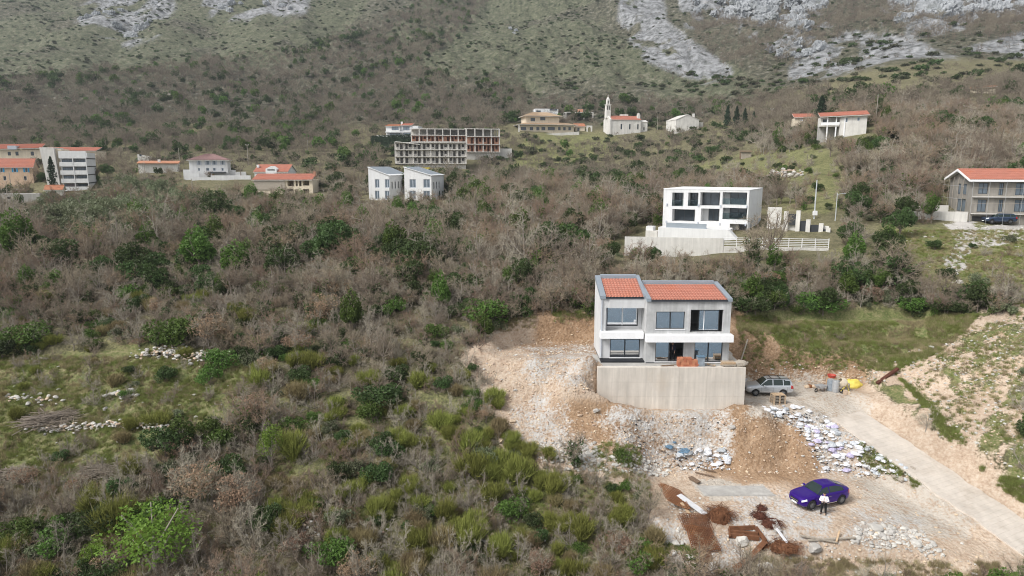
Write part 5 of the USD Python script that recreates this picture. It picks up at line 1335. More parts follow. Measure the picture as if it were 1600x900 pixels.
# concrete ramp with cast anti-slip ribs
def ramp_mesh():
    pts = [RAMP[0] + (RAMP[1] - RAMP[0]) * 0.10] + RAMP[1:]
    v, f = [], []
    s_all, prof = [], []
    for a, b in zip(pts[:-1], pts[1:]):
        n = int(np.linalg.norm(b - a) / 0.42)
        for k in range(n):
            for u, hh in ((0.0, 0.0), (0.70, 0.0), (0.78, 0.02), (0.92, 0.02)):
                s_all.append(a + (b - a) * (k + u) / n); prof.append(hh)
    s_all = np.array(s_all); d = np.gradient(s_all, axis=0); d[:, 2] = 0; d /= np.linalg.norm(d, axis=1, keepdims=True)
    nrm = np.stack([d[:, 1], -d[:, 0], np.zeros(len(d))], 1)
    cols = np.array([-RAMPW, -RAMPW, -RAMPW + 0.25, -0.8, 0.8, RAMPW - 0.25, RAMPW, RAMPW])
    rg = np.random.default_rng(3)
    edge_l = (n2(s_all[:, 1] * 1.0, s_all[:, 0], 1.2, 3, 9) - 0.5) * 0.85
    P = np.zeros((len(s_all), 8, 3))
    for j, c in enumerate(cols):
        P[:, j] = s_all + nrm * (c + (edge_l[:, None] if j in (0, 1, 6, 7) else 0 * edge_l[:, None]))
        P[:, j, 2] += (np.array(prof) if 2 <= j <= 5 else 0) + (-0.45 if j in (0, 7) else 0.0)
    dist0 = np.linalg.norm(s_all - s_all[0], axis=1); P[:, :, 2] -= (0.16 * (1 - smooth01(0, 3.5, dist0)))[:, None]
    m = 8; i = (np.arange(len(s_all) - 1)[:, None] * m + np.arange(m - 1)).ravel()
    return P.reshape(-1, 3), np.stack([i, i + m, i + m + 1, i + 1], 1)
mk('ramp_concrete', (0.53, 0.475, 0.415), var=0.16, scale=0.9, rough=0.92, dirt=(0.40, 0.34, 0.28), bump=0.012, bscale=14)
p = part('/World', 'concrete_road', ramp_mesh(), 'ramp_concrete')
meta(stage.GetPrimAtPath(p), 'steep ribbed concrete drive climbing from the lower right to the house', None, None, 'structure')
# flat grey concrete base on the lot
cs_ = [spot(*q) for q in ((1088, 761), (1193, 761), (1212, 777), (1101, 777))]
zt_ = max(c[2] for c in cs_)
solo('concrete_slab', MB().hexa([(c[0], c[1], c[2] - 0.2) for c in (cs_[3], cs_[2], cs_[1], cs_[0])] + [(c[0], c[1], c[2] + 0.06) for c in (cs_[3], cs_[2], cs_[1], cs_[0])]), 'raw_concrete', 'flat grey rectangular concrete base set in the dirt lot left of the purple car', 'slab')

# ---- cars
def car(name, label, paint, L, top, belt, bot, wid, wroof, axles, R, win, wsh, rear_glass, loc, rz, roof_rails=False, strip=False):
    fn = {k: PchipInterpolator(*np.array(v).T) for k, v in dict(top=top, belt=belt, bot=bot, wid=wid, wroof=wroof).items()}
    xs = np.concatenate([[0, 0.015, 0.04, 0.07], np.arange(0.1, L - 0.09, 0.045), [L - 0.07, L - 0.04, L - 0.015, L]])
    seg = [2, 2, 3, 5, 2, 9, 2, 6]
    rows = []
    for x in xs:
        zt, zb, z0, w, wr = (float(fn[k](x)) for k in ('top', 'belt', 'bot', 'wid', 'wroof'))
        zt = max(zt, zb + 0.02)
        P = np.array([(0, z0), (0.8 * w, z0), (0.965 * w, z0 + 0.10), (w, z0 + 0.45 * (zb - z0)), (0.985 * w, zb - 0.09), (0.94 * w, zb), (wr, zt - min(0.07, 0.4 * (zt - zb))), (0.72 * wr, zt - 0.004), (0, zt)])
        r = []
        for i, n in enumerate(seg):
            for k in range(n):
                r.append(P[i] + (P[i + 1] - P[i]) * k / n)
        r.append(P[-1]); rows.append(r)
    half = np.array(rows)                                        # (stations, m, 2)
    m = half.shape[1]
    ring = np.concatenate([half, half[:, -2:0:-1] * np.array([-1, 1])], 1)      # close round
    V = np.concatenate([np.repeat(xs[:, None, None], ring.shape[1], 1), ring], 2)
    k = ring.shape[1]; n = len(xs)
    i = (np.arange(n - 1)[:, None] * k + np.arange(k)[None, :]).ravel(); j = (np.arange(n - 1)[:, None] * k + (np.arange(k)[None, :] + 1) % k).ravel()
    F = np.vstack([np.stack([i, j, j + k], 1), np.stack([i, j + k, i + k], 1)])
    v = V.reshape(-1, 3)
    c0, c1 = len(v), len(v) + 1
    v = np.vstack([v, V[0].mean(0), V[-1].mean(0)])
    a = np.arange(k)
    F = np.vstack([F, np.stack([(a + 1) % k, a, np.full(k, c0)], 1), np.stack([(n - 1) * k + a, (n - 1) * k + (a + 1) % k, np.full(k, c1)], 1)])
    body = trimesh.Trimesh(v, F, process=False)
    T = thing(name, label, 'car', loc, rz)
    cutters = []
    for ax in axles:
        for s in (-1, 1):
            c = trimesh.creation.cylinder(R + 0.055, 0.46, sections=36); c.apply_transform(trimesh.transformations.rotation_matrix(math.pi / 2, [1, 0, 0]))
            c.apply_translation([ax, s * (fn['wid'](ax) - 0.12), R]); cutters.append(c)
    # body frame: middle of the car at the origin
    sh = np.array([-L / 2, 0, 0])
    b = cut(body, cutters); b.apply_translation(sh)
    part(T, 'body', b, paint, smooth=32)
    nv = body.vertex_normals[:n * k].reshape(n, k, 3)
    def patch(mask, off, mat, nm, parent=None, label=None):
        ii, jj = np.nonzero(mask)
        idx = np.stack([ii * k + jj, ii * k + (jj + 1) % k, (ii + 1) * k + (jj + 1) % k, (ii + 1) * k + jj], 1)
        if not len(idx): return
        used, inv = np.unique(idx, return_inverse=True)
        vv = (V + nv * off).reshape(-1, 3)[used] + sh
        return part(parent or T, nm, (vv, inv.reshape(idx.shape)), mat, smooth=True, label=label)
    cx = (xs[:-1] + xs[1:])[:, None] / 2
    zc = (V[:-1, :, 2] + np.roll(V, -1, 1)[1:, :, 2]) / 2; yc = (V[:-1, :, 1] + np.roll(V, -1, 1)[1:, :, 1]) / 2
    f0 = sum(seg[:5]); f1 = f0 + seg[5]
    rowi = np.arange(k)[None, :]
    side = ((rowi >= f0) & (rowi < f1)) | ((rowi >= k - f1) & (rowi < k - f0))
    zb = fn['belt'](cx); zt = fn['top'](cx)
    for (x0, x1) in win:
        for sgn in (1, -1):
            patch(side & (zc > zb + 0.035) & (zc < zt - 0.10) & (cx > x0) & (cx < x1) & (yc * sgn > 0), 0.006, 'glass_car_solid', 'side_window')
    topr = ((rowi >= f1) & (rowi < k - f1))
    patch(topr & (cx > wsh[0]) & (cx < wsh[1]) & (np.abs(yc) < 0.93 * fn['wroof'](cx)), 0.006, 'glass_car_solid', 'windscreen')
    patch(topr & (cx > rear_glass[0]) & (cx < rear_glass[1]) & (np.abs(yc) < 0.88 * fn['wroof'](cx)), 0.006, 'glass_car_solid', 'rear_window')
    d0 = sum(seg[:3]); d1 = sum(seg[:5])
    low = ((rowi >= d0 + 2) & (rowi < d1 + 1)) | ((rowi >= k - d1 - 1) & (rowi < k - d0 - 2))
    for sgn in (1, -1):
        patch(low & (rowi % (k - 1) >= 0) & ((rowi >= d0 + 4) & (rowi < d1) | (rowi >= k - d1) & (rowi < k - d0 - 4)) & (cx > 0.08) & (cx < 0.40) & (yc * sgn > 0), 0.007, 'lamp_lens', 'headlight')
        patch(low & (cx > L - 0.30) & (cx < L - 0.02) & (yc * sgn > 0), 0.007, 'tail_red', 'tail_light')
    for ax in axles:
        for s in (-1, 1):
            yo = s * (float(fn['wid'](ax)) - 0.125)
            prof = np.array([(R * 0.60, -0.11), (R * 0.93, -0.115), (R, -0.085), (R, 0.085), (R * 0.93, 0.115), (R * 0.60, 0.11)])
            ty = trimesh.creation.revolve(prof, sections=36); ty.apply_transform(trimesh.transformations.rotation_matrix(math.pi / 2, [1, 0, 0])); ty.apply_translation([ax - L / 2, yo, R])
            w = part(T, 'wheel', ty, 'rubber', smooth=40)
            mb = MB()
            for q in range(10):
                an = q * 2 * math.pi / 10
                mb.bar((ax - L / 2 + 0.03 * math.cos(an), yo + s * 0.085, R + 0.03 * math.sin(an)), (ax - L / 2 + R * 0.64 * math.cos(an), yo + s * 0.085, R + R * 0.64 * math.sin(an)), 0.032, 0.032)
            rr = trimesh.creation.annulus(R * 0.60, R * 0.68, 0.2, sections=36); rr.apply_transform(trimesh.transformations.rotation_matrix(math.pi / 2, [1, 0, 0])); rr.apply_translation([ax - L / 2, yo, R])
            part(w, 'rim', trimesh.util.concatenate([mb.mesh(), rr]), 'alloy')
            hb = trimesh.creation.cylinder(R * 0.58, 0.04, sections=24); hb.apply_transform(trimesh.transformations.rotation_matrix(math.pi / 2, [1, 0, 0])); hb.apply_translation([ax - L / 2, yo - s * 0.03, R])
            part(w, 'brake_disc', hb, 'black_plastic')
    g0 = -L / 2
    part(T, 'grille', MB().box(g0 - 0.022, g0 + 0.03, -0.42, 0.42, 0.52, 0.72), 'black_plastic')
    part(T, 'grille_bar', MB().box(g0 - 0.034, g0 - 0.023, -0.40, 0.40, 0.60, 0.635), 'chrome')
    part(T, 'number_plate', MB().box(g0 - 0.045, g0 - 0.005, -0.26, 0.26, 0.37, 0.49), 'plate_white')
    part(T, 'number_plate', MB().box(L / 2 + 0.005, L / 2 + 0.03, -0.26, 0.26, 0.70, 0.81), 'plate_white')
    mx = win[0][0] + 0.28 - L / 2
    for s in (-1, 1):
        e = trimesh.creation.icosphere(2, 1.0); e.apply_scale([0.10, 0.13, 0.085]); e.apply_translation([mx, s * (float(fn['wid'](mx + L / 2)) + 0.09), float(fn['belt'](mx + L / 2)) + 0.07])
        part(T, 'mirror', e, paint, smooth=True)
        part(T, 'sill', MB().box(axles[0] + R + 0.1 - L / 2, axles[1] - R - 0.1 - L / 2, s * (float(fn['wid'](L / 2)) - 0.03), s * (float(fn['wid'](L / 2)) + 0.008), 0.30, 0.345) if s > 0 else MB().box(axles[0] + R + 0.1 - L / 2, axles[1] - R - 0.1 - L / 2, -(float(fn['wid'](L / 2)) + 0.008), -(float(fn['wid'](L / 2)) - 0.03), 0.30, 0.345), 'chrome' if strip else 'black_plastic')
        part(T, 'door_handle', MB().box(0.12, 0.32, s * float(fn['wid'](L / 2)) * 0.985 - 0.02, s * float(fn['wid'](L / 2)) * 0.985 + 0.02, 0.86, 0.885), 'chrome' if strip else paint)
        for xd in (win[0][0] + 0.02, (win[0][1] + win[1][0]) / 2, win[-1][1] - 0.32):     # shut lines of the doors
            wz = float(fn['wid'](xd))
            part(T, 'door_gap', MB().box(xd - L / 2 - 0.007, xd - L / 2 + 0.007, min(s * (wz - 0.05), s * (wz + 0.002)), max(s * (wz - 0.05), s * (wz + 0.002)), 0.42, float(fn['belt'](xd)) - 0.10), 'black_plastic')
    if roof_rails:
        for s in (-1, 1):
            part(T, 'roof_rail', MB().bar((1.95 - L / 2, s * 0.56, 1.71), (4.0 - L / 2, s * 0.56, 1.69), 0.04, 0.05), 'black_plastic')
        for xx in (2.35, 3.2):
            part(T, 'roof_bar', MB().bar((xx - L / 2, -0.56, 1.74), (xx - L / 2, 0.56, 1.74), 0.05, 0.03), 'black_plastic')
    return T
MAT['glass_car_solid'] = usdkit.material(stage, '/World/Looks/glass_car_solid', {'p': ('principled_bsdf', {'base_color': (0.01, 0.02, 0.018), 'roughness': 0.05, 'specular_ior_level': 0.7})}, [], surface='p.BSDF')
coupe = dict(L=4.73, top=[(0, .66), (.06, .84), (.25, .97), (1.0, 1.08), (1.38, 1.13), (2.05, 1.57), (2.55, 1.655), (3.2, 1.63), (4.0, 1.41), (4.45, 1.22), (4.66, 1.14), (4.73, .86)],
             belt=[(0, .62), (.10, .80), (.9, .985), (1.4, 1.03), (3.0, 1.07), (4.0, 1.11), (4.6, 1.04), (4.73, .78)], bot=[(0, .40), (.3, .25), (4.3, .27), (4.73, .46)],
             wid=[(0, .56), (.12, .76), (.45, .91), (1.0, .955), (2.4, .945), (3.8, .965), (4.4, .89), (4.73, .72)], wroof=[(0, .48), (.5, .74), (1.38, .80), (2.1, .63), (3.2, .60), (4.0, .62), (4.6, .70), (4.73, .55)],
             axles=(0.90, 3.77), R=0.39, win=[(1.5, 2.52), (2.60, 3.95)], wsh=(1.45, 2.12), rear_glass=(3.45, 4.35))
suv = dict(L=4.5, top=[(0, .72), (.06, .88), (.3, .98), (1.0, 1.07), (1.2, 1.11), (1.9, 1.60), (2.3, 1.68), (3.9, 1.645), (4.25, 1.52), (4.44, 1.10), (4.5, .85)],
           belt=[(0, .68), (.10, .84), (.9, .97), (1.3, 1.00), (3.0, 1.03), (4.2, 1.05), (4.44, .98), (4.5, .80)], bot=[(0, .42), (.3, .30), (4.2, .32), (4.5, .46)],
           wid=[(0, .58), (.12, .74), (.45, .84), (1.0, .885), (3.8, .885), (4.3, .85), (4.5, .74)], wroof=[(0, .5), (.5, .68), (1.2, .74), (1.9, .63), (3.2, .62), (4.2, .60), (4.4, .66), (4.5, .55)],
           axles=(0.86, 3.48), R=0.345, win=[(1.35, 2.45), (2.53, 3.45), (3.53, 4.15)], wsh=(1.27, 1.92), rear_glass=(4.22, 4.42))
gcar = np.array([24.25, 51.0]); 
zc_ = [zq(gcar[0] + a, gcar[1] + b).item() for a, b in ((-1.5, -1), (1.5, 0), (-1.3, 1), (1.5, 1.4))]
car('purple_car', 'glossy purple coupe-roofed car parked on the bare dirt lot beside a person', 'paint_purple', loc=(gcar[0], gcar[1], np.mean(zc_) + 0.0), rz=math.radians(19), strip=True, **coupe)
p_ = spot(1204, 620)
car('silver_car', 'silver estate off-roader with roof bars parked beside the concrete podium wall', 'paint_silver', loc=(p_[0], p_[1] + 0.9, DRVZ + 0.02), rz=math.radians(-2), roof_rails=True, **suv)
p_ = spot(1560, 350)
car('dark_blue_car', 'dark blue car parked in front of the scaffolded grey house', 'paint_blue', loc=(p_[0], p_[1], p_[2] + 0.05), rz=math.radians(-8), **{**suv, 'top': [(a, b * 0.93) for a, b in suv['top']]})

# ---- people
def figure(bones, res=0.03, it=8):
    M = None
    for p, q, r0, r1 in bones:
        s = [trimesh.creation.icosphere(1, r).apply_translation(c) for c, r in ((p, r0), (q, r1))]
        h = manifold3d.Manifold.hull_points(np.vstack([k.vertices for k in s]))
        M = h if M is None else M + h
    o = M.refine_to_length(res).to_mesh()
    t = trimesh.Trimesh(o.vert_properties[:, :3], o.tri_verts, process=True)
    trimesh.smoothing.filter_taubin(t, iterations=it)
    return t
def person(label, loc, rz, top, bottom, pose):
    T = thing('person', label, 'person', loc, rz)
    # faces -y; right is -x
    hipz, shz = 0.93, 1.43
    legs = [(-1, (-0.11, 0.0, hipz), (-0.14, -0.03, 0.50), (-0.15, 0.03, 0.09)), (1, (0.11, 0, hipz), (0.14, -0.02, 0.50), (0.17, 0.02, 0.09))]
    if pose == 'front':
        arms = [(-1, (-0.21, 0, shz - 0.02), (-0.31, -0.03, 1.14), (-0.10, -0.24, 1.12)), (1, (0.21, 0, shz - 0.02), (0.31, -0.03, 1.14), (0.10, -0.24, 1.12))]
    else:
        arms = [(-1, (-0.21, 0, shz - 0.02), (-0.27, 0.03, 1.13), (-0.25, -0.06, 0.88)), (1, (0.21, 0, shz - 0.02), (0.28, 0.02, 1.13), (0.20, -0.14, 0.90))]
    skin, shirt, trs = [], [], []
    skin += [((0, 0, 1.45), (0, -0.015, 1.56), 0.058, 0.056), ((0, 0.0, 1.635), (0, -0.02, 1.63), 0.092, 0.088), ((0, -0.035, 1.585), (0, -0.06, 1.565), 0.062, 0.042), ((0, -0.10, 1.625), (0, -0.113, 1.605), 0.014, 0.017)]
    for s in (-1, 1):
        skin.append(((s * 0.088, 0.005, 1.63), (s * 0.094, 0.012, 1.645), 0.018, 0.02))
    skin += [((0, 0, 0.98), (0, 0.01, 1.35), 0.085, 0.085)]
    torso = [((-0.09, 0, 0.99), (-0.11, 0.0, 1.33), 0.115, 0.115), ((0.09, 0, 0.99), (0.11, 0.0, 1.33), 0.115, 0.115), ((-0.16, 0.0, 1.39), (0.16, 0.0, 1.39), 0.075, 0.075), ((0, 0, 1.38), (0, 0, 1.47), 0.09, 0.065)]
    shirt += torso
    for s, sh, el, wr in arms:
        shirt += [(sh, el, 0.068, 0.056), (el, tuple(np.array(el) + 0.55 * (np.array(wr) - el)), 0.056, 0.05)]
        skin += [(sh, el, 0.045, 0.038), (el, wr, 0.038, 0.028)]
        w = np.array(wr); d = (w - np.array(el)); d /= np.linalg.norm(d)
        side = np.cross(d, [0, 0, 1.0]); side /= max(np.linalg.norm(side), 1e-6)
        palm = w + d * 0.085
        skin.append((tuple(w), tuple(palm), 0.028, 0.036))
        up = np.cross(side, d)
        for q, (o, ln) in enumerate(((-0.030, 0.062), (-0.010, 0.076), (0.011, 0.072), (0.031, 0.055))):
            b = palm + side * o + d * 0.012; k1 = b + d * ln * 0.55 - up * 0.006; k2 = k1 + d * ln * 0.35 - up * 0.03
            skin += [(tuple(b), tuple(k1), 0.0095, 0.009), (tuple(k1), tuple(k2), 0.009, 0.008)]
        th = w + d * 0.03 - s * 0.0 * side
        skin.append((tuple(th + side * -s * 0.02), tuple(th + side * -s * 0.055 + d * 0.045), 0.013, 0.010))
    for s, hp, kn, an in legs:
        trs += [(hp, kn, 0.115, 0.085), (kn, tuple(np.array(an) + [0, 0, 0.03]), 0.085, 0.072)]
        skin += [(hp, kn, 0.085, 0.055), (kn, an, 0.055, 0.04), (an, (an[0], an[1] - 0.1, 0.045), 0.04, 0.035)]
    trs += [((-0.08, 0, 0.95), (0.08, 0, 0.95), 0.125, 0.125), ((-0.07, 0, 1.0), (0.07, 0, 1.0), 0.115, 0.115)]
    part(T, 'body', figure(skin, 0.018, 4), 'skin', smooth=True)
    part(T, 'shirt' if pose == 'front' else 'jacket', figure(shirt, 0.03), top, smooth=True)
    part(T, 'trousers', figure(trs, 0.03), bottom, smooth=True)
    for s, hp, kn, an in legs:
        part(T, 'shoe', figure([((an[0], an[1] + 0.03, 0.05), (an[0] + 0.02 * s, an[1] - 0.16, 0.04), 0.05, 0.042)], 0.02, 3), 'cloth_black', smooth=True)
    part(T, 'hair', figure([((0, 0.022, 1.67), (0, -0.015, 1.69), 0.092, 0.078), ((0, 0.045, 1.60), (0, 0.03, 1.66), 0.068, 0.09)], 0.02, 4), 'hair_dark', smooth=True)
    for s in (-1, 1):
        e = trimesh.creation.icosphere(1, 0.011); e.apply_translation([s * 0.033, -0.103, 1.64])
        part(T, 'eye', e, 'cloth_black')
    part(T, 'mouth', MB().box(-0.022, 0.022, -0.108, -0.095, 1.572, 1.58), 'tail_red')
    return T
pp = spot(1286, 804)
T = person('person in white top and black trousers standing before the purple car', pp - np.array([0, 0, 0.005]), math.radians(-24), 'shirt_white', 'cloth_black', 'front')
c_ = thing('remote_controller', 'small dark handheld controller held by the person in the white top', 'controller', pp, math.radians(-24))
part(c_, 'case', MB().box(-0.085, 0.085, -0.36, -0.26, 1.10, 1.14), 'black_plastic')
part(c_, 'screen', MB().hexa([(-0.07, -0.375, 1.142), (0.07, -0.375, 1.142), (0.07, -0.36, 1.142), (-0.07, -0.36, 1.142), (-0.07, -0.40, 1.225), (0.07, -0.40, 1.225), (0.07, -0.39, 1.225), (-0.07, -0.39, 1.225)]), 'pane_far')
dx0, dx1, dz0, dz1 = rw['c']
person('person in dark clothes standing in the open ground-floor doorway of the house', (dx0 + (dx1 - dx0) * 0.64, Y0 + 0.42, PADZ + 0.155), math.radians(-8), 'cloth_navy', 'cloth_black', 'door')
# white ladder inside the upper right window
T = thing('white_ladder', 'white ladder leaning inside the upper right window of the house', 'ladder', (wb_[0] + 1.72, Y0 + 0.8, zm + 0.1))
for s in (-0.22, 0.22):
    part(T, 'rail', MB().bar((s, 0, 0), (s, 0.5, 2.0), 0.06, 0.05), 'frame_white')
for k in range(7):
    part(T, 'rung', MB().bar((-0.22, 0.07 + 0.065 * k, 0.25 + 0.26 * k), (0.22, 0.07 + 0.065 * k, 0.25 + 0.26 * k), 0.05, 0.04), 'frame_white')

# ---- materials on the podium
tz = PADZ + 0.062
def on_wall(px):
    return fx(px, 571, WY + 0.35)
rng = np.random.default_rng(17)
def pallet(T, x0, x1, y0, y1, z):
    for k in range(5):
        w_ = (x1 - x0) / 5; part(T, 'slat', MB().box(x0 + k * w_ + 0.015, x0 + (k + 1) * w_ - 0.015, y0, y1, z + 0.10, z + 0.13), 'timber_grey')
    for yy in (y0, (y0 + y1) / 2 - 0.05, y1 - 0.1):
        part(T, 'bearer', MB().box(x0, x0 + 0.14, yy, yy + 0.1, z, z + 0.099).box((x0 + x1) / 2 - 0.07, (x0 + x1) / 2 + 0.07, yy, yy + 0.1, z, z + 0.099).box(x1 - 0.14, x1, yy, yy + 0.1, z, z + 0.099), 'timber')
mk('brick_red', (0.36, 0.125, 0.07), var=0.2, scale=3, rough=0.95)
mk('brick_orange', (0.43, 0.18, 0.10), var=0.2, scale=3, rough=0.95)
T = thing('brick_stack', 'stack of orange hollow bricks on the podium edge before the doorway', 'brick stack', (on_wall(1059), WY + 0.3, tz))
for r in range(4):
    for c in range(7 if r < 3 else 5):
        for d in range(2):
            o = rng.uniform(-0.012, 0.012, 3)
            part(T, 'brick', MB().box(0.26 * c + o[0], 0.26 * c + 0.245 + o[0], 0.27 * d + o[1], 0.27 * d + 0.25 + o[1], 0.20 * r, 0.20 * r + 0.19), 'brick_red' if rng.random() < 0.5 else 'brick_orange')
T = thing('brick_heap', 'small tumbled heap of dark red bricks right of the brick stack', 'brick heap', (on_wall(1087), WY + 0.3, tz))
for k in range(16):
    a = rng.uniform(0, 6.28); q = rng.uniform([0, 0, 0.02], [0.45, 0.45, 0.55])
    part(T, 'brick', MB().bar(q, q + 0.22 * np.array([math.cos(a), math.sin(a), rng.uniform(-0.2, 0.2)]), 0.11, 0.11), 'brick_red')
T = thing('grey_crate', 'grey-blue plastic wrapped crate standing right of the bricks', 'crate', (on_wall(1095.5), WY + 0.35, tz))
bx_ = trimesh.creation.box([0.62, 0.6, 0.85]); bx_ = bx_.subdivide().subdivide(); bx_.vertices += (meshkit.noise(bx_.vertices * 5)[:, None] - 0.5) * 0.10; bx_.apply_translation([0, 0.25, 0.42])
part(T, 'wrapping', bx_, 'grey_plastic'); part(T, 'lid', MB().box(-0.35, 0.35, -0.08, 0.58, 0.86, 0.93), 'blue_tarp')
T = thing('pallet_pieces', 'broken timber pallet pieces lying right of the grey crate', 'pallet', (on_wall(1104), WY + 0.25, tz))
for k in range(6):
    part(T, 'slat', MB().bar((0.05 + 0.12 * k, 0.02, 0.30 - 0.04 * k), (0.25 + 0.13 * k, 0.45, 0.06), 0.10, 0.03), 'timber')
T = thing('plank_bundle', 'thick bundle of sawn planks near the right end of the podium', 'plank bundle', (on_wall(1128), WY + 0.2, tz))
for r in range(4):
    for c in range(4):
        o = rng.uniform(-0.06, 0.06)
        part(T, 'plank', MB().box(o, 1.18 + o, 0.17 * c, 0.17 * c + 0.155, 0.09 * r + 0.06, 0.09 * r + 0.14), 'timber' if rng.random() < 0.6 else 'timber_grey')
for x in (0.15, 0.95):
    part(T, 'bearer', MB().box(x, x + 0.1, 0, 0.68, 0, 0.058), 'timber_dark')
T = thing('sand_bag', 'pale bulging sack at the right end of the podium', 'sack', (on_wall(1154), WY + 0.4, tz))
b = trimesh.creation.icosphere(3, 1.0); b.apply_scale([0.62, 0.42, 0.30]); b.vertices += (meshkit.noise(b.vertices * 4)[:, None] - 0.5) * 0.15; b.apply_translation([0.25, 0.1, 0.27])
part(T, 'sack', b, 'timber_grey', smooth=True); part(T, 'tie', MB().tube((0.78, 0.1, 0.3), (0.92, 0.1, 0.36), 0.06, 0.09, n=8), 'timber_grey')
T = thing('scrap_timber', 'few thin timber offcuts on the podium left of the bricks', 'timber', (on_wall(1031), WY + 0.25, tz))
for k in range(6):
    q = rng.uniform([0, 0, 0.03], [1.0, 0.4, 0.1]); a = rng.uniform(-0.3, 0.3)
    part(T, 'offcut', MB().bar(q, q + [0.6 * math.cos(a), 0.6 * math.sin(a), 0.04], 0.07, 0.05), 'timber_dark')
# ---- on the drive
g = spot(1215, 630)
T = thing('pallet_stack', 'stack of wooden pallets at the edge of the drive before the silver car', 'pallet stack', g, 0.1)
for k in range(6):
    pallet(T, -0.6, 0.6, -0.4, 0.4, 0.145 * k)
part(T, 'cover', MB().box(-0.6, 0.55, -0.42, 0.40, 0.88, 0.90), 'timber')
a, b_ = spot(1172, 600), spot(1192, 560)
solo('leaning_prop', MB().tube((21.9, 65.5, 5.2), (24.4, 69.6, 8.3), 0.07, n=8), 'timber_grey', 'long pale timber prop leaning on the bank behind the silver car', 'prop')
T = thing('junk_heap', 'heap of grey junk and sheeting between podium wall and silver car', 'junk heap', (22.2, 66.3, DRVZ))
for k in range(14):
    q = rng.uniform([-0.6, -0.6, 0.1], [0.9, 0.8, 1.2]); d = rng.normal(size=3); d /= np.linalg.norm(d); d[2] *= 0.3
    part(T, 'sheet' if k % 2 else 'bar', MB().bar(q, q + d * 1.1, 0.06 if k % 2 == 0 else 0.4, 0.05), ('galvanised', 'grey_bag', 'black_plastic')[k % 3])
g = spot(1282, 612)
T = thing('wheelbarrow', 'grey wheelbarrow standing on the drive left of the barrels', 'wheelbarrow', g, 0.5)
part(T, 'tray', MB().hexa([(-0.35, -0.25, 0.35), (0.3, -0.25, 0.35), (0.3, 0.25, 0.35), (-0.35, 0.25, 0.35), (-0.6, -0.36, 0.68), (0.5, -0.36, 0.62), (0.5, 0.36, 0.62), (-0.6, 0.36, 0.68)]), 'galvanised')
for s in (-1, 1):
    part(T, 'handle', MB().tube((-0.6, s * 0.12, 0.22), (0.95, s * 0.28, 0.60), 0.025, n=6), 'rust'); part(T, 'leg', MB().tube((0.25, s * 0.2, 0.4), (0.35, s * 0.22, 0.0), 0.022, n=6), 'rust')
wh = trimesh.creation.torus(0.16, 0.05); wh.apply_transform(trimesh.transformations.rotation_matrix(math.pi / 2, [1, 0, 0])); wh.apply_translation([-0.68, 0, 0.2]); part(T, 'wheel', wh, 'rubber')
def barrel(px, py, label, mat, h=1.0, r=0.34):
    g = spot(px, py)
    T = thing('barrel', label, 'barrel', g)
    prof = np.array([(0, 0), (r * 0.94, 0), (r, 0.05), (r, h * 0.33), (r * 1.04, h * 0.35), (r, h * 0.37), (r, h * 0.64), (r * 1.04, h * 0.66), (r, h * 0.68), (r, h - 0.04), (r * 0.95, h), (r * 0.9, h - 0.03), (0, h - 0.03)])
    part(T, 'drum', trimesh.creation.revolve(prof, sections=24), mat, smooth=40); part(T, 'lid', trimesh.creation.cylinder(r * 0.86, 0.03, sections=20).apply_translation([0, 0, h - 0.01]), 'galvanised')
barrel(1297, 611, 'blue-grey steel barrel standing left of its pair by the cement mixer', 'grey_plastic', 1.15)
barrel(1305, 613, 'green-grey steel barrel standing between the other barrel and the cement mixer', 'galvanised', 1.15)
g = spot(1300, 600)
T = thing('red_tub', 'red mixing tub perched behind the two barrels', 'tub', g + np.array([0, 0.2, 0.6]))
part(T, 'tub', trimesh.creation.revolve(np.array([(0, 0), (0.32, 0), (0.45, 0.28), (0.42, 0.28), (0.3, 0.04), (0, 0.04)]), sections=24), 'red_paint'); part(T, 'stand', MB().box(-0.4, 0.4, -0.3, 0.3, -0.65, -0.003), 'timber')
g = spot(1316, 612)
T = thing('cement_mixer', 'cream cement mixer drum on a small wheeled frame', 'cement mixer', g, 0.3)
dr_ = trimesh.creation.revolve(np.array([(0, 0), (0.22, 0.0), (0.44, 0.18), (0.46, 0.42), (0.28, 0.78), (0.24, 0.78), (0.40, 0.42), (0, 0.1)]), sections=28); dr_.apply_transform(trimesh.transformations.rotation_matrix(-1.0, [0, 1, 0])); dr_.apply_translation([0.25, 0, 0.75])
part(T, 'drum', dr_, 'cream_render', smooth=40); part(T, 'frame', MB().bar((-0.5, -0.3, 0.15), (0.4, -0.25, 0.85), 0.06).bar((-0.5, 0.3, 0.15), (0.4, 0.25, 0.85), 0.06).bar((0.55, -0.3, 0), (0.2, -0.25, 0.9), 0.06).bar((0.55, 0.3, 0), (0.2, 0.25, 0.9), 0.06), 'yellow_paint')
for s in (-1, 1):
    wh = trimesh.creation.torus(0.17, 0.045); wh.apply_transform(trimesh.transformations.rotation_matrix(math.pi / 2, [1, 0, 0])); wh.apply_translation([-0.5, s * 0.38, 0.2]); part(T, 'wheel', wh, 'rubber')
def crumple(sx, sy, sz, seed, sub=3, amt=0.35, freq=2.2, flat=True):
    b = trimesh.creation.icosphere(sub, 1.0)
    v = b.vertices
    v = v * (1 + amt * (meshkit.fbm(v * freq + seed * 7.3, 3, seed) - 0.5)[:, None] * 2)
    if flat: v[:, 2] = np.maximum(v[:, 2], -0.35)
    return trimesh.Trimesh(v * [sx, sy, sz], b.faces, process=False)
g = spot(1331, 604)
T = thing('yellow_tarp_heap', 'yellow tarpaulin thrown over a heap right of the cement mixer', 'tarpaulin', g)
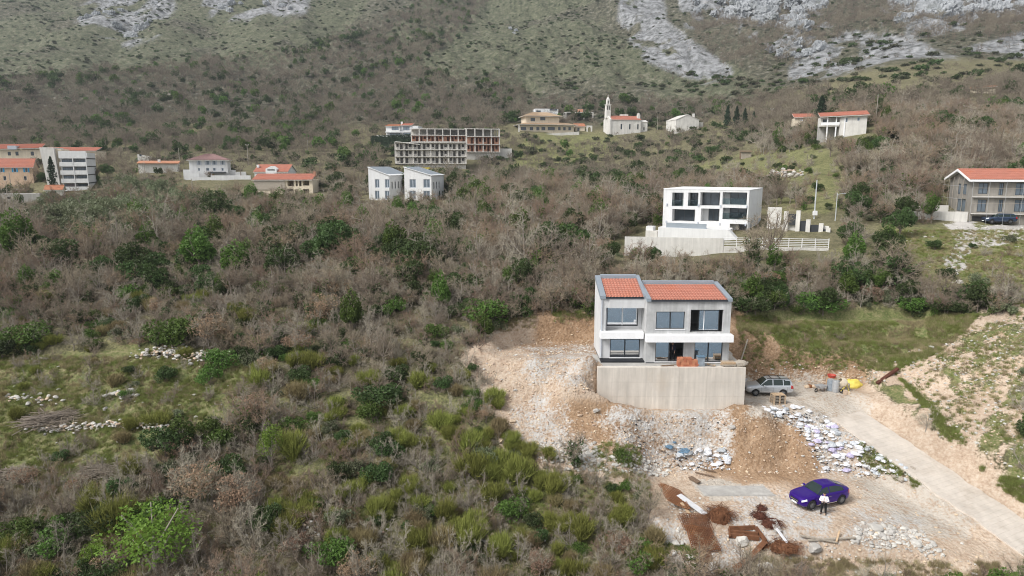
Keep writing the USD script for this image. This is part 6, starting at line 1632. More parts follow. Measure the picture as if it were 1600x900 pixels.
part(T, 'tarpaulin', crumple(0.95, 0.7, 0.75, 4), 'yellow_paint', smooth=40); part(T, 'sacks', crumple(0.5, 0.5, 0.45, 5).apply_translation([-0.8, -0.2, 0.1]), 'timber_grey', smooth=40)
g = spot(1270, 606)
T = thing('pot_heap', 'few rusty pots and blocks on the drive left of the wheelbarrow', 'junk heap', g)
for k in range(4):
    part(T, 'block', crumple(0.25, 0.22, 0.22, 10 + k, 2).apply_translation([0.35 * k - 0.6, 0.1 * (k % 2), 0.1]), 'rust_bright' if k % 2 else 'limestone_warm')
g = spot(1322, 618)
T = thing('concrete_blocks', 'two small concrete blocks standing on the drive below the cement mixer', 'blocks', g)
part(T, 'block', MB().box(-0.25, 0.05, -0.15, 0.15, 0, 0.45), 'limestone_warm'); part(T, 'block', MB().box(0.1, 0.35, -0.12, 0.15, 0, 0.3), 'limestone_warm')

# ---- rust and timber on the lower lot
def rebar_mat(corners, label, layers=4, nx_=20, ny_=14, mat='rust_bright', r=0.016, lift=0.15, seed=0):
    c = [spot(*q) + np.array([0, 0, lift]) for q in corners]          # ordered round
    o = np.mean(c, 0); T = thing('rebar_mat', label, 'rebar mat', o)
    c = [k - o for k in c]; rg = np.random.default_rng(seed)
    for l in range(layers):
        m = MB(); off = rg.uniform(-0.12, 0.12, 3) * [1, 1, 0] + [0, 0, 0.05 * l]
        P = lambda u, w: (c[0] * (1 - u) + c[1] * u) * (1 - w) + (c[3] * (1 - u) + c[2] * u) * w + off + [0, 0, 0.15 * math.sin(3 * u + 2 * w + l)]
        for i in range(nx_ + 1):
            u = i / nx_
            for k in range(3): m.tube(P(u, k / 3), P(u, (k + 1) / 3), r, r, 4)
        for i in range(ny_ + 1):
            w = i / ny_
            for k in range(3): m.tube(P(k / 3, w), P((k + 1) / 3, w), r, r, 4)
        part(T, 'mesh_sheet', m, mat if l % 2 else 'rust')
    return T
rebar_mat([(1028, 768), (1064, 778), (1076, 806), (1040, 792)], 'tilted rusty mesh sheets in the bushes at the left of the dirt lot', 2, 14, 10, 'rust_bright', 0.024, 0.5, 1)
rebar_mat([(1072, 832), (1112, 832), (1128, 866), (1082, 862)], 'largest pile of rusty mesh sheets lying below the wire heap', 3, 14, 11, 'rust_bright', 0.022, 0.25, 2)
rebar_mat([(1060, 812), (1105, 810), (1114, 832), (1070, 834)], 'dark rusty mesh sheets between the wire heap and the largest mesh pile', 2, 13, 10, 'rust', 0.02, 0.2, 3)
rebar_mat([(1085, 866), (1108, 866), (1112, 880), (1092, 882)], 'small faded mesh sheet lying on white rubble below the largest mesh pile', 1, 12, 8, 'timber_grey', 0.02, 0.1, 4)
def wire_heap(px, py, wpx, hgt, n, label, mat, seed, name='wire_heap'):
    g = spot(px, py); _, _, t = project(*g); w = wpx * t / FOC / 2
    T = thing(name, label, 'wire heap', g); rg = np.random.default_rng(seed); m = MB()
    for k in range(n):
        a, b_ = rg.uniform(0, 6.28, 2); r0 = w * math.sqrt(rg.uniform(0, 1)) * 0.8
        p0 = np.array([math.cos(a) * r0, math.sin(a) * r0 * 0.8, rg.uniform(0, hgt) * (1 - (r0 / w) ** 2) + 0.03])
        d = np.array([math.cos(b_), math.sin(b_), rg.uniform(-0.25, 0.35)]) * w * rg.uniform(0.4, 0.9)
        mid = p0 + d * 0.5 + rg.normal(0, 0.1, 3); q = p0 + d; q[2] = max(0.02, q[2] - 0.2); mid[2] = max(mid[2], 0.03)
        m.tube(p0, mid, 0.012, 0.012, 3).tube(mid, q, 0.012, 0.01, 3)
    part(T, 'wires', m, mat); part(T, 'core', crumple(w * 0.75, w * 0.6, hgt * 0.75, seed), mat)
wire_heap(1124, 812, 46, 1.1, 420, 'big bristling heap of rusty wire on the dirt lot', 'rust', 21)
wire_heap(1190, 796, 17, 0.35, 90, 'topmost and smallest of the dark rusty wire piles left of the car', 'rust_dark', 22)
wire_heap(1187, 810, 26, 0.5, 160, 'middle one of the dark rusty wire piles left of the car', 'rust_dark', 23)
wire_heap(1204, 822, 34, 0.55, 200, 'lowest dark rusty wire pile at the end of the white plank', 'rust_dark', 24)
wire_heap(1222, 858, 58, 0.5, 320, 'wide flat rusty wire pile crossed by a white plank', 'rust', 25)
def beam(name, pts, w, h, mat, label, cat, lift=0.12, part_='bar'):
    c = [spot(*q) + np.array([0, 0, lift + (q[2] if len(q) > 2 else 0)]) if len(q) == 2 else spot(q[0], q[1]) + np.array([0, 0, lift + q[2]]) for q in pts]
    o = c[0].copy(); T = thing(name, label, cat, o)
    for a, b_ in zip(c[:-1], c[1:]):
        a, b_ = a - o, b_ - o
        part(T, 'web', MB().bar(a, b_, w * 0.3, h), mat)
        d = np.array([0, 0, h / 2])
        part(T, 'flange', MB().bar(a + d * 1.05, b_ + d * 1.05, w, h * 0.12), mat); part(T, 'flange', MB().bar(a - d * 1.05, b_ - d * 1.05, w, h * 0.12), mat)
    return T
beam('steel_beam', [(1140, 902), (1170, 878), (1196, 850)], 0.42, 0.2, 'rust', 'long rusty steel beam lying towards the bottom edge', 'beam')
T = thing('steel_trough', 'rusty steel trough of three parallel channels lying on the lot', 'trough', spot(1139, 836))
o = spot(1139, 836)
for q0, q1, w_ in (((1139, 832), (1180, 829), 0.14), ((1139, 838), (1184, 839), 0.14), ((1141, 843), (1186, 845), 0.2), ((1180, 829), (1196, 850), 0.16), ((1139, 832), (1140, 844), 0.12)):
    a, b_ = spot(*q0) - o, spot(*q1) - o
    part(T, 'channel', MB().bar(a + [0, 0, 0.2], b_ + [0, 0, 0.2], w_, 0.32), 'rust')
def plank(pts, w, h, mat, label, name='plank', lift=0.1, cat='plank'):
    a, b_ = (spot(q[0], q[1]) + np.array([0, 0, lift + (q[2] if len(q) > 2 else 0)]) for q in pts)
    solo(name, MB().bar(a * 0, b_ - a, w, h), mat, label, cat, a)
plank(((1060, 785, 0.5), (1102, 809, 0.1)), 0.55, 0.06, 'white_bag', 'wide white board lying beside the tilted rusty mesh sheets')
plank(((1064, 796, 0.4), (1078, 809, 0.1)), 0.22, 0.06, 'timber', 'short yellowish plank left of the wide white board')
plank(((1207, 822, 0.3), (1216, 840, 0.2)), 0.5, 0.08, 'limestone', 'broad white slab leaning on the lowest wire pile')
plank(((1212, 838, 0.45), (1229, 859, 0.3)), 0.22, 0.07, 'white_bag', 'narrow white plank across the wide flat wire pile')
plank(((1250, 846, 0.15), (1308, 852, 0.1)), 0.14, 0.1, 'timber_grey', 'upper grey pole lying on stones at the lot edge', 'timber_pole', cat='pole')
plank(((1262, 850, 0.1), (1336, 846, 0.2)), 0.14, 0.1, 'timber_grey', 'lower grey pole crossing the other pole at the lot edge', 'timber_pole', cat='pole')
plank(((1306, 856, 0.2), (1311, 838, 0.3)), 0.12, 0.08, 'timber', 'short upright-looking batten crossing the grey poles')
plank(((1370, 603, 0.1), (1402, 586, 0.5)), 0.35, 0.2, 'rust_dark', 'dark rusty bar bundle on the earth right of the gravel heap')
plank(((1094, 735, 0.05), (1118, 741, 0.05)), 0.12, 0.06, 'timber_dark', 'upper thin dark batten on the pale dirt below the rubble slope')
plank(((1086, 741, 0.05), (1116, 748, 0.05)), 0.12, 0.06, 'timber_dark', 'lower thin dark batten on the pale dirt below the rubble slope')
plank(((1078, 750, 0.1), (1092, 759, 0.1)), 0.4, 0.12, 'timber_dark', 'dark wooden beam at the left corner of the concrete base')

# ---- stones
def rock(seed, sub=2, sq=(1, 0.85, 0.65)):
    b = trimesh.creation.icosphere(sub, 1.0); v = b.vertices.copy()
    rg = np.random.default_rng(seed)
    for _ in range(9):                                             # plane cuts give facets
        n = rg.normal(size=3); n /= np.linalg.norm(n); h = rg.uniform(0.55, 0.85)
        d = v @ n; v -= np.maximum(d - h, 0)[:, None] * n
    v *= 1 + 0.12 * (meshkit.noise(v * 3 + seed * 3.1)[:, None] - 0.5)
    return trimesh.Trimesh(v * sq, b.faces, process=False)
ROCKS = [rock(s, 2) for s in range(5)]
ROCKS_LO = [rock(s + 20, 1, (1, 0.8, 0.6)) for s in range(5)]
def boulder(px, py, wpx, label, mat='limestone', hs=0.8, k=0):
    g = spot(px, py); _, _, t = project(*g); r = wpx * t / FOC / 2
    m = ROCKS[k % 5].copy(); m.apply_scale([r, r * 0.9, r * hs])
    solo('boulder', m, mat, label, 'boulder', g + np.array([0, 0, r * hs * 0.25]), rz=k * 1.3)
for k, (a, b_, w_, lab, m_) in enumerate((
    (1195, 889, 26, 'tall white boulder right of the long rusty beam at the bottom edge', 'limestone'), (1272, 860, 30, 'broad pale boulder below the crossing grey poles', 'limestone'),
    (1365, 826, 28, 'flat pointed white boulder at the right end of the lot', 'limestone'), (1393, 834, 16, 'small white boulder right of the flat pointed one', 'limestone'), (1430, 852, 20, 'pale boulder low on the lot edge near the ramp', 'limestone'),
    (1058, 852, 22, 'white boulder in grass left of the largest mesh pile', 'limestone'), (1052, 866, 16, 'smaller white boulder below its neighbour in the grass', 'limestone'), (1075, 872, 20, 'white boulder at the lower left corner of the largest mesh pile', 'limestone'),
    (1160, 848, 34, 'large flat white slab rock under the steel trough', 'limestone'), (1125, 893, 44, 'largest white rock slab at the bottom edge left of the rusty beam', 'limestone'), (800, 662, 13, 'warm boulder at the left edge of the excavated slope', 'limestone_warm'),
    (783, 690, 14, 'rounded warm boulder among bushes left of the spoil slope', 'limestone_warm'), (1142, 672, 14, 'white boulder on the tipped brown soil heap', 'limestone'), (1500, 443, 16, 'white boulder at the foot of the pale path', 'limestone'),
    (930, 650, 12, 'white block on the red spoil bank left of the podium', 'limestone'), (905, 655, 10, 'small block on the red spoil bank', 'limestone_warm'), (1455, 545, 12, 'white rock at the top of the rubble slope', 'limestone'), (1405, 588, 10, 'pale rock beside the bend of the drive', 'limestone_warm'),
    (1130, 665, 10, 'dark warm stone beside the white boulder on the soil heap', 'limestone_warm'), (1525, 697, 8, 'small white rock right of the ramp in red earth', 'limestone'))):
    boulder(a, b_, w_, lab, m_, k=k)
def rubble(name, polys, dens, sizes, mat, label, cat, seed, protos=ROCKS_LO):
    rg = np.random.default_rng(seed); P = []
    for poly, n in zip(polys, dens):
        P.append(spots_in(poly, n, rg))
    P = np.vstack(P); n = len(P)
    s = sizes[0] * (sizes[1] / sizes[0]) ** (rg.uniform(0, 1, n) ** 2.2)
    P[:, 2] += s * 0.15
    return scatter(name, [[('stone', m, mat)] for m in protos], P, rg.integers(0, len(protos), n), rg.uniform(0, 6.28, n), s, label, cat)
Zsp = [[(745, 560), (930, 560), (935, 640), (1040, 700), (1060, 745), (930, 735), (810, 728), (790, 660)], [(960, 650), (1130, 650), (1130, 735), (1000, 735)], [(1130, 645), (1240, 650), (1290, 740), (1140, 740)], [(1240, 650), (1320, 665), (1440, 740), (1420, 755), (1290, 742)],
       [(1040, 770), (1090, 775), (1260, 850), (1400, 820), (1560, 900), (1040, 905)], [(1390, 560), (1500, 520), (1620, 480), (1640, 790), (1470, 690)], [(1170, 560), (1380, 575), (1390, 598), (1180, 596)], [(770, 505), (935, 495), (935, 550), (770, 560)], [(1060, 735), (1480, 740), (1590, 880), (1380, 850), (1180, 840)]]
rubble('rubble', Zsp, [160, 260, 30, 600, 900, 1500, 300, 160, 60], (0.025, 0.20), 'limestone', 'white broken stones strewn over the excavated slopes and lot edges', 'rubble', 31)
rubble('rubble', Zsp, [3600, 500, 500, 300, 1200, 2600, 900, 700, 400], (0.02, 0.16), 'limestone_warm', 'warm brown stones strewn over the excavated slopes and lot edges', 'rubble', 32)
rubble('rubble', [[(900, 700), (1060, 725), (1040, 745), (880, 735)], [(1340, 815), (1440, 830), (1480, 870), (1330, 850)], [(840, 690), (930, 690), (940, 730), (850, 725)]], [420, 420, 300], (0.06, 0.30), 'limestone', 'heaped larger white stones at the foot of the spoil slope', 'rubble', 33)
rubble('rubble', [[(1488, 355), (1600, 350), (1600, 375), (1512, 382), (1505, 430), (1488, 430)], [(1380, 360), (1600, 360), (1600, 480), (1400, 470)], [(780, 225), (1280, 225), (1280, 300), (800, 290)], [(0, 560), (420, 560), (420, 700), (0, 740)]], [260, 130, 130, 90], (0.08, 0.30), 'limestone', 'scattered white stones on the grassy slopes', 'stones', 34)
def stone_row(px_pts, n, size, label, seed, spread=0.35, high=0.5):
    pts = np.array([spot(*q) for q in px_pts]); rg = np.random.default_rng(seed)
    o = pts.mean(0); T = thing('dry_stone_wall', label, 'dry-stone wall', o)
    L = np.concatenate([[0], np.cumsum(np.linalg.norm(np.diff(pts, axis=0), axis=1))])
    for k in range(n):
        s = rg.uniform(0, L[-1]); q = np.array([np.interp(s, L, pts[:, i]) for i in range(3)]) + rg.normal(0, spread, 3) * [1, 1, 0]
        q[2] = zq(q[0], q[1]).item() + rg.uniform(0.05, high)
        m = ROCKS_LO[k % 5].copy(); r = size * rg.uniform(0.6, 1.5); m.apply_scale(r); m.apply_transform(trimesh.transformations.rotation_matrix(rg.uniform(0, 6.28), [0, 0, 1])); m.apply_translation(q - o)
        part(T, 'stone', m, ('limestone', 'stone_wall', 'limestone', 'limestone_warm')[k % 4])
stone_row([(48, 674), (120, 672), (190, 668), (262, 674)], 290, 0.135, 'long low dry-stone wall crossing the grassy terrace at left', 41, 0.22, 0.45)
stone_row([(220, 558), (255, 556), (300, 562), (345, 566)], 230, 0.19, 'collapsed white dry-stone wall below the dark bushes at left', 42, 0.5, 0.7)
stone_row([(172, 624), (200, 618), (222, 620)], 14, 0.32, 'few big white stones left of a lost wall in the terrace grass', 43, 0.4, 0.25)
stone_row([(0, 622), (45, 626), (90, 630)], 30, 0.2, 'low broken stone row at the left edge', 44, 0.3, 0.3)
stone_row([(400, 838), (480, 832), (560, 838), (640, 846), (760, 850), (860, 845)], 110, 0.13, 'long overgrown stone row low in the foreground bushes', 45, 0.3, 0.4)
stone_row([(1196, 278), (1222, 274), (1248, 277)], 70, 0.5, 'grey ruined stone enclosure on the slope above the white villa', 46, 0.6, 1.2)

# ---- rubbish
def bag_mesh(seed): return crumple(1, 0.8, 0.6, seed, 2, 0.5, 2.6)
bags = [bag_mesh(50 + k) for k in range(4)]
rg = np.random.default_rng(60)
BAGLAB = {'white_bag': 'white', 'grey_bag': 'grey', 'violet_sheet': 'pale lilac', 'blue_tarp': 'dark blue', 'timber_grey': 'brownish'}
def rubbish(poly, n, mats, size, where, seed):
    rg = np.random.default_rng(seed)
    for k, q in enumerate(spots_in(poly, n, rg)):
        mt = mats[k % len(mats)]; r = size * rg.uniform(0.5, 1.5)
        m = bags[k % 4].copy(); hz = rg.uniform(0.4, 1.0); m.apply_scale([r, r, r * hz])
        solo('rubbish_bag', m, mt, f'{"big" if r > size else "small"} {"flattened" if hz < 0.65 else "bulging"} {BAGLAB[mt]} sack {where}', 'rubbish', q + np.array([0, 0, 0.05]), rz=rg.uniform(0, 6.28), group=f'{BAGLAB[mt]} {"big" if r > size else "small"} {"flattened" if hz < 0.65 else "bulging"} sacks {where}')
rubbish([(1240, 655), (1300, 660), (1335, 730), (1290, 735)], 70, ['white_bag', 'white_bag', 'grey_bag', 'white_bag', 'violet_sheet', 'timber_grey'], 0.24, 'on the tip right of the soil heap', 61)
rubbish([(1295, 690), (1345, 690), (1350, 735), (1300, 738)], 28, ['white_bag', 'violet_sheet', 'white_bag', 'grey_bag'], 0.32, 'at the foot of the tip above the car', 62)
rubbish([(1345, 690), (1430, 735), (1420, 752), (1350, 742)], 34, ['white_bag', 'grey_bag', 'white_bag', 'timber_grey'], 0.24, 'in weeds along the left edge of the ramp', 63)
rubbish([(1195, 632), (1260, 636), (1290, 660), (1200, 655)], 30, ['white_bag', 'grey_bag', 'white_bag', 'white_bag'], 0.24, 'on the crest of the tip before the silver car', 64)
rubbish([(1045, 690), (1075, 690), (1075, 718), (1045, 718)], 9, ['blue_tarp', 'grey_bag'], 0.34, 'below the left half of the podium wall', 65)
rubbish([(1090, 700), (1140, 705), (1140, 728), (1080, 726)], 24, ['white_bag', 'grey_bag', 'white_bag'], 0.28, 'at the foot of the slope left of the soil heap', 66)
# bits too small to count: shreds of plastic and boards over the tip
P = np.vstack([spots_in(z, n, rg) for z, n in (([(1190, 635), (1290, 650), (1345, 735), (1280, 740), (1240, 670)], 420), ([(1340, 690), (1440, 745), (1340, 745)], 260), ([(960, 650), (1130, 650), (1130, 730), (1000, 730)], 90), ([(1040, 700), (1140, 700), (1140, 735), (1060, 735)], 160))])
fl = [(np.array([[-1, -0.6, 0], [1, -0.7, 0.2], [0.9, 0.6, 0], [-0.8, 0.7, 0.25], [0, 0, 0.35]]), np.array([[0, 1, 4], [1, 2, 4], [2, 3, 4], [3, 0, 4]]))]
scatter('rubbish_litter', [[('shred', fl[0], m)] for m in ('white_bag', 'grey_bag', 'timber_dark', 'white_bag', 'black_plastic')], P, rg.integers(0, 5, len(P)), rg.uniform(0, 6.28, len(P)), np.stack([rg.uniform(0.04, 0.2, len(P)), rg.uniform(0.04, 0.14, len(P)), rg.uniform(0.1, 0.4, len(P))], 1), 'shreds of plastic and board littering the tip slopes', 'litter')
# ------------------------------------------------------------------ plants
def blades(p, q, w, rng):
    """one slender triangle per twig, from p (width w) to its tip q"""
    d = q - p
    a = np.cross(d, rng.normal(size=p.shape)); a /= np.maximum(np.linalg.norm(a, axis=1, keepdims=True), 1e-9)
    n = len(p); w = np.broadcast_to(np.asarray(w, float), (n,))[:, None]
    v = np.stack([p - a * w / 2, p + a * w / 2, q], 1).reshape(-1, 3)
    return v, np.arange(3 * n).reshape(n, 3)
def unit(v): return v / np.maximum(np.linalg.norm(v, axis=-1, keepdims=True), 1e-9)
def bare_tree(seed, h=5.0, rad=2.4, limbs=7, sub=6, tw=6, tt=6, wid=0.030, lean=0.5, up=0.55, multi=False):
    rng = np.random.default_rng(seed); m = MB()
    top = np.array([rng.normal(0, 0.15), rng.normal(0, 0.15), h * (0.30 if not multi else 0.04)])
    if not multi: m.tube((0, 0, -0.3), top, 0.028 * h, 0.02 * h, 6)
    ps, qs, ws = [], [], []
    for i in range(limbs):
        a = 6.283 * (i + rng.uniform(-0.3, 0.3)) / limbs; el = rng.uniform(0.35, 1.25) if i else 1.5
        d = np.array([math.cos(a) * math.cos(el), math.sin(a) * math.cos(el), math.sin(el)])
        st = top * rng.uniform(0.75, 1.0) if not multi else np.array([rng.normal(0, 0.12), rng.normal(0, 0.12), -0.1])
        L1 = (h - st[2]) * rng.uniform(0.62, 0.85) if el > 0.9 else rad * rng.uniform(0.8, 1.1)
        mid = st + d * L1 * 0.5 + rng.normal(0, 0.08 * L1, 3); end = mid + unit(d + [0, 0, 0.35]) * L1 * 0.5
        m.tube(st, mid, 0.012 * h, 0.009 * h, 4).tube(mid, end, 0.009 * h, 0.005 * h, 4)
        for j in range(sub):
            u = rng.uniform(0.25, 1.0); b0 = st + (mid - st) * 2 * u if u < 0.5 else mid + (end - mid) * (2 * u - 1)
            d2 = unit(d + rng.normal(0, 0.65, 3) + [0, 0, up * 0.4]); L2 = h * rng.uniform(0.14, 0.26); b1 = b0 + d2 * L2
            m.tube(b0, b1, 0.0045 * h, 0.0022 * h, 3)
            k = tw; u3 = rng.uniform(0.15, 1.0, (k, 1)); c0 = b0 + (b1 - b0) * u3
            d3 = unit(d2 + rng.normal(0, 0.7, (k, 3)) + [0, 0, up * 0.5]); c1 = c0 + d3 * h * rng.uniform(0.07, 0.15, (k, 1))
            ps.append(c0); qs.append(c1); ws.append(np.full(k, wid * 1.15))
            c0r, c1r, d3r = np.repeat(c0, tt, 0), np.repeat(c1, tt, 0), np.repeat(d3, tt, 0)
            u4 = rng.uniform(0.1, 1.0, (k * tt, 1)); e0 = c0r + (c1r - c0r) * u4
            e1 = e0 + unit(d3r + rng.normal(0, 0.75, (k * tt, 3)) + [0, 0, up * 0.4]) * h * rng.uniform(0.04, 0.10, (k * tt, 1))
            ps.append(e0); qs.append(e1); ws.append(np.full(k * tt, wid * 0.72))
    return m, blades(np.vstack(ps), np.vstack(qs), np.concatenate(ws), rng)
def crown_points(n, rng, rx, ry, rz, zc, lumps=9, fill=0.55):
    """leaf positions gathered in uneven clumps, denser towards the outside"""
    c = unit(rng.normal(size=(lumps, 3))) * rng.uniform(0.35, 0.85, (lumps, 1)); c[:, 2] = np.abs(c[:, 2]) * 1.1 - 0.35
    r = rng.uniform(0.30, 0.52, lumps)
    k = rng.integers(0, lumps, n)
    p = c[k] + unit(rng.normal(size=(n, 3))) * (r[k] * rng.uniform(fill, 1.0, n) ** 0.6)[:, None]
    p[:, 2] = np.maximum(p[:, 2], -0.75)
    return p * [rx, ry, rz] + [0, 0, zc]
def leafy(seed, h, r, n, leaf, bush=False, lumps=10):
    rng = np.random.default_rng(seed); m = MB()
    zc = h * (0.60 if not bush else 0.45); rz = h * (0.46 if not bush else 0.55)
    m.tube((0, 0, -0.3), (0, 0, h * 0.5), 0.03 * h, 0.015 * h, 6)
    for i in range(7):
        a = rng.uniform(0, 6.28); e = np.array([math.cos(a) * r * 0.6, math.sin(a) * r * 0.6, h * rng.uniform(0.45, 0.85)])
        m.tube((0, 0, h * rng.uniform(0.1, 0.4)), e, 0.012 * h, 0.005 * h, 4)
    return m, leaf_cloud(crown_points(n, rng, r, r, rz, zc, lumps), leaf, rng)
def broom(seed, h=1.7, r=0.95, n=850, w=0.034):
    rng = np.random.default_rng(seed); k = 9
    cen = rng.normal(0, 0.32 * r, (k, 2)); i = rng.integers(0, k, n)
    b = np.stack([cen[i, 0], cen[i, 1], np.zeros(n)], 1) + rng.normal(0, 0.06, (n, 3)) * [1, 1, 0]
    a = rng.uniform(0, 6.28, n); sp = np.abs(rng.normal(0, 0.42, n)) + 0.05
    d = unit(np.stack([np.cos(a) * sp + cen[i, 0] * 0.5, np.sin(a) * sp + cen[i, 1] * 0.5, np.ones(n)], 1))
    L = h * rng.uniform(0.65, 1.05, n)[:, None]
    p1 = b + d * L * 0.45; p2 = p1 + unit(d + rng.normal(0, 0.22, (n, 3))) * L * 0.5
    v1, f1 = blades(b, p1, w, rng); v2, f2 = blades(p1 - d * L * 0.12, p2, w * 1.6, rng)
    t0 = p1 + (p2 - p1) * rng.uniform(0, 0.6, (n, 1)); v3, f3 = blades(t0, t0 + unit(d + rng.normal(0, 0.5, (n, 3))) * h * 0.22, w * 1.3, rng)
    m = MB()
    for q in range(8): m.tube((cen[q % k][0], cen[q % k][1], -0.15), tuple(b[q] + d[q] * h * 0.5), 0.025, 0.012, 4)
    return m, (np.vstack([v1, v2, v3]), np.vstack([f1, f2 + len(v1), f3 + len(v1) + len(v2)]))
def conifer(seed, h, r, n=2600, leaf=0.16, slim=False):
    rng = np.random.default_rng(seed); m = MB().tube((0, 0, -0.3), (0, 0, h * 0.95), 0.02 * h, 0.005 * h, 6)
    z = rng.uniform(0.06, 1, n) ** 0.85; R = r * ((1 - z) ** 0.75 if not slim else np.minimum(1, (1 - z) * 2.2) ** 0.6 * np.minimum(1, z * 6 + 0.4))
    a = rng.uniform(0, 6.28, n); R = R * rng.uniform(0.55, 1.0, n) * (0.8 + 0.35 * np.sin(a * 3 + z * 25))
    return m, leaf_cloud(np.stack([np.cos(a) * R, np.sin(a) * R, z * h], 1), leaf, rng)
def tuft(seed, h=0.45, r=0.28, n=70, w=0.022):
    rng = np.random.default_rng(seed)
    b = np.concatenate([rng.normal(0, r * 0.5, (n, 2)), np.zeros((n, 1))], 1); a = rng.uniform(0, 6.28, n)
    q = b + np.stack([np.cos(a) * rng.uniform(0, r, n), np.sin(a) * rng.uniform(0, r, n), h * rng.uniform(0.5, 1.1, n)], 1)
    return blades(b, q, w, rng)
def sticks(seed, L=2.2, n=120):
    rng = np.random.default_rng(seed); m = MB()
    for _ in range(n):
        c = np.array([rng.normal(0, 0.5), rng.normal(0, 0.45), 0]); c[2] = max(0.05, 0.75 * (1 - (c[0] ** 2 + c[1] ** 2))) * rng.uniform(0.2, 1)
        a = rng.normal(0.3, 0.6); d = np.array([math.cos(a), math.sin(a), rng.normal(0, 0.12)]) * L * rng.uniform(0.25, 0.6)
        m.tube(c - d, c + d, rng.uniform(0.012, 0.035), 0.008, 3)
    return m

def tree_parts(mm, bark, leaf): return [('trunk', mm[0], bark), ('crown', mm[1], leaf)]
KINDS = {                                  # name: (variants, [height of a variant], plain description)
 'bare_tree': ([tree_parts(bare_tree(100, 5.0, 2.7, limbs=9, tt=7, up=0.2), 'bark', 'twig'), tree_parts(bare_tree(101, 4.6, 2.8, limbs=9, tt=7, up=0.15), 'bark', 'twig'), tree_parts(bare_tree(102, 5.4, 2.4, tt=7, up=0.5), 'bark_pale', 'twig_pale'), tree_parts(bare_tree(103, 4.9, 2.6, limbs=10, tt=7, up=0.2), 'bark', 'twig_rust')],
               [5.2, 4.6, 5.6, 4.9], ['grey-brown', 'wide-spreading brown', 'pale upright', 'russet']),
 'bare_shrub': ([tree_parts(bare_tree(110, 2.4, 1.3, limbs=10, sub=6, tw=6, tt=6, wid=0.016, multi=True), 'bark_pale', 'twig_pale'), tree_parts(bare_tree(111, 2.1, 1.4, limbs=10, sub=6, tw=6, tt=6, wid=0.016, multi=True), 'bark', 'twig'),
                 tree_parts(bare_tree(112, 2.6, 1.1, limbs=11, sub=6, tw=6, tt=6, wid=0.014, up=1.2, multi=True), 'bark_pale', 'twig_pale'), tree_parts(bare_tree(113, 2.0, 1.3, limbs=10, sub=6, tw=6, tt=7, wid=0.015, multi=True), 'bark', 'twig_rust')],
                [2.4, 2.1, 2.6, 2.0], ['pale grey', 'grey-brown', 'whip-stemmed pale', 'rusty brown']),
 'evergreen_tree': ([tree_parts(leafy(120, 5.0, 2.2, 2600, 0.15), 'bark', 'leaf_dark'), tree_parts(leafy(121, 5.5, 1.9, 2600, 0.15, lumps=13), 'bark', 'leaf_mid'), tree_parts(leafy(122, 4.4, 2.4, 2400, 0.16, lumps=8), 'bark', 'leaf_dark')],
                    [5.0, 5.5, 4.4], ['dark evergreen', 'mid-green leafy', 'broad dark evergreen']),
 'evergreen_bush': ([tree_parts(leafy(130, 2.2, 1.3, 2000, 0.085, True), 'bark', 'leaf_dark'), tree_parts(leafy(131, 2.0, 1.3, 2000, 0.085, True, 12), 'bark', 'leaf_mid'), tree_parts(leafy(132, 1.8, 1.1, 1700, 0.08, True, 8), 'bark', 'leaf_olive')],
                    [2.2, 2.0, 1.8], ['dark green', 'mid-green', 'grey-green']),
 'broom_bush': ([tree_parts(broom(140), 'bark', 'broom'), tree_parts(broom(141, 1.5, 1.05), 'bark', 'broom'), tree_parts(broom(142, 1.9, 0.8), 'bark', 'broom'), tree_parts(broom(143, 1.5, 0.9), 'bark', 'broom_old')],
                [1.7, 1.5, 1.9, 1.5], ['rounded yellow-green', 'spreading yellow-green', 'upright yellow-green', 'faded straw-coloured']),
 'dry_leaf_oak': ([tree_parts(bare_tree(150, 3.2, 1.7, wid=0.02), 'bark', 'twig_pale') + [('leaves', leaf_cloud(crown_points(1300, np.random.default_rng(151), 1.6, 1.6, 1.4, 1.9), 0.075, np.random.default_rng(152)), 'leaf_tan')],
                   tree_parts(bare_tree(153, 2.6, 1.6, wid=0.02), 'bark', 'twig_pale') + [('leaves', leaf_cloud(crown_points(900, np.random.default_rng(154), 1.5, 1.5, 1.1, 1.5), 0.075, np.random.default_rng(155)), 'leaf_tan')]],
                  [3.2, 2.6], ['tan', 'thin tan']),
 'olive_tree': ([tree_parts(leafy(160, 4.2, 2.3, 2600, 0.12, lumps=12), 'bark', 'leaf_olive'), tree_parts(leafy(161, 3.6, 2.2, 2400, 0.12, lumps=10), 'bark', 'leaf_olive')], [4.2, 3.6], ['full-crowned grey-green', 'open-crowned grey-green']),
}
for _v, _n in ((1, 520), (3, 420)):             # some of the bare trees carry ivy up the trunk and lower limbs
    _r = np.random.default_rng(170 + _v)
    _c = _r.uniform([-0.9, -0.9, 0.4], [0.9, 0.9, 3.4], (14, 3)) * [1, 1, 1]
    _p = _c[_r.integers(0, 14, _n)] * _r.uniform(0.2, 1.0, (_n, 1)) ** [[0.5, 0.5, 0.2]] + _r.normal(0, 0.22, (_n, 3))
    KINDS['bare_tree'][0][_v].append(('ivy', leaf_cloud(np.maximum(_p, [-9, -9, 0.1]), 0.15, _r), 'leaf_mid' if _v == 3 else 'leaf_dark'))
FAR_BARE = [[('crown', bare_tree(200 + k, 5.5, 2.7, limbs=8, sub=5, tw=4, tt=3, wid=0.085)[1], 'twig_far'), ('trunk', MB().tube((0, 0, -0.4), (0, 0, 3.0), 0.14, 0.06, 4), 'bark')] for k in range(4)]
FAR_GREEN = [[('crown', leafy(210 + k, 4.8, 2.3, 520, 0.34, lumps=9)[1], ('leaf_dark', 'leaf_dark', 'leaf_mid')[k])] for k in range(3)]
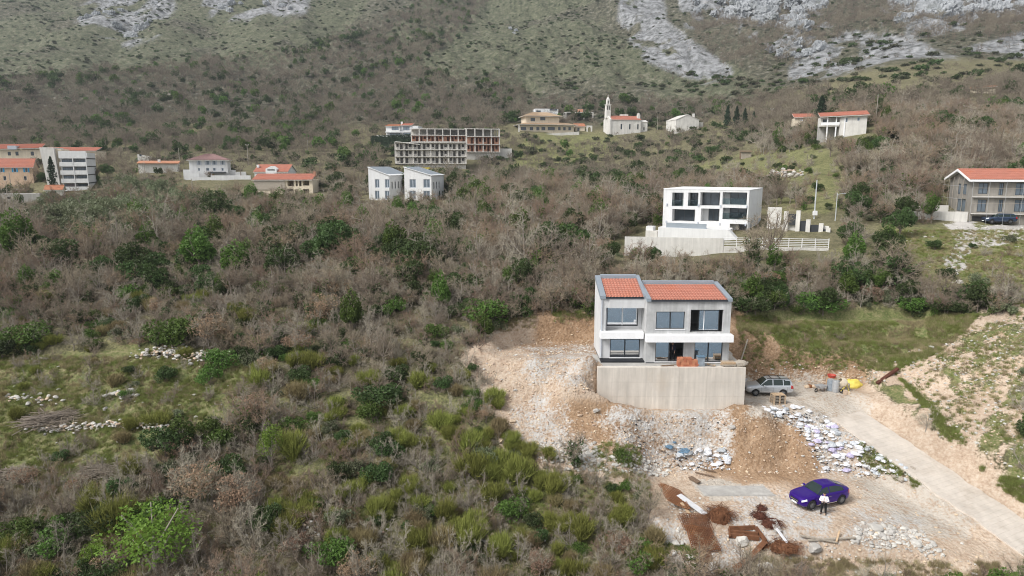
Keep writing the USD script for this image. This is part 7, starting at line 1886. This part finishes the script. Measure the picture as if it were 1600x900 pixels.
FAR_SCRUB = [[('crown', bare_tree(223, 1.5, 1.7, limbs=8, sub=4, tw=3, tt=3, wid=0.07, multi=True)[1], 'twig_far')], [('crown', bare_tree(224, 1.3, 1.2, limbs=8, sub=4, tw=3, tt=3, wid=0.07, multi=True)[1], 'twig_far')], [('crown', leafy(220, 1.5, 1.3, 200, 0.26, True)[1], 'leaf_dark')], [('crown', bare_tree(221, 1.9, 1.5, limbs=7, sub=4, tw=3, tt=3, wid=0.07, multi=True)[1], 'twig_far')], [('crown', leafy(222, 1.2, 1.4, 220, 0.24, True)[1], 'scrub_leaf')]]

# zones: photo outline of the ground they cover, density, kinds with weights, size, wording
BT, BS, ET, EB, BR, DO, OL = KINDS.keys()
ZONES = [
 ('in the thicket on the open hillside', None, 0.92, {BT: .48, BS: .18, ET: .17, EB: .16, DO: .01}, 1.0),
 ('on the upper mountain', [(-600, -900), (2300, -900), (2300, 200), (1700, 140), (1240, 160), (800, 160), (330, 100), (-600, 160)], 0.30, {EB: .22, BS: .78}, 0.9),
 ('in the mountain wood', [(-500, 150), (170, 122), (330, 95), (470, 80), (520, 55), (640, 15), (740, -80), (830, -80), (720, 60), (640, 110), (800, 120), (830, 160), (800, 200), (560, 245), (330, 245), (150, 228), (-500, 228)], 1.0, {BT: .74, ET: .26}, 1.0),
 ('in the dark wood at right', [(1140, 165), (1240, 145), (1400, 145), (1640, 110), (2300, 110), (2300, 350), (1480, 265), (1400, 290), (1365, 215), (1280, 220), (1140, 205)], 1.0, {BT: .82, ET: .12, EB: .06}, 1.0),
 ('on the right mountain flank', [(960, 20), (1130, 115), (1240, 150), (1140, 165), (1000, 130), (960, 80)], 0.55, {BS: .7, EB: .3}, 1.0),
 ('in the upper right gullies', [(1060, -100), (1300, -100), (1700, 20), (1700, 60), (1480, 66), (1420, 60), (1320, 55), (1240, 105), (1140, 110), (1085, 70)], 0.8, {BT: .75, EB: .25}, 1.0),
 ('on the scree', [(985, -200), (1035, 40), (1080, 75), (1135, 112), (1100, 120), (1015, 88), (975, 40)], 0.10, {EB: .5, BS: .5}, 1.0),
 ('on the scree', [(1240, 142), (1245, 108), (1320, 60), (1420, 66), (1475, 95), (1600, 58), (1700, 60), (1700, 118), (1560, 126), (1460, 145), (1400, 150), (1300, 152)], 0.28, {EB: .6, BS: .4}, 1.0),
 ('among the village houses', [(-200, 228), (560, 243), (580, 320), (300, 318), (-200, 320)], 0.55, {BT: .5, BS: .15, ET: .15, EB: .2}, 0.85),
 ('on the ridge below the church', [(770, 205), (1130, 195), (1300, 225), (1330, 300), (1200, 292), (1000, 300), (900, 290), (760, 290)], 0.85, {BS: .52, BT: .24, EB: .18, ET: .06}, 0.9),
 ('on the grass behind the white villa', [(1090, 262), (1280, 228), (1330, 300), (1290, 330), (1200, 290), (1100, 285)], 0.30, {BS: .7, EB: .3}, 0.9),
 ('in the old olive orchard', [(60, 312), (290, 308), (310, 345), (200, 385), (50, 385)], 1.0, {OL: .8, BT: .08, EB: .12}, 1.25),
 ('in the thicket below the white villa', [(930, 390), (1300, 400), (1480, 380), (1500, 490), (1130, 492), (930, 480)], 0.95, {BT: .34, BS: .24, ET: .12, EB: .26, DO: .015}, 0.82),
 ('beside the pale path', [(1385, 358), (1480, 352), (1640, 355), (1640, 478), (1500, 474), (1410, 440)], 0.16, {BS: .6, EB: .4}, 0.8),
 ('on the grass bank behind the drive', [(1145, 492), (1530, 490), (1490, 545), (1400, 580), (1150, 580)], 0.05, {BS: .8, EB: .2}, 0.55),
 ('in the shade below the thicket at left', [(-200, 480), (480, 470), (740, 500), (740, 560), (430, 570), (250, 548), (-200, 555)], 0.85, {BS: .38, EB: .28, BT: .22, BR: .08, DO: .015}, 0.8),
 ('on the grassy terraces at left', [(-200, 556), (250, 547), (430, 568), (400, 640), (270, 705), (200, 735), (-200, 745)], 0.22, {BS: .65, EB: .1, BR: .25}, 0.6),
 ('on the slope left of the excavated site', [(400, 570), (740, 555), (765, 600), (795, 660), (815, 730), (400, 720)], 0.85, {BS: .44, BR: .24, EB: .20, DO: .02, BT: .06}, 0.78),
 ('in the broom scrub below the excavated slope', [(400, 640), (620, 640), (780, 660), (815, 730), (930, 738), (1000, 765), (1010, 830), (400, 830)], 0.92, {BR: .46, BS: .36, EB: .15, DO: .015}, 0.82),
 ('in the pale scrub at the lower left', [(-300, 735), (200, 735), (400, 690), (400, 960), (-300, 960)], 0.95, {BS: .78, DO: .025, EB: .08, BR: .08}, 0.95),
 ('in the scrub along the bottom edge', [(400, 830), (1010, 830), (1045, 860), (1060, 960), (400, 960)], 0.95, {BS: .52, BR: .32, DO: .025, EB: .10}, 0.85),
 ('in the dry scrub under the dirt lot', [(1215, 880), (1380, 862), (1540, 890), (1560, 960), (1215, 960)], 0.85, {BS: .76, BR: .22, EB: .02}, 0.55),
 (None, [(1150, 555), (1430, 565), (1430, 640), (1170, 640)], 0.0, {}, 1), (None, SITE, 0.0, {}, 1), (None, [(880, 690), (1060, 690), (1070, 810), (1010, 775), (930, 742)], 0.0, {}, 1), (None, [(1000, 758), (1130, 758), (1215, 870), (1215, 930), (1050, 905), (1020, 840)], 0.0, {}, 1), (None, RUBBLE_R, 0.0, {}, 1), ('on the rough slope right of the ramp', [(1600, 470), (1700, 440), (2400, 480), (2400, 1100), (1640, 960), (1600, 780)], 0.45, {BS: .7, EB: .2, BR: .1}, 0.8),
 (None, [(1488, 350), (1610, 345), (1610, 378), (1512, 382), (1510, 430), (1486, 432)], 0.0, {}, 1),
]
# what the houses need free: photo x0, x1, top, base, distance, depth behind
FREE = [(930, 1170, 430, 642, 62, 6), (1005, 1222, 295, 374, 112, 14), (976, 1296, 370, 392, 95, 17), (1222, 1298, 330, 385, 108, 10), (1480, 1660, 268, 352, 107, 14), (1370, 1484, 332, 352, 100, 6), (570, 695, 260, 312, 172, 16), (612, 732, 222, 262, 275, 16), (640, 800, 200, 236, 292, 14), (574, 660, 190, 222, 303, 16),
        (798, 928, 168, 208, 328, 20), (930, 935, 180, 190, 360, 12), (942, 1016, 152, 210, 335, 14), (1054, 1104, 175, 200, 300, 14), (1238, 1276, 177, 203, 176, 9), (1281, 1358, 172, 212, 176, 12), (1156, 1176, 236, 247, 250, 4), (-60, 58, 246, 290, 195, 12), (62, 152, 232, 298, 190, 14), (-60, 66, 228, 247, 226, 12), (66, 150, 228, 240, 234, 10),
        (214, 280, 240, 262, 220, 9), (284, 392, 242, 290, 198, 14), (396, 468, 257, 280, 208, 12), (396, 506, 272, 304, 184, 12), (68, 100, 288, 306, 184, 6), (-60, 64, 300, 313, 176, 8), (1518, 1560, 134, 148, 240, 8)]
rngp = np.random.default_rng(77)
def cells(y0, y1, sp, kx=0.88, extra=16):
    ys = np.arange(y0, y1, sp); P = []
    for y in ys:
        X = kx * y + extra
        xs = np.arange(-X, X * 1.02, sp)
        P.append(np.stack([xs, np.full(len(xs), y)], 1))
    P = np.vstack(P)
    return P + rngp.uniform(-0.48, 0.48, P.shape) * sp
SIZES = []
def plan(y0, y1, sp, band):
    P = cells(y0, y1, sp); x, y = P[:, 0], P[:, 1]; z = zq(x, y)
    px, py, t = project(x, y, z)
    jx = (n2(x, y, 6, 3, 91) - 0.5) * 60 * 60 / np.maximum(t, 60); jy = (n2(x, y, 6, 3, 92) - 0.5) * 40 * 60 / np.maximum(t, 60)
    zone = np.zeros(len(P), int)
    for i, (_, poly, *_r) in enumerate(ZONES):
        if poly is not None:
            soft = 1.0 if ZONES[i][0] else 0.35
            zone[in_poly(px + jx * soft, py + jy * soft, poly)] = i
    u = rngp.uniform(0, 1, (len(P), 4)); cl = n2(x, y, 7.0 if band < 2 else 16.0, 3, 95)
    gap = n2(x, y, 13.0 if band < 2 else 24.0, 3, 97)
    tall = n2(x, y, 8.0 if band < 2 else 20.0, 3, 99)
    out = []
    for i in range(len(P)):
        lab, _, dens, w, size = ZONES[zone[i]]
        if band == 3 and zone[i] in (1, 4): dens = 0.92 if cl[i] > 0.54 else 0.26
        if band in (1, 2): dens *= 0.50 + 0.62 * min(1, max(0, (gap[i] - 0.36) / 0.2))
        if u[i, 0] > dens: continue
        ks = list(w); wt = np.array([w[k] * (1.0 if k in (BT, BS) else (2.8 if cl[i] > 0.56 else 0.35)) for k in ks]); wt /= wt.sum()
        k = ks[int(np.searchsorted(np.cumsum(wt), u[i, 1]))] if u[i, 1] < 0.9999 else ks[0]
        s = size * (0.58 + 0.45 * u[i, 2] + 0.42 * u[i, 2] ** 4) * (0.72 + 0.56 * tall[i])
        if band == 0 and k in (BT, ET): s *= 0.62
        hh = {BT: 5, BS: 2.3, ET: 5, EB: 2, BR: 1.6, DO: 3, OL: 4}[k] * s; hp = hh * FOC / t[i]; wp = 0.45 * hp
        bad = False
        for (a, b_, tp, bs, tb, dp) in FREE:
            if a - 2 - wp < px[i] < b_ + 2 + wp and t[i] < tb + dp and py[i] > tp and py[i] - hp < bs - (3 if tb > 150 else 5) and (t[i] > tb - 1 or py[i] - hp * (0.6 if u[i, 3] < 0.22 else 1.0) < bs - 3):
                bad = True; break
        if bad: continue
        d_, _h = ramp_uv(np.array([x[i]]), np.array([y[i]]))
        if d_[0] < RAMPW + 0.8: continue
        out.append((k, zone[i], x[i], y[i], z[i], s, u[i, 3], px[i], py[i], t[i], hp))
    return out
PLANTS = plan(37, 84, 0.98, 0) + plan(84, 215, 1.95, 1)
FARP = plan(215, 470, 3.3, 2)
HIGHP = plan(470, 820, 4.2, 3)
# the ones that show largest stand as things of their own, the rest of each kind as one mass
for k in KINDS: 
    for i, parts in enumerate(KINDS[k][0]): KINDS[k][0][i] = (parts, proto(f'{k}_{("first", "second", "third", "fourth")[i]}', parts))
LIMIT = {BT: 260, BS: 280, ET: 180, EB: 240, BR: 280, DO: 120, OL: 60}
LANDMARKS = [(635, 300, 'the twin houses'), (440, 295, 'the unfinished long house'), (335, 280, 'the mauve-roofed house'), (110, 290, 'the white apartments'), (20, 290, 'the peach house'), (1100, 340, 'the white villa'), (1240, 380, 'the villa fence'), (985, 400, 'the villa wall end'), (1540, 330, 'the scaffolded house'), (940, 450, 'the grey house'),
             (850, 500, 'the cut bank'), (690, 480, 'the ivy-green tree'), (548, 500, 'the slim leafy tree'), (270, 530, 'the large leafy bush'), (180, 340, 'the olive orchard'), (20, 540, 'the left-edge bush'), (720, 240, 'the concrete frames'), (850, 205, 'the hip-roofed villa'), (980, 205, 'the church'), (1080, 200, 'the barn'), (1320, 200, 'the porch house'), (1400, 380, 'the yard wall'), (1480, 430, 'the pale path'), (250, 262, 'the long shed'), (981, 315, 'the thin pole'),
             (350, 420, 'open brown thicket left of middle'), (120, 430, 'open brown thicket at left'), (800, 400, 'open brown thicket above the cut bank'), (600, 400, 'open brown thicket below the twin houses'), (1330, 440, 'the big round bush')]
def place(zn, px, py):
    if zn in (0, 3):
        return 'beside ' + min(LANDMARKS, key=lambda l: (l[0] - px) ** 2 + (2 * (l[1] - py)) ** 2)[2]
    xs = [max(0, min(1600, q[0])) for q in ZONES[zn][1]]; u = (px - min(xs)) / max(max(xs) - min(xs), 1)
    return ZONES[zn][0] + (', left part' if u < 0.33 else (', right part' if u > 0.67 else ', middle part'))
def sizeword(k, s):
    return 'tall' if s > 1.02 else ('low' if s < 0.70 else 'middling')
for k in KINDS:
    mine = sorted([p for p in PLANTS if p[0] == k], key=lambda p: -p[10])
    shown = [p for p in mine if -5 < p[7] < 1605 and p[8] - p[10] * 0.6 < 899 and p[8] > 0]
    pick = shown[:LIMIT[k]]; ids = set(map(id, pick)); rest = [p for p in mine if id(p) not in ids]
    nm = {BT: 'bare tree', BS: 'bare shrub', ET: 'tree', EB: 'bush', BR: 'broom bush', DO: 'withered-leaf oak', OL: 'olive tree'}[k]
    cat = {BT: 'tree', BS: 'shrub', ET: 'tree', EB: 'bush', BR: 'bush', DO: 'tree', OL: 'tree'}[k]
    for (_, zn, x, y, z, s, u, ppx, ppy, *_r) in pick:
        i = int(u * 997) % len(KINDS[k][0]); where = place(zn, ppx, ppy)
        lab = f'{sizeword(k, s)} {KINDS[k][2][i]} {nm} {where}'
        copy_of(KINDS[k][0][i][1], k, lab, cat, (x, y, z - 0.05), u * 50 % 6.28, lab, sc=(s, s, s * (0.88 + 0.24 * ((u * 31) % 1)) * (1.25 if k == BR else 1)))
    if rest:
        A = np.array([(x, y, z - 0.05) for (_, zn, x, y, z, *_r) in rest]); u = np.array([p[6] for p in rest]); s = np.array([p[5] for p in rest])
        scatter({BT: 'bare_thicket', BS: 'bare_scrub', ET: 'evergreen_thicket', EB: 'evergreen_scrub', BR: 'broom_scrub', DO: 'withered_oak_scrub', OL: 'olive_grove'}[k], [q[0] for q in KINDS[k][0]], A, (u * 997).astype(int) % len(KINDS[k][0]), u * 50 % 6.28, s,
                f'the uncountable smaller {nm}s merging into the thicket on the slopes', 'vegetation')
def mass(name, pl, kinds, protos, label, grow=1.0):
    q = [p for p in pl if p[0] in kinds]
    if not q: return
    A = np.array([(p[2], p[3], p[4] - 0.1) for p in q]); u = np.array([p[6] for p in q]); s = np.array([p[5] for p in q]) * grow
    scatter(name, protos, A, (u * 997).astype(int) % len(protos), u * 50 % 6.28, s, label, 'vegetation')
mass('bare_woodland', FARP + [p for p in HIGHP if p[0] == BT], (BT, DO), FAR_BARE, 'grey-brown leafless wood covering the foot of the mountain', 1.05)
mass('evergreen_woodland', FARP + HIGHP, (ET, OL), FAR_GREEN, 'dark evergreen trees scattered in clumps through the leafless wood', 1.0)
mass('mountain_scrub', HIGHP, (EB, BS, BR), FAR_SCRUB, 'small dark scrub dotted over the upper mountain', 1.25)
mass('ridge_scrub', FARP, (EB, BS, BR), FAR_SCRUB, 'bare and evergreen scrub covering the ridge below the church', 1.7)

# ---- plants that stand out in the photograph
def plant(name, kind, var, px, py, hpx, label, cat, wide=1.0):
    g = spot(px, py); _, _, t = project(*g); h = hpx * t / FOC; s = h / KINDS[kind][1][var]
    copy_of(KINDS[kind][0][var][1], name, label, cat, g - np.array([0, 0, 0.05]), (px * 0.37) % 6.28, None, sc=(s * wide, s * wide, s))
for name, kind, var, px, py, hp, lab, cat, wd in (
    ('evergreen_bush', EB, 0, 1322, 458, 58, 'big round dark green bush below the right end of the villa wall', 'bush', 1.0), ('evergreen_bush', EB, 1, 1422, 490, 32, 'clipped-looking bright green bush at the edge of the grass bank', 'bush', 1.3),
    ('evergreen_bush', EB, 0, 1480, 436, 24, 'dark bush beside the foot of the pale path', 'bush', 1.2), ('evergreen_tree', ET, 0, 1405, 372, 56, 'dark evergreen tree before the white yard wall', 'tree', 0.9), ('evergreen_tree', ET, 2, 1340, 340, 44, 'dark green tree just right of the lamp pole', 'tree', 0.9),
    ('evergreen_bush', EB, 1, 270, 545, 66, 'large leafy green bush above the collapsed stone wall', 'bush', 1.0), ('dry_leaf_oak', DO, 0, 326, 550, 66, 'tan withered oak beside the large leafy bush', 'tree', 0.9),
    ('evergreen_bush', EB, 1, 347, 576, 40, 'fresh green round bush at the right end of the collapsed wall', 'bush', 1.0), ('evergreen_bush', EB, 1, 326, 598, 36, 'fresh green bush below its twin by the collapsed wall', 'bush', 1.0),
    ('evergreen_bush', EB, 1, 35, 545, 50, 'rounded mid-green bush at the left edge above the terraces', 'bush', 1.2), ('evergreen_bush', EB, 0, 4, 562, 44, 'dark bush cut by the left edge above the terraces', 'bush', 1.0),
    ('evergreen_tree', ET, 1, 548, 525, 74, 'slim leafy green tree in the middle of the thicket', 'tree', 0.8), ('evergreen_tree', ET, 1, 690, 500, 78, 'ivy-green tree in the thicket left of the cut bank', 'tree', 0.7), ('evergreen_bush', EB, 1, 760, 508, 56, 'dense green bush at the left rim of the cut bank', 'bush', 1.1),
    ('evergreen_bush', EB, 0, 598, 640, 54, 'dark green ivy bush on the slope left of the site', 'bush', 1.4), ('evergreen_bush', EB, 0, 690, 480, 50, 'dark bush behind the ivy-green tree', 'bush', 1.0), ('evergreen_tree', ET, 0, 812, 455, 60, 'dark green tree above the cut bank', 'tree', 0.9),
    ('evergreen_bush', EB, 0, 1180, 492, 34, 'dark bush just right of the house on the terrace edge', 'bush', 1.6), ('evergreen_bush', EB, 1, 1280, 490, 40, 'mid-green bush at the back of the grass bank', 'bush', 1.3), ('evergreen_bush', EB, 0, 1480, 490, 26, 'low dark bushes at the right end of the terrace', 'bush', 1.8),
    ('bare_tree', BT, 0, 1205, 410, 92, 'dark spreading bare tree in front of the villa fence', 'tree', 1.1), ('bare_tree', BT, 1, 1175, 425, 70, 'leaning bare tree left of the spreading one by the villa wall', 'tree', 1.0), ('bare_tree', BT, 1, 1400, 455, 80, 'wide grey bare tree left of the pale path', 'tree', 1.2),
    ('bare_tree', BT, 2, 1190, 240, 50, 'tall pale bare tree below the conifers', 'tree', 1.0), ('bare_tree', BT, 0, 1222, 222, 34, 'bare tree left of the small cottage', 'tree', 1.1), ('bare_tree', BT, 0, 172, 268, 34, 'bare tree right of the white apartment block', 'tree', 1.2), ('bare_tree', BT, 3, 40, 312, 36, 'brown bare tree in front of the peach house', 'tree', 1.0),
    ('dry_leaf_oak', DO, 0, 310, 800, 90, 'pale tan oak in the lower left scrub', 'tree', 1.0), ('dry_leaf_oak', DO, 0, 370, 815, 84, 'tan oak right of another one in the lower left scrub', 'tree', 0.9), ('dry_leaf_oak', DO, 1, 462, 870, 46, 'small orange-tan oak at the bottom left of the broom', 'tree', 1.0),
    ('dry_leaf_oak', DO, 1, 535, 470, 44, 'tan oak in the middle of the grey thicket', 'tree', 0.9), ('dry_leaf_oak', DO, 1, 285, 718, 54, 'tan oak at the lower edge of the terraces', 'tree', 1.0), ('evergreen_bush', EB, 1, 972, 722, 22, 'green weedy bush on the spoil foot below the podium', 'bush', 1.2),
    ('broom_bush', BR, 0, 822, 715, 26, 'lone broom bush on the bare spoil slope', 'bush', 1.0), ('broom_bush', BR, 1, 857, 716, 20, 'second smaller broom bush on the bare spoil slope', 'bush', 1.0)):
    plant(name, kind, var, px, py, hp, lab, cat, wd)
def extra(name, mm, bark, leaf, px, py, hpx, h0, label, cat, wide=1.0):
    g = spot(px, py); _, _, t = project(*g); s = hpx * t / FOC / h0
    T = thing(name, label, cat, g - np.array([0, 0, 0.1]), 0.3, sc=(s * wide, s * wide, s))
    part(T, 'trunk', mm[0], bark); part(T, 'crown', mm[1], leaf)
extra('cypress_tree', conifer(300, 10, 1.1, 1800, 0.22, True), 'bark', 'needle', 85, 306, 60, 10, 'slim dark cypress against the slanted white tower', 'cypress', 1.0)
extra('cypress_tree', conifer(301, 10, 1.6, 2000, 0.28, True), 'bark', 'needle', 1281, 203, 52, 10, 'big dark cypress between the small cottage and the porch house', 'cypress', 1.0)
for k, (a, b_, h) in enumerate(((1136, 198, 32), (1150, 203, 36), (1163, 200, 30), (1177, 196, 22))):
    extra('conifer_tree', conifer(310 + k, 9, 2.2, 1500, 0.32), 'bark', 'needle', a, b_, h, 9, ('leftmost dark conifer of the row right of the barn', 'tallest dark conifer of the row right of the barn', 'third dark conifer from the left right of the barn', 'smallest dark conifer ending the row right of the barn')[k], 'conifer', 1.0)
for k, (a, b_) in enumerate(((683, 311), (687, 312), (692, 312))):
    extra('cypress_tree', conifer(320 + k, 4, 0.4, 500, 0.14, True), 'bark', 'needle', a, b_, 14, 4, ('left', 'middle', 'right')[k] + ' one of three tiny young cypresses by the right twin house', 'cypress')
extra('leafy_sapling', leafy(330, 4.2, 1.6, 2300, 0.075, lumps=30), 'bark_pale', 'leaf_bright', 245, 905, 140, 4.2, 'bright green leafy sapling breaking through the pale scrub at the bottom', 'sapling', 1.25)
extra('leafy_sapling', leafy(331, 3.4, 0.9, 1500, 0.06, lumps=14), 'bark_pale', 'leaf_bright', 425, 735, 88, 3.4, 'tall thin bright green sapling right of the grassy terraces', 'sapling', 0.9)
extra('leafy_sapling', leafy(332, 3.0, 1.0, 1500, 0.07, lumps=12), 'bark_pale', 'leaf_bright', 150, 895, 60, 3.0, 'small bright green sapling left of the large one at the bottom', 'sapling', 1.0)
for k, (a, b_, w_, lab) in enumerate(((30, 742, 75, 'large grey brush pile of cut branches at the left edge'), (160, 742, 70, 'small brush pile right of the large one'), (85, 662, 105, 'long dark brush pile above the dry-stone wall'), (1560, 462, 60, 'pile of cut branches on the terrace under the grey house'), (1250, 895, 70, 'tangle of cut branches below the dirt lot'))):
    g = spot(a, b_); _, _, t = project(*g); s = w_ * t / FOC / 3.4
    T = thing('brush_pile', lab, 'brush pile', g, 0.2 * k, sc=(s, s, s * 0.8))
    part(T, 'sticks', sticks(400 + k, 2.2, 150), 'bark'); part(T, 'fine_sticks', blades(*(lambda r: (lambda c: (c, c + r.normal(0, 0.5, c.shape) * [1, 1, 0.25]))(r.normal(0, 0.6, (500, 3)) * [1, 0.8, 0.25] + [0, 0, 0.25]))(np.random.default_rng(410 + k)), 0.02, np.random.default_rng(5)), 'twig')
# ---- grass
def grass(name, polys, protos, seed, size, label):
    rg = np.random.default_rng(seed); P = np.vstack([spots_in(z, n, rg) for z, n in polys])
    k = n2(P[:, 0], P[:, 1], 1.6, 3, seed); P = P[k > 0.43]
    d, _ = ramp_uv(P[:, 0], P[:, 1]); P = P[d > RAMPW + 0.15]
    P[:, 2] -= 0.02
    scatter(name, protos, P, rg.integers(0, len(protos), len(P)), rg.uniform(0, 6.28, len(P)), size * rg.uniform(0.5, 1.4, len(P)), label, 'grass')
TG = [[('blade', tuft(500 + k), 'blade')] for k in range(3)]; TD = [[('blade', tuft(510 + k, 0.5), 'blade_dry')] for k in range(3)]
grass('green_grass', [([(-100, 556), (430, 560), (400, 650), (260, 720), (-100, 760)], 6500), ([(400, 640), (1010, 740), (1040, 900), (400, 905)], 3600), ([(1150, 494), (1530, 492), (1480, 545), (1400, 580), (1160, 575)], 5500), ([(1380, 360), (1640, 360), (1640, 480), (1400, 470)], 2600),
                      ([(1390, 575), (1430, 620), (1480, 690), (1520, 700), (1440, 620)], 420), ([(1510, 720), (1620, 760), (1620, 800), (1560, 760)], 500), ([(1340, 690), (1470, 760), (1430, 765), (1340, 720)], 420), ([(-100, 735), (420, 700), (420, 905), (-100, 905)], 2200), ([(1040, 850), (1100, 860), (1110, 905), (1040, 905)], 300),
                      ([(940, 690), (1000, 700), (1000, 730), (900, 735)], 200), ([(790, 488), (935, 486), (930, 498), (800, 510)], 350), ([(1390, 560), (1620, 480), (1640, 760), (1480, 690)], 650)], TG, 71, 0.62, 'green grass tufts over the terraces, banks and lot edges')
grass('dry_grass', [([(-100, 556), (430, 560), (400, 650), (260, 720), (-100, 760)], 3200), ([(400, 600), (1010, 740), (1040, 900), (400, 905)], 2400), ([(1150, 494), (1530, 492), (1480, 545), (1400, 580), (1160, 575)], 3200), ([(1380, 360), (1640, 360), (1640, 480), (1400, 470)], 2400),
                    ([(-100, 735), (420, 700), (420, 905), (-100, 905)], 2600), ([(1170, 870), (1560, 880), (1560, 905), (1170, 905)], 700), ([(1430, 530), (1620, 480), (1640, 700), (1480, 660)], 500), ([(770, 500), (935, 490), (930, 500), (780, 520)], 300)], TD, 72, 0.62, 'dry straw-coloured grass tufts between the green ones')

# ---- air: the mountain fades a little
MAT['haze_air'] = usdkit.material(stage, '/World/Looks/haze_air', {'v': ('principled_volume', {'color': (0.80, 0.87, 0.95), 'density': HAZE, 'anisotropy': 0.2})}, [], volume='v.volume')
if HAZE > 0:
    zmax = float(GZ.max()) + 20
    solo('haze', MB().box(-9100, 9100, -9100, 1250, -82, zmax), 'haze_air', 'thin pale air between the viewpoint and the mountain', 'haze', kind='stuff')
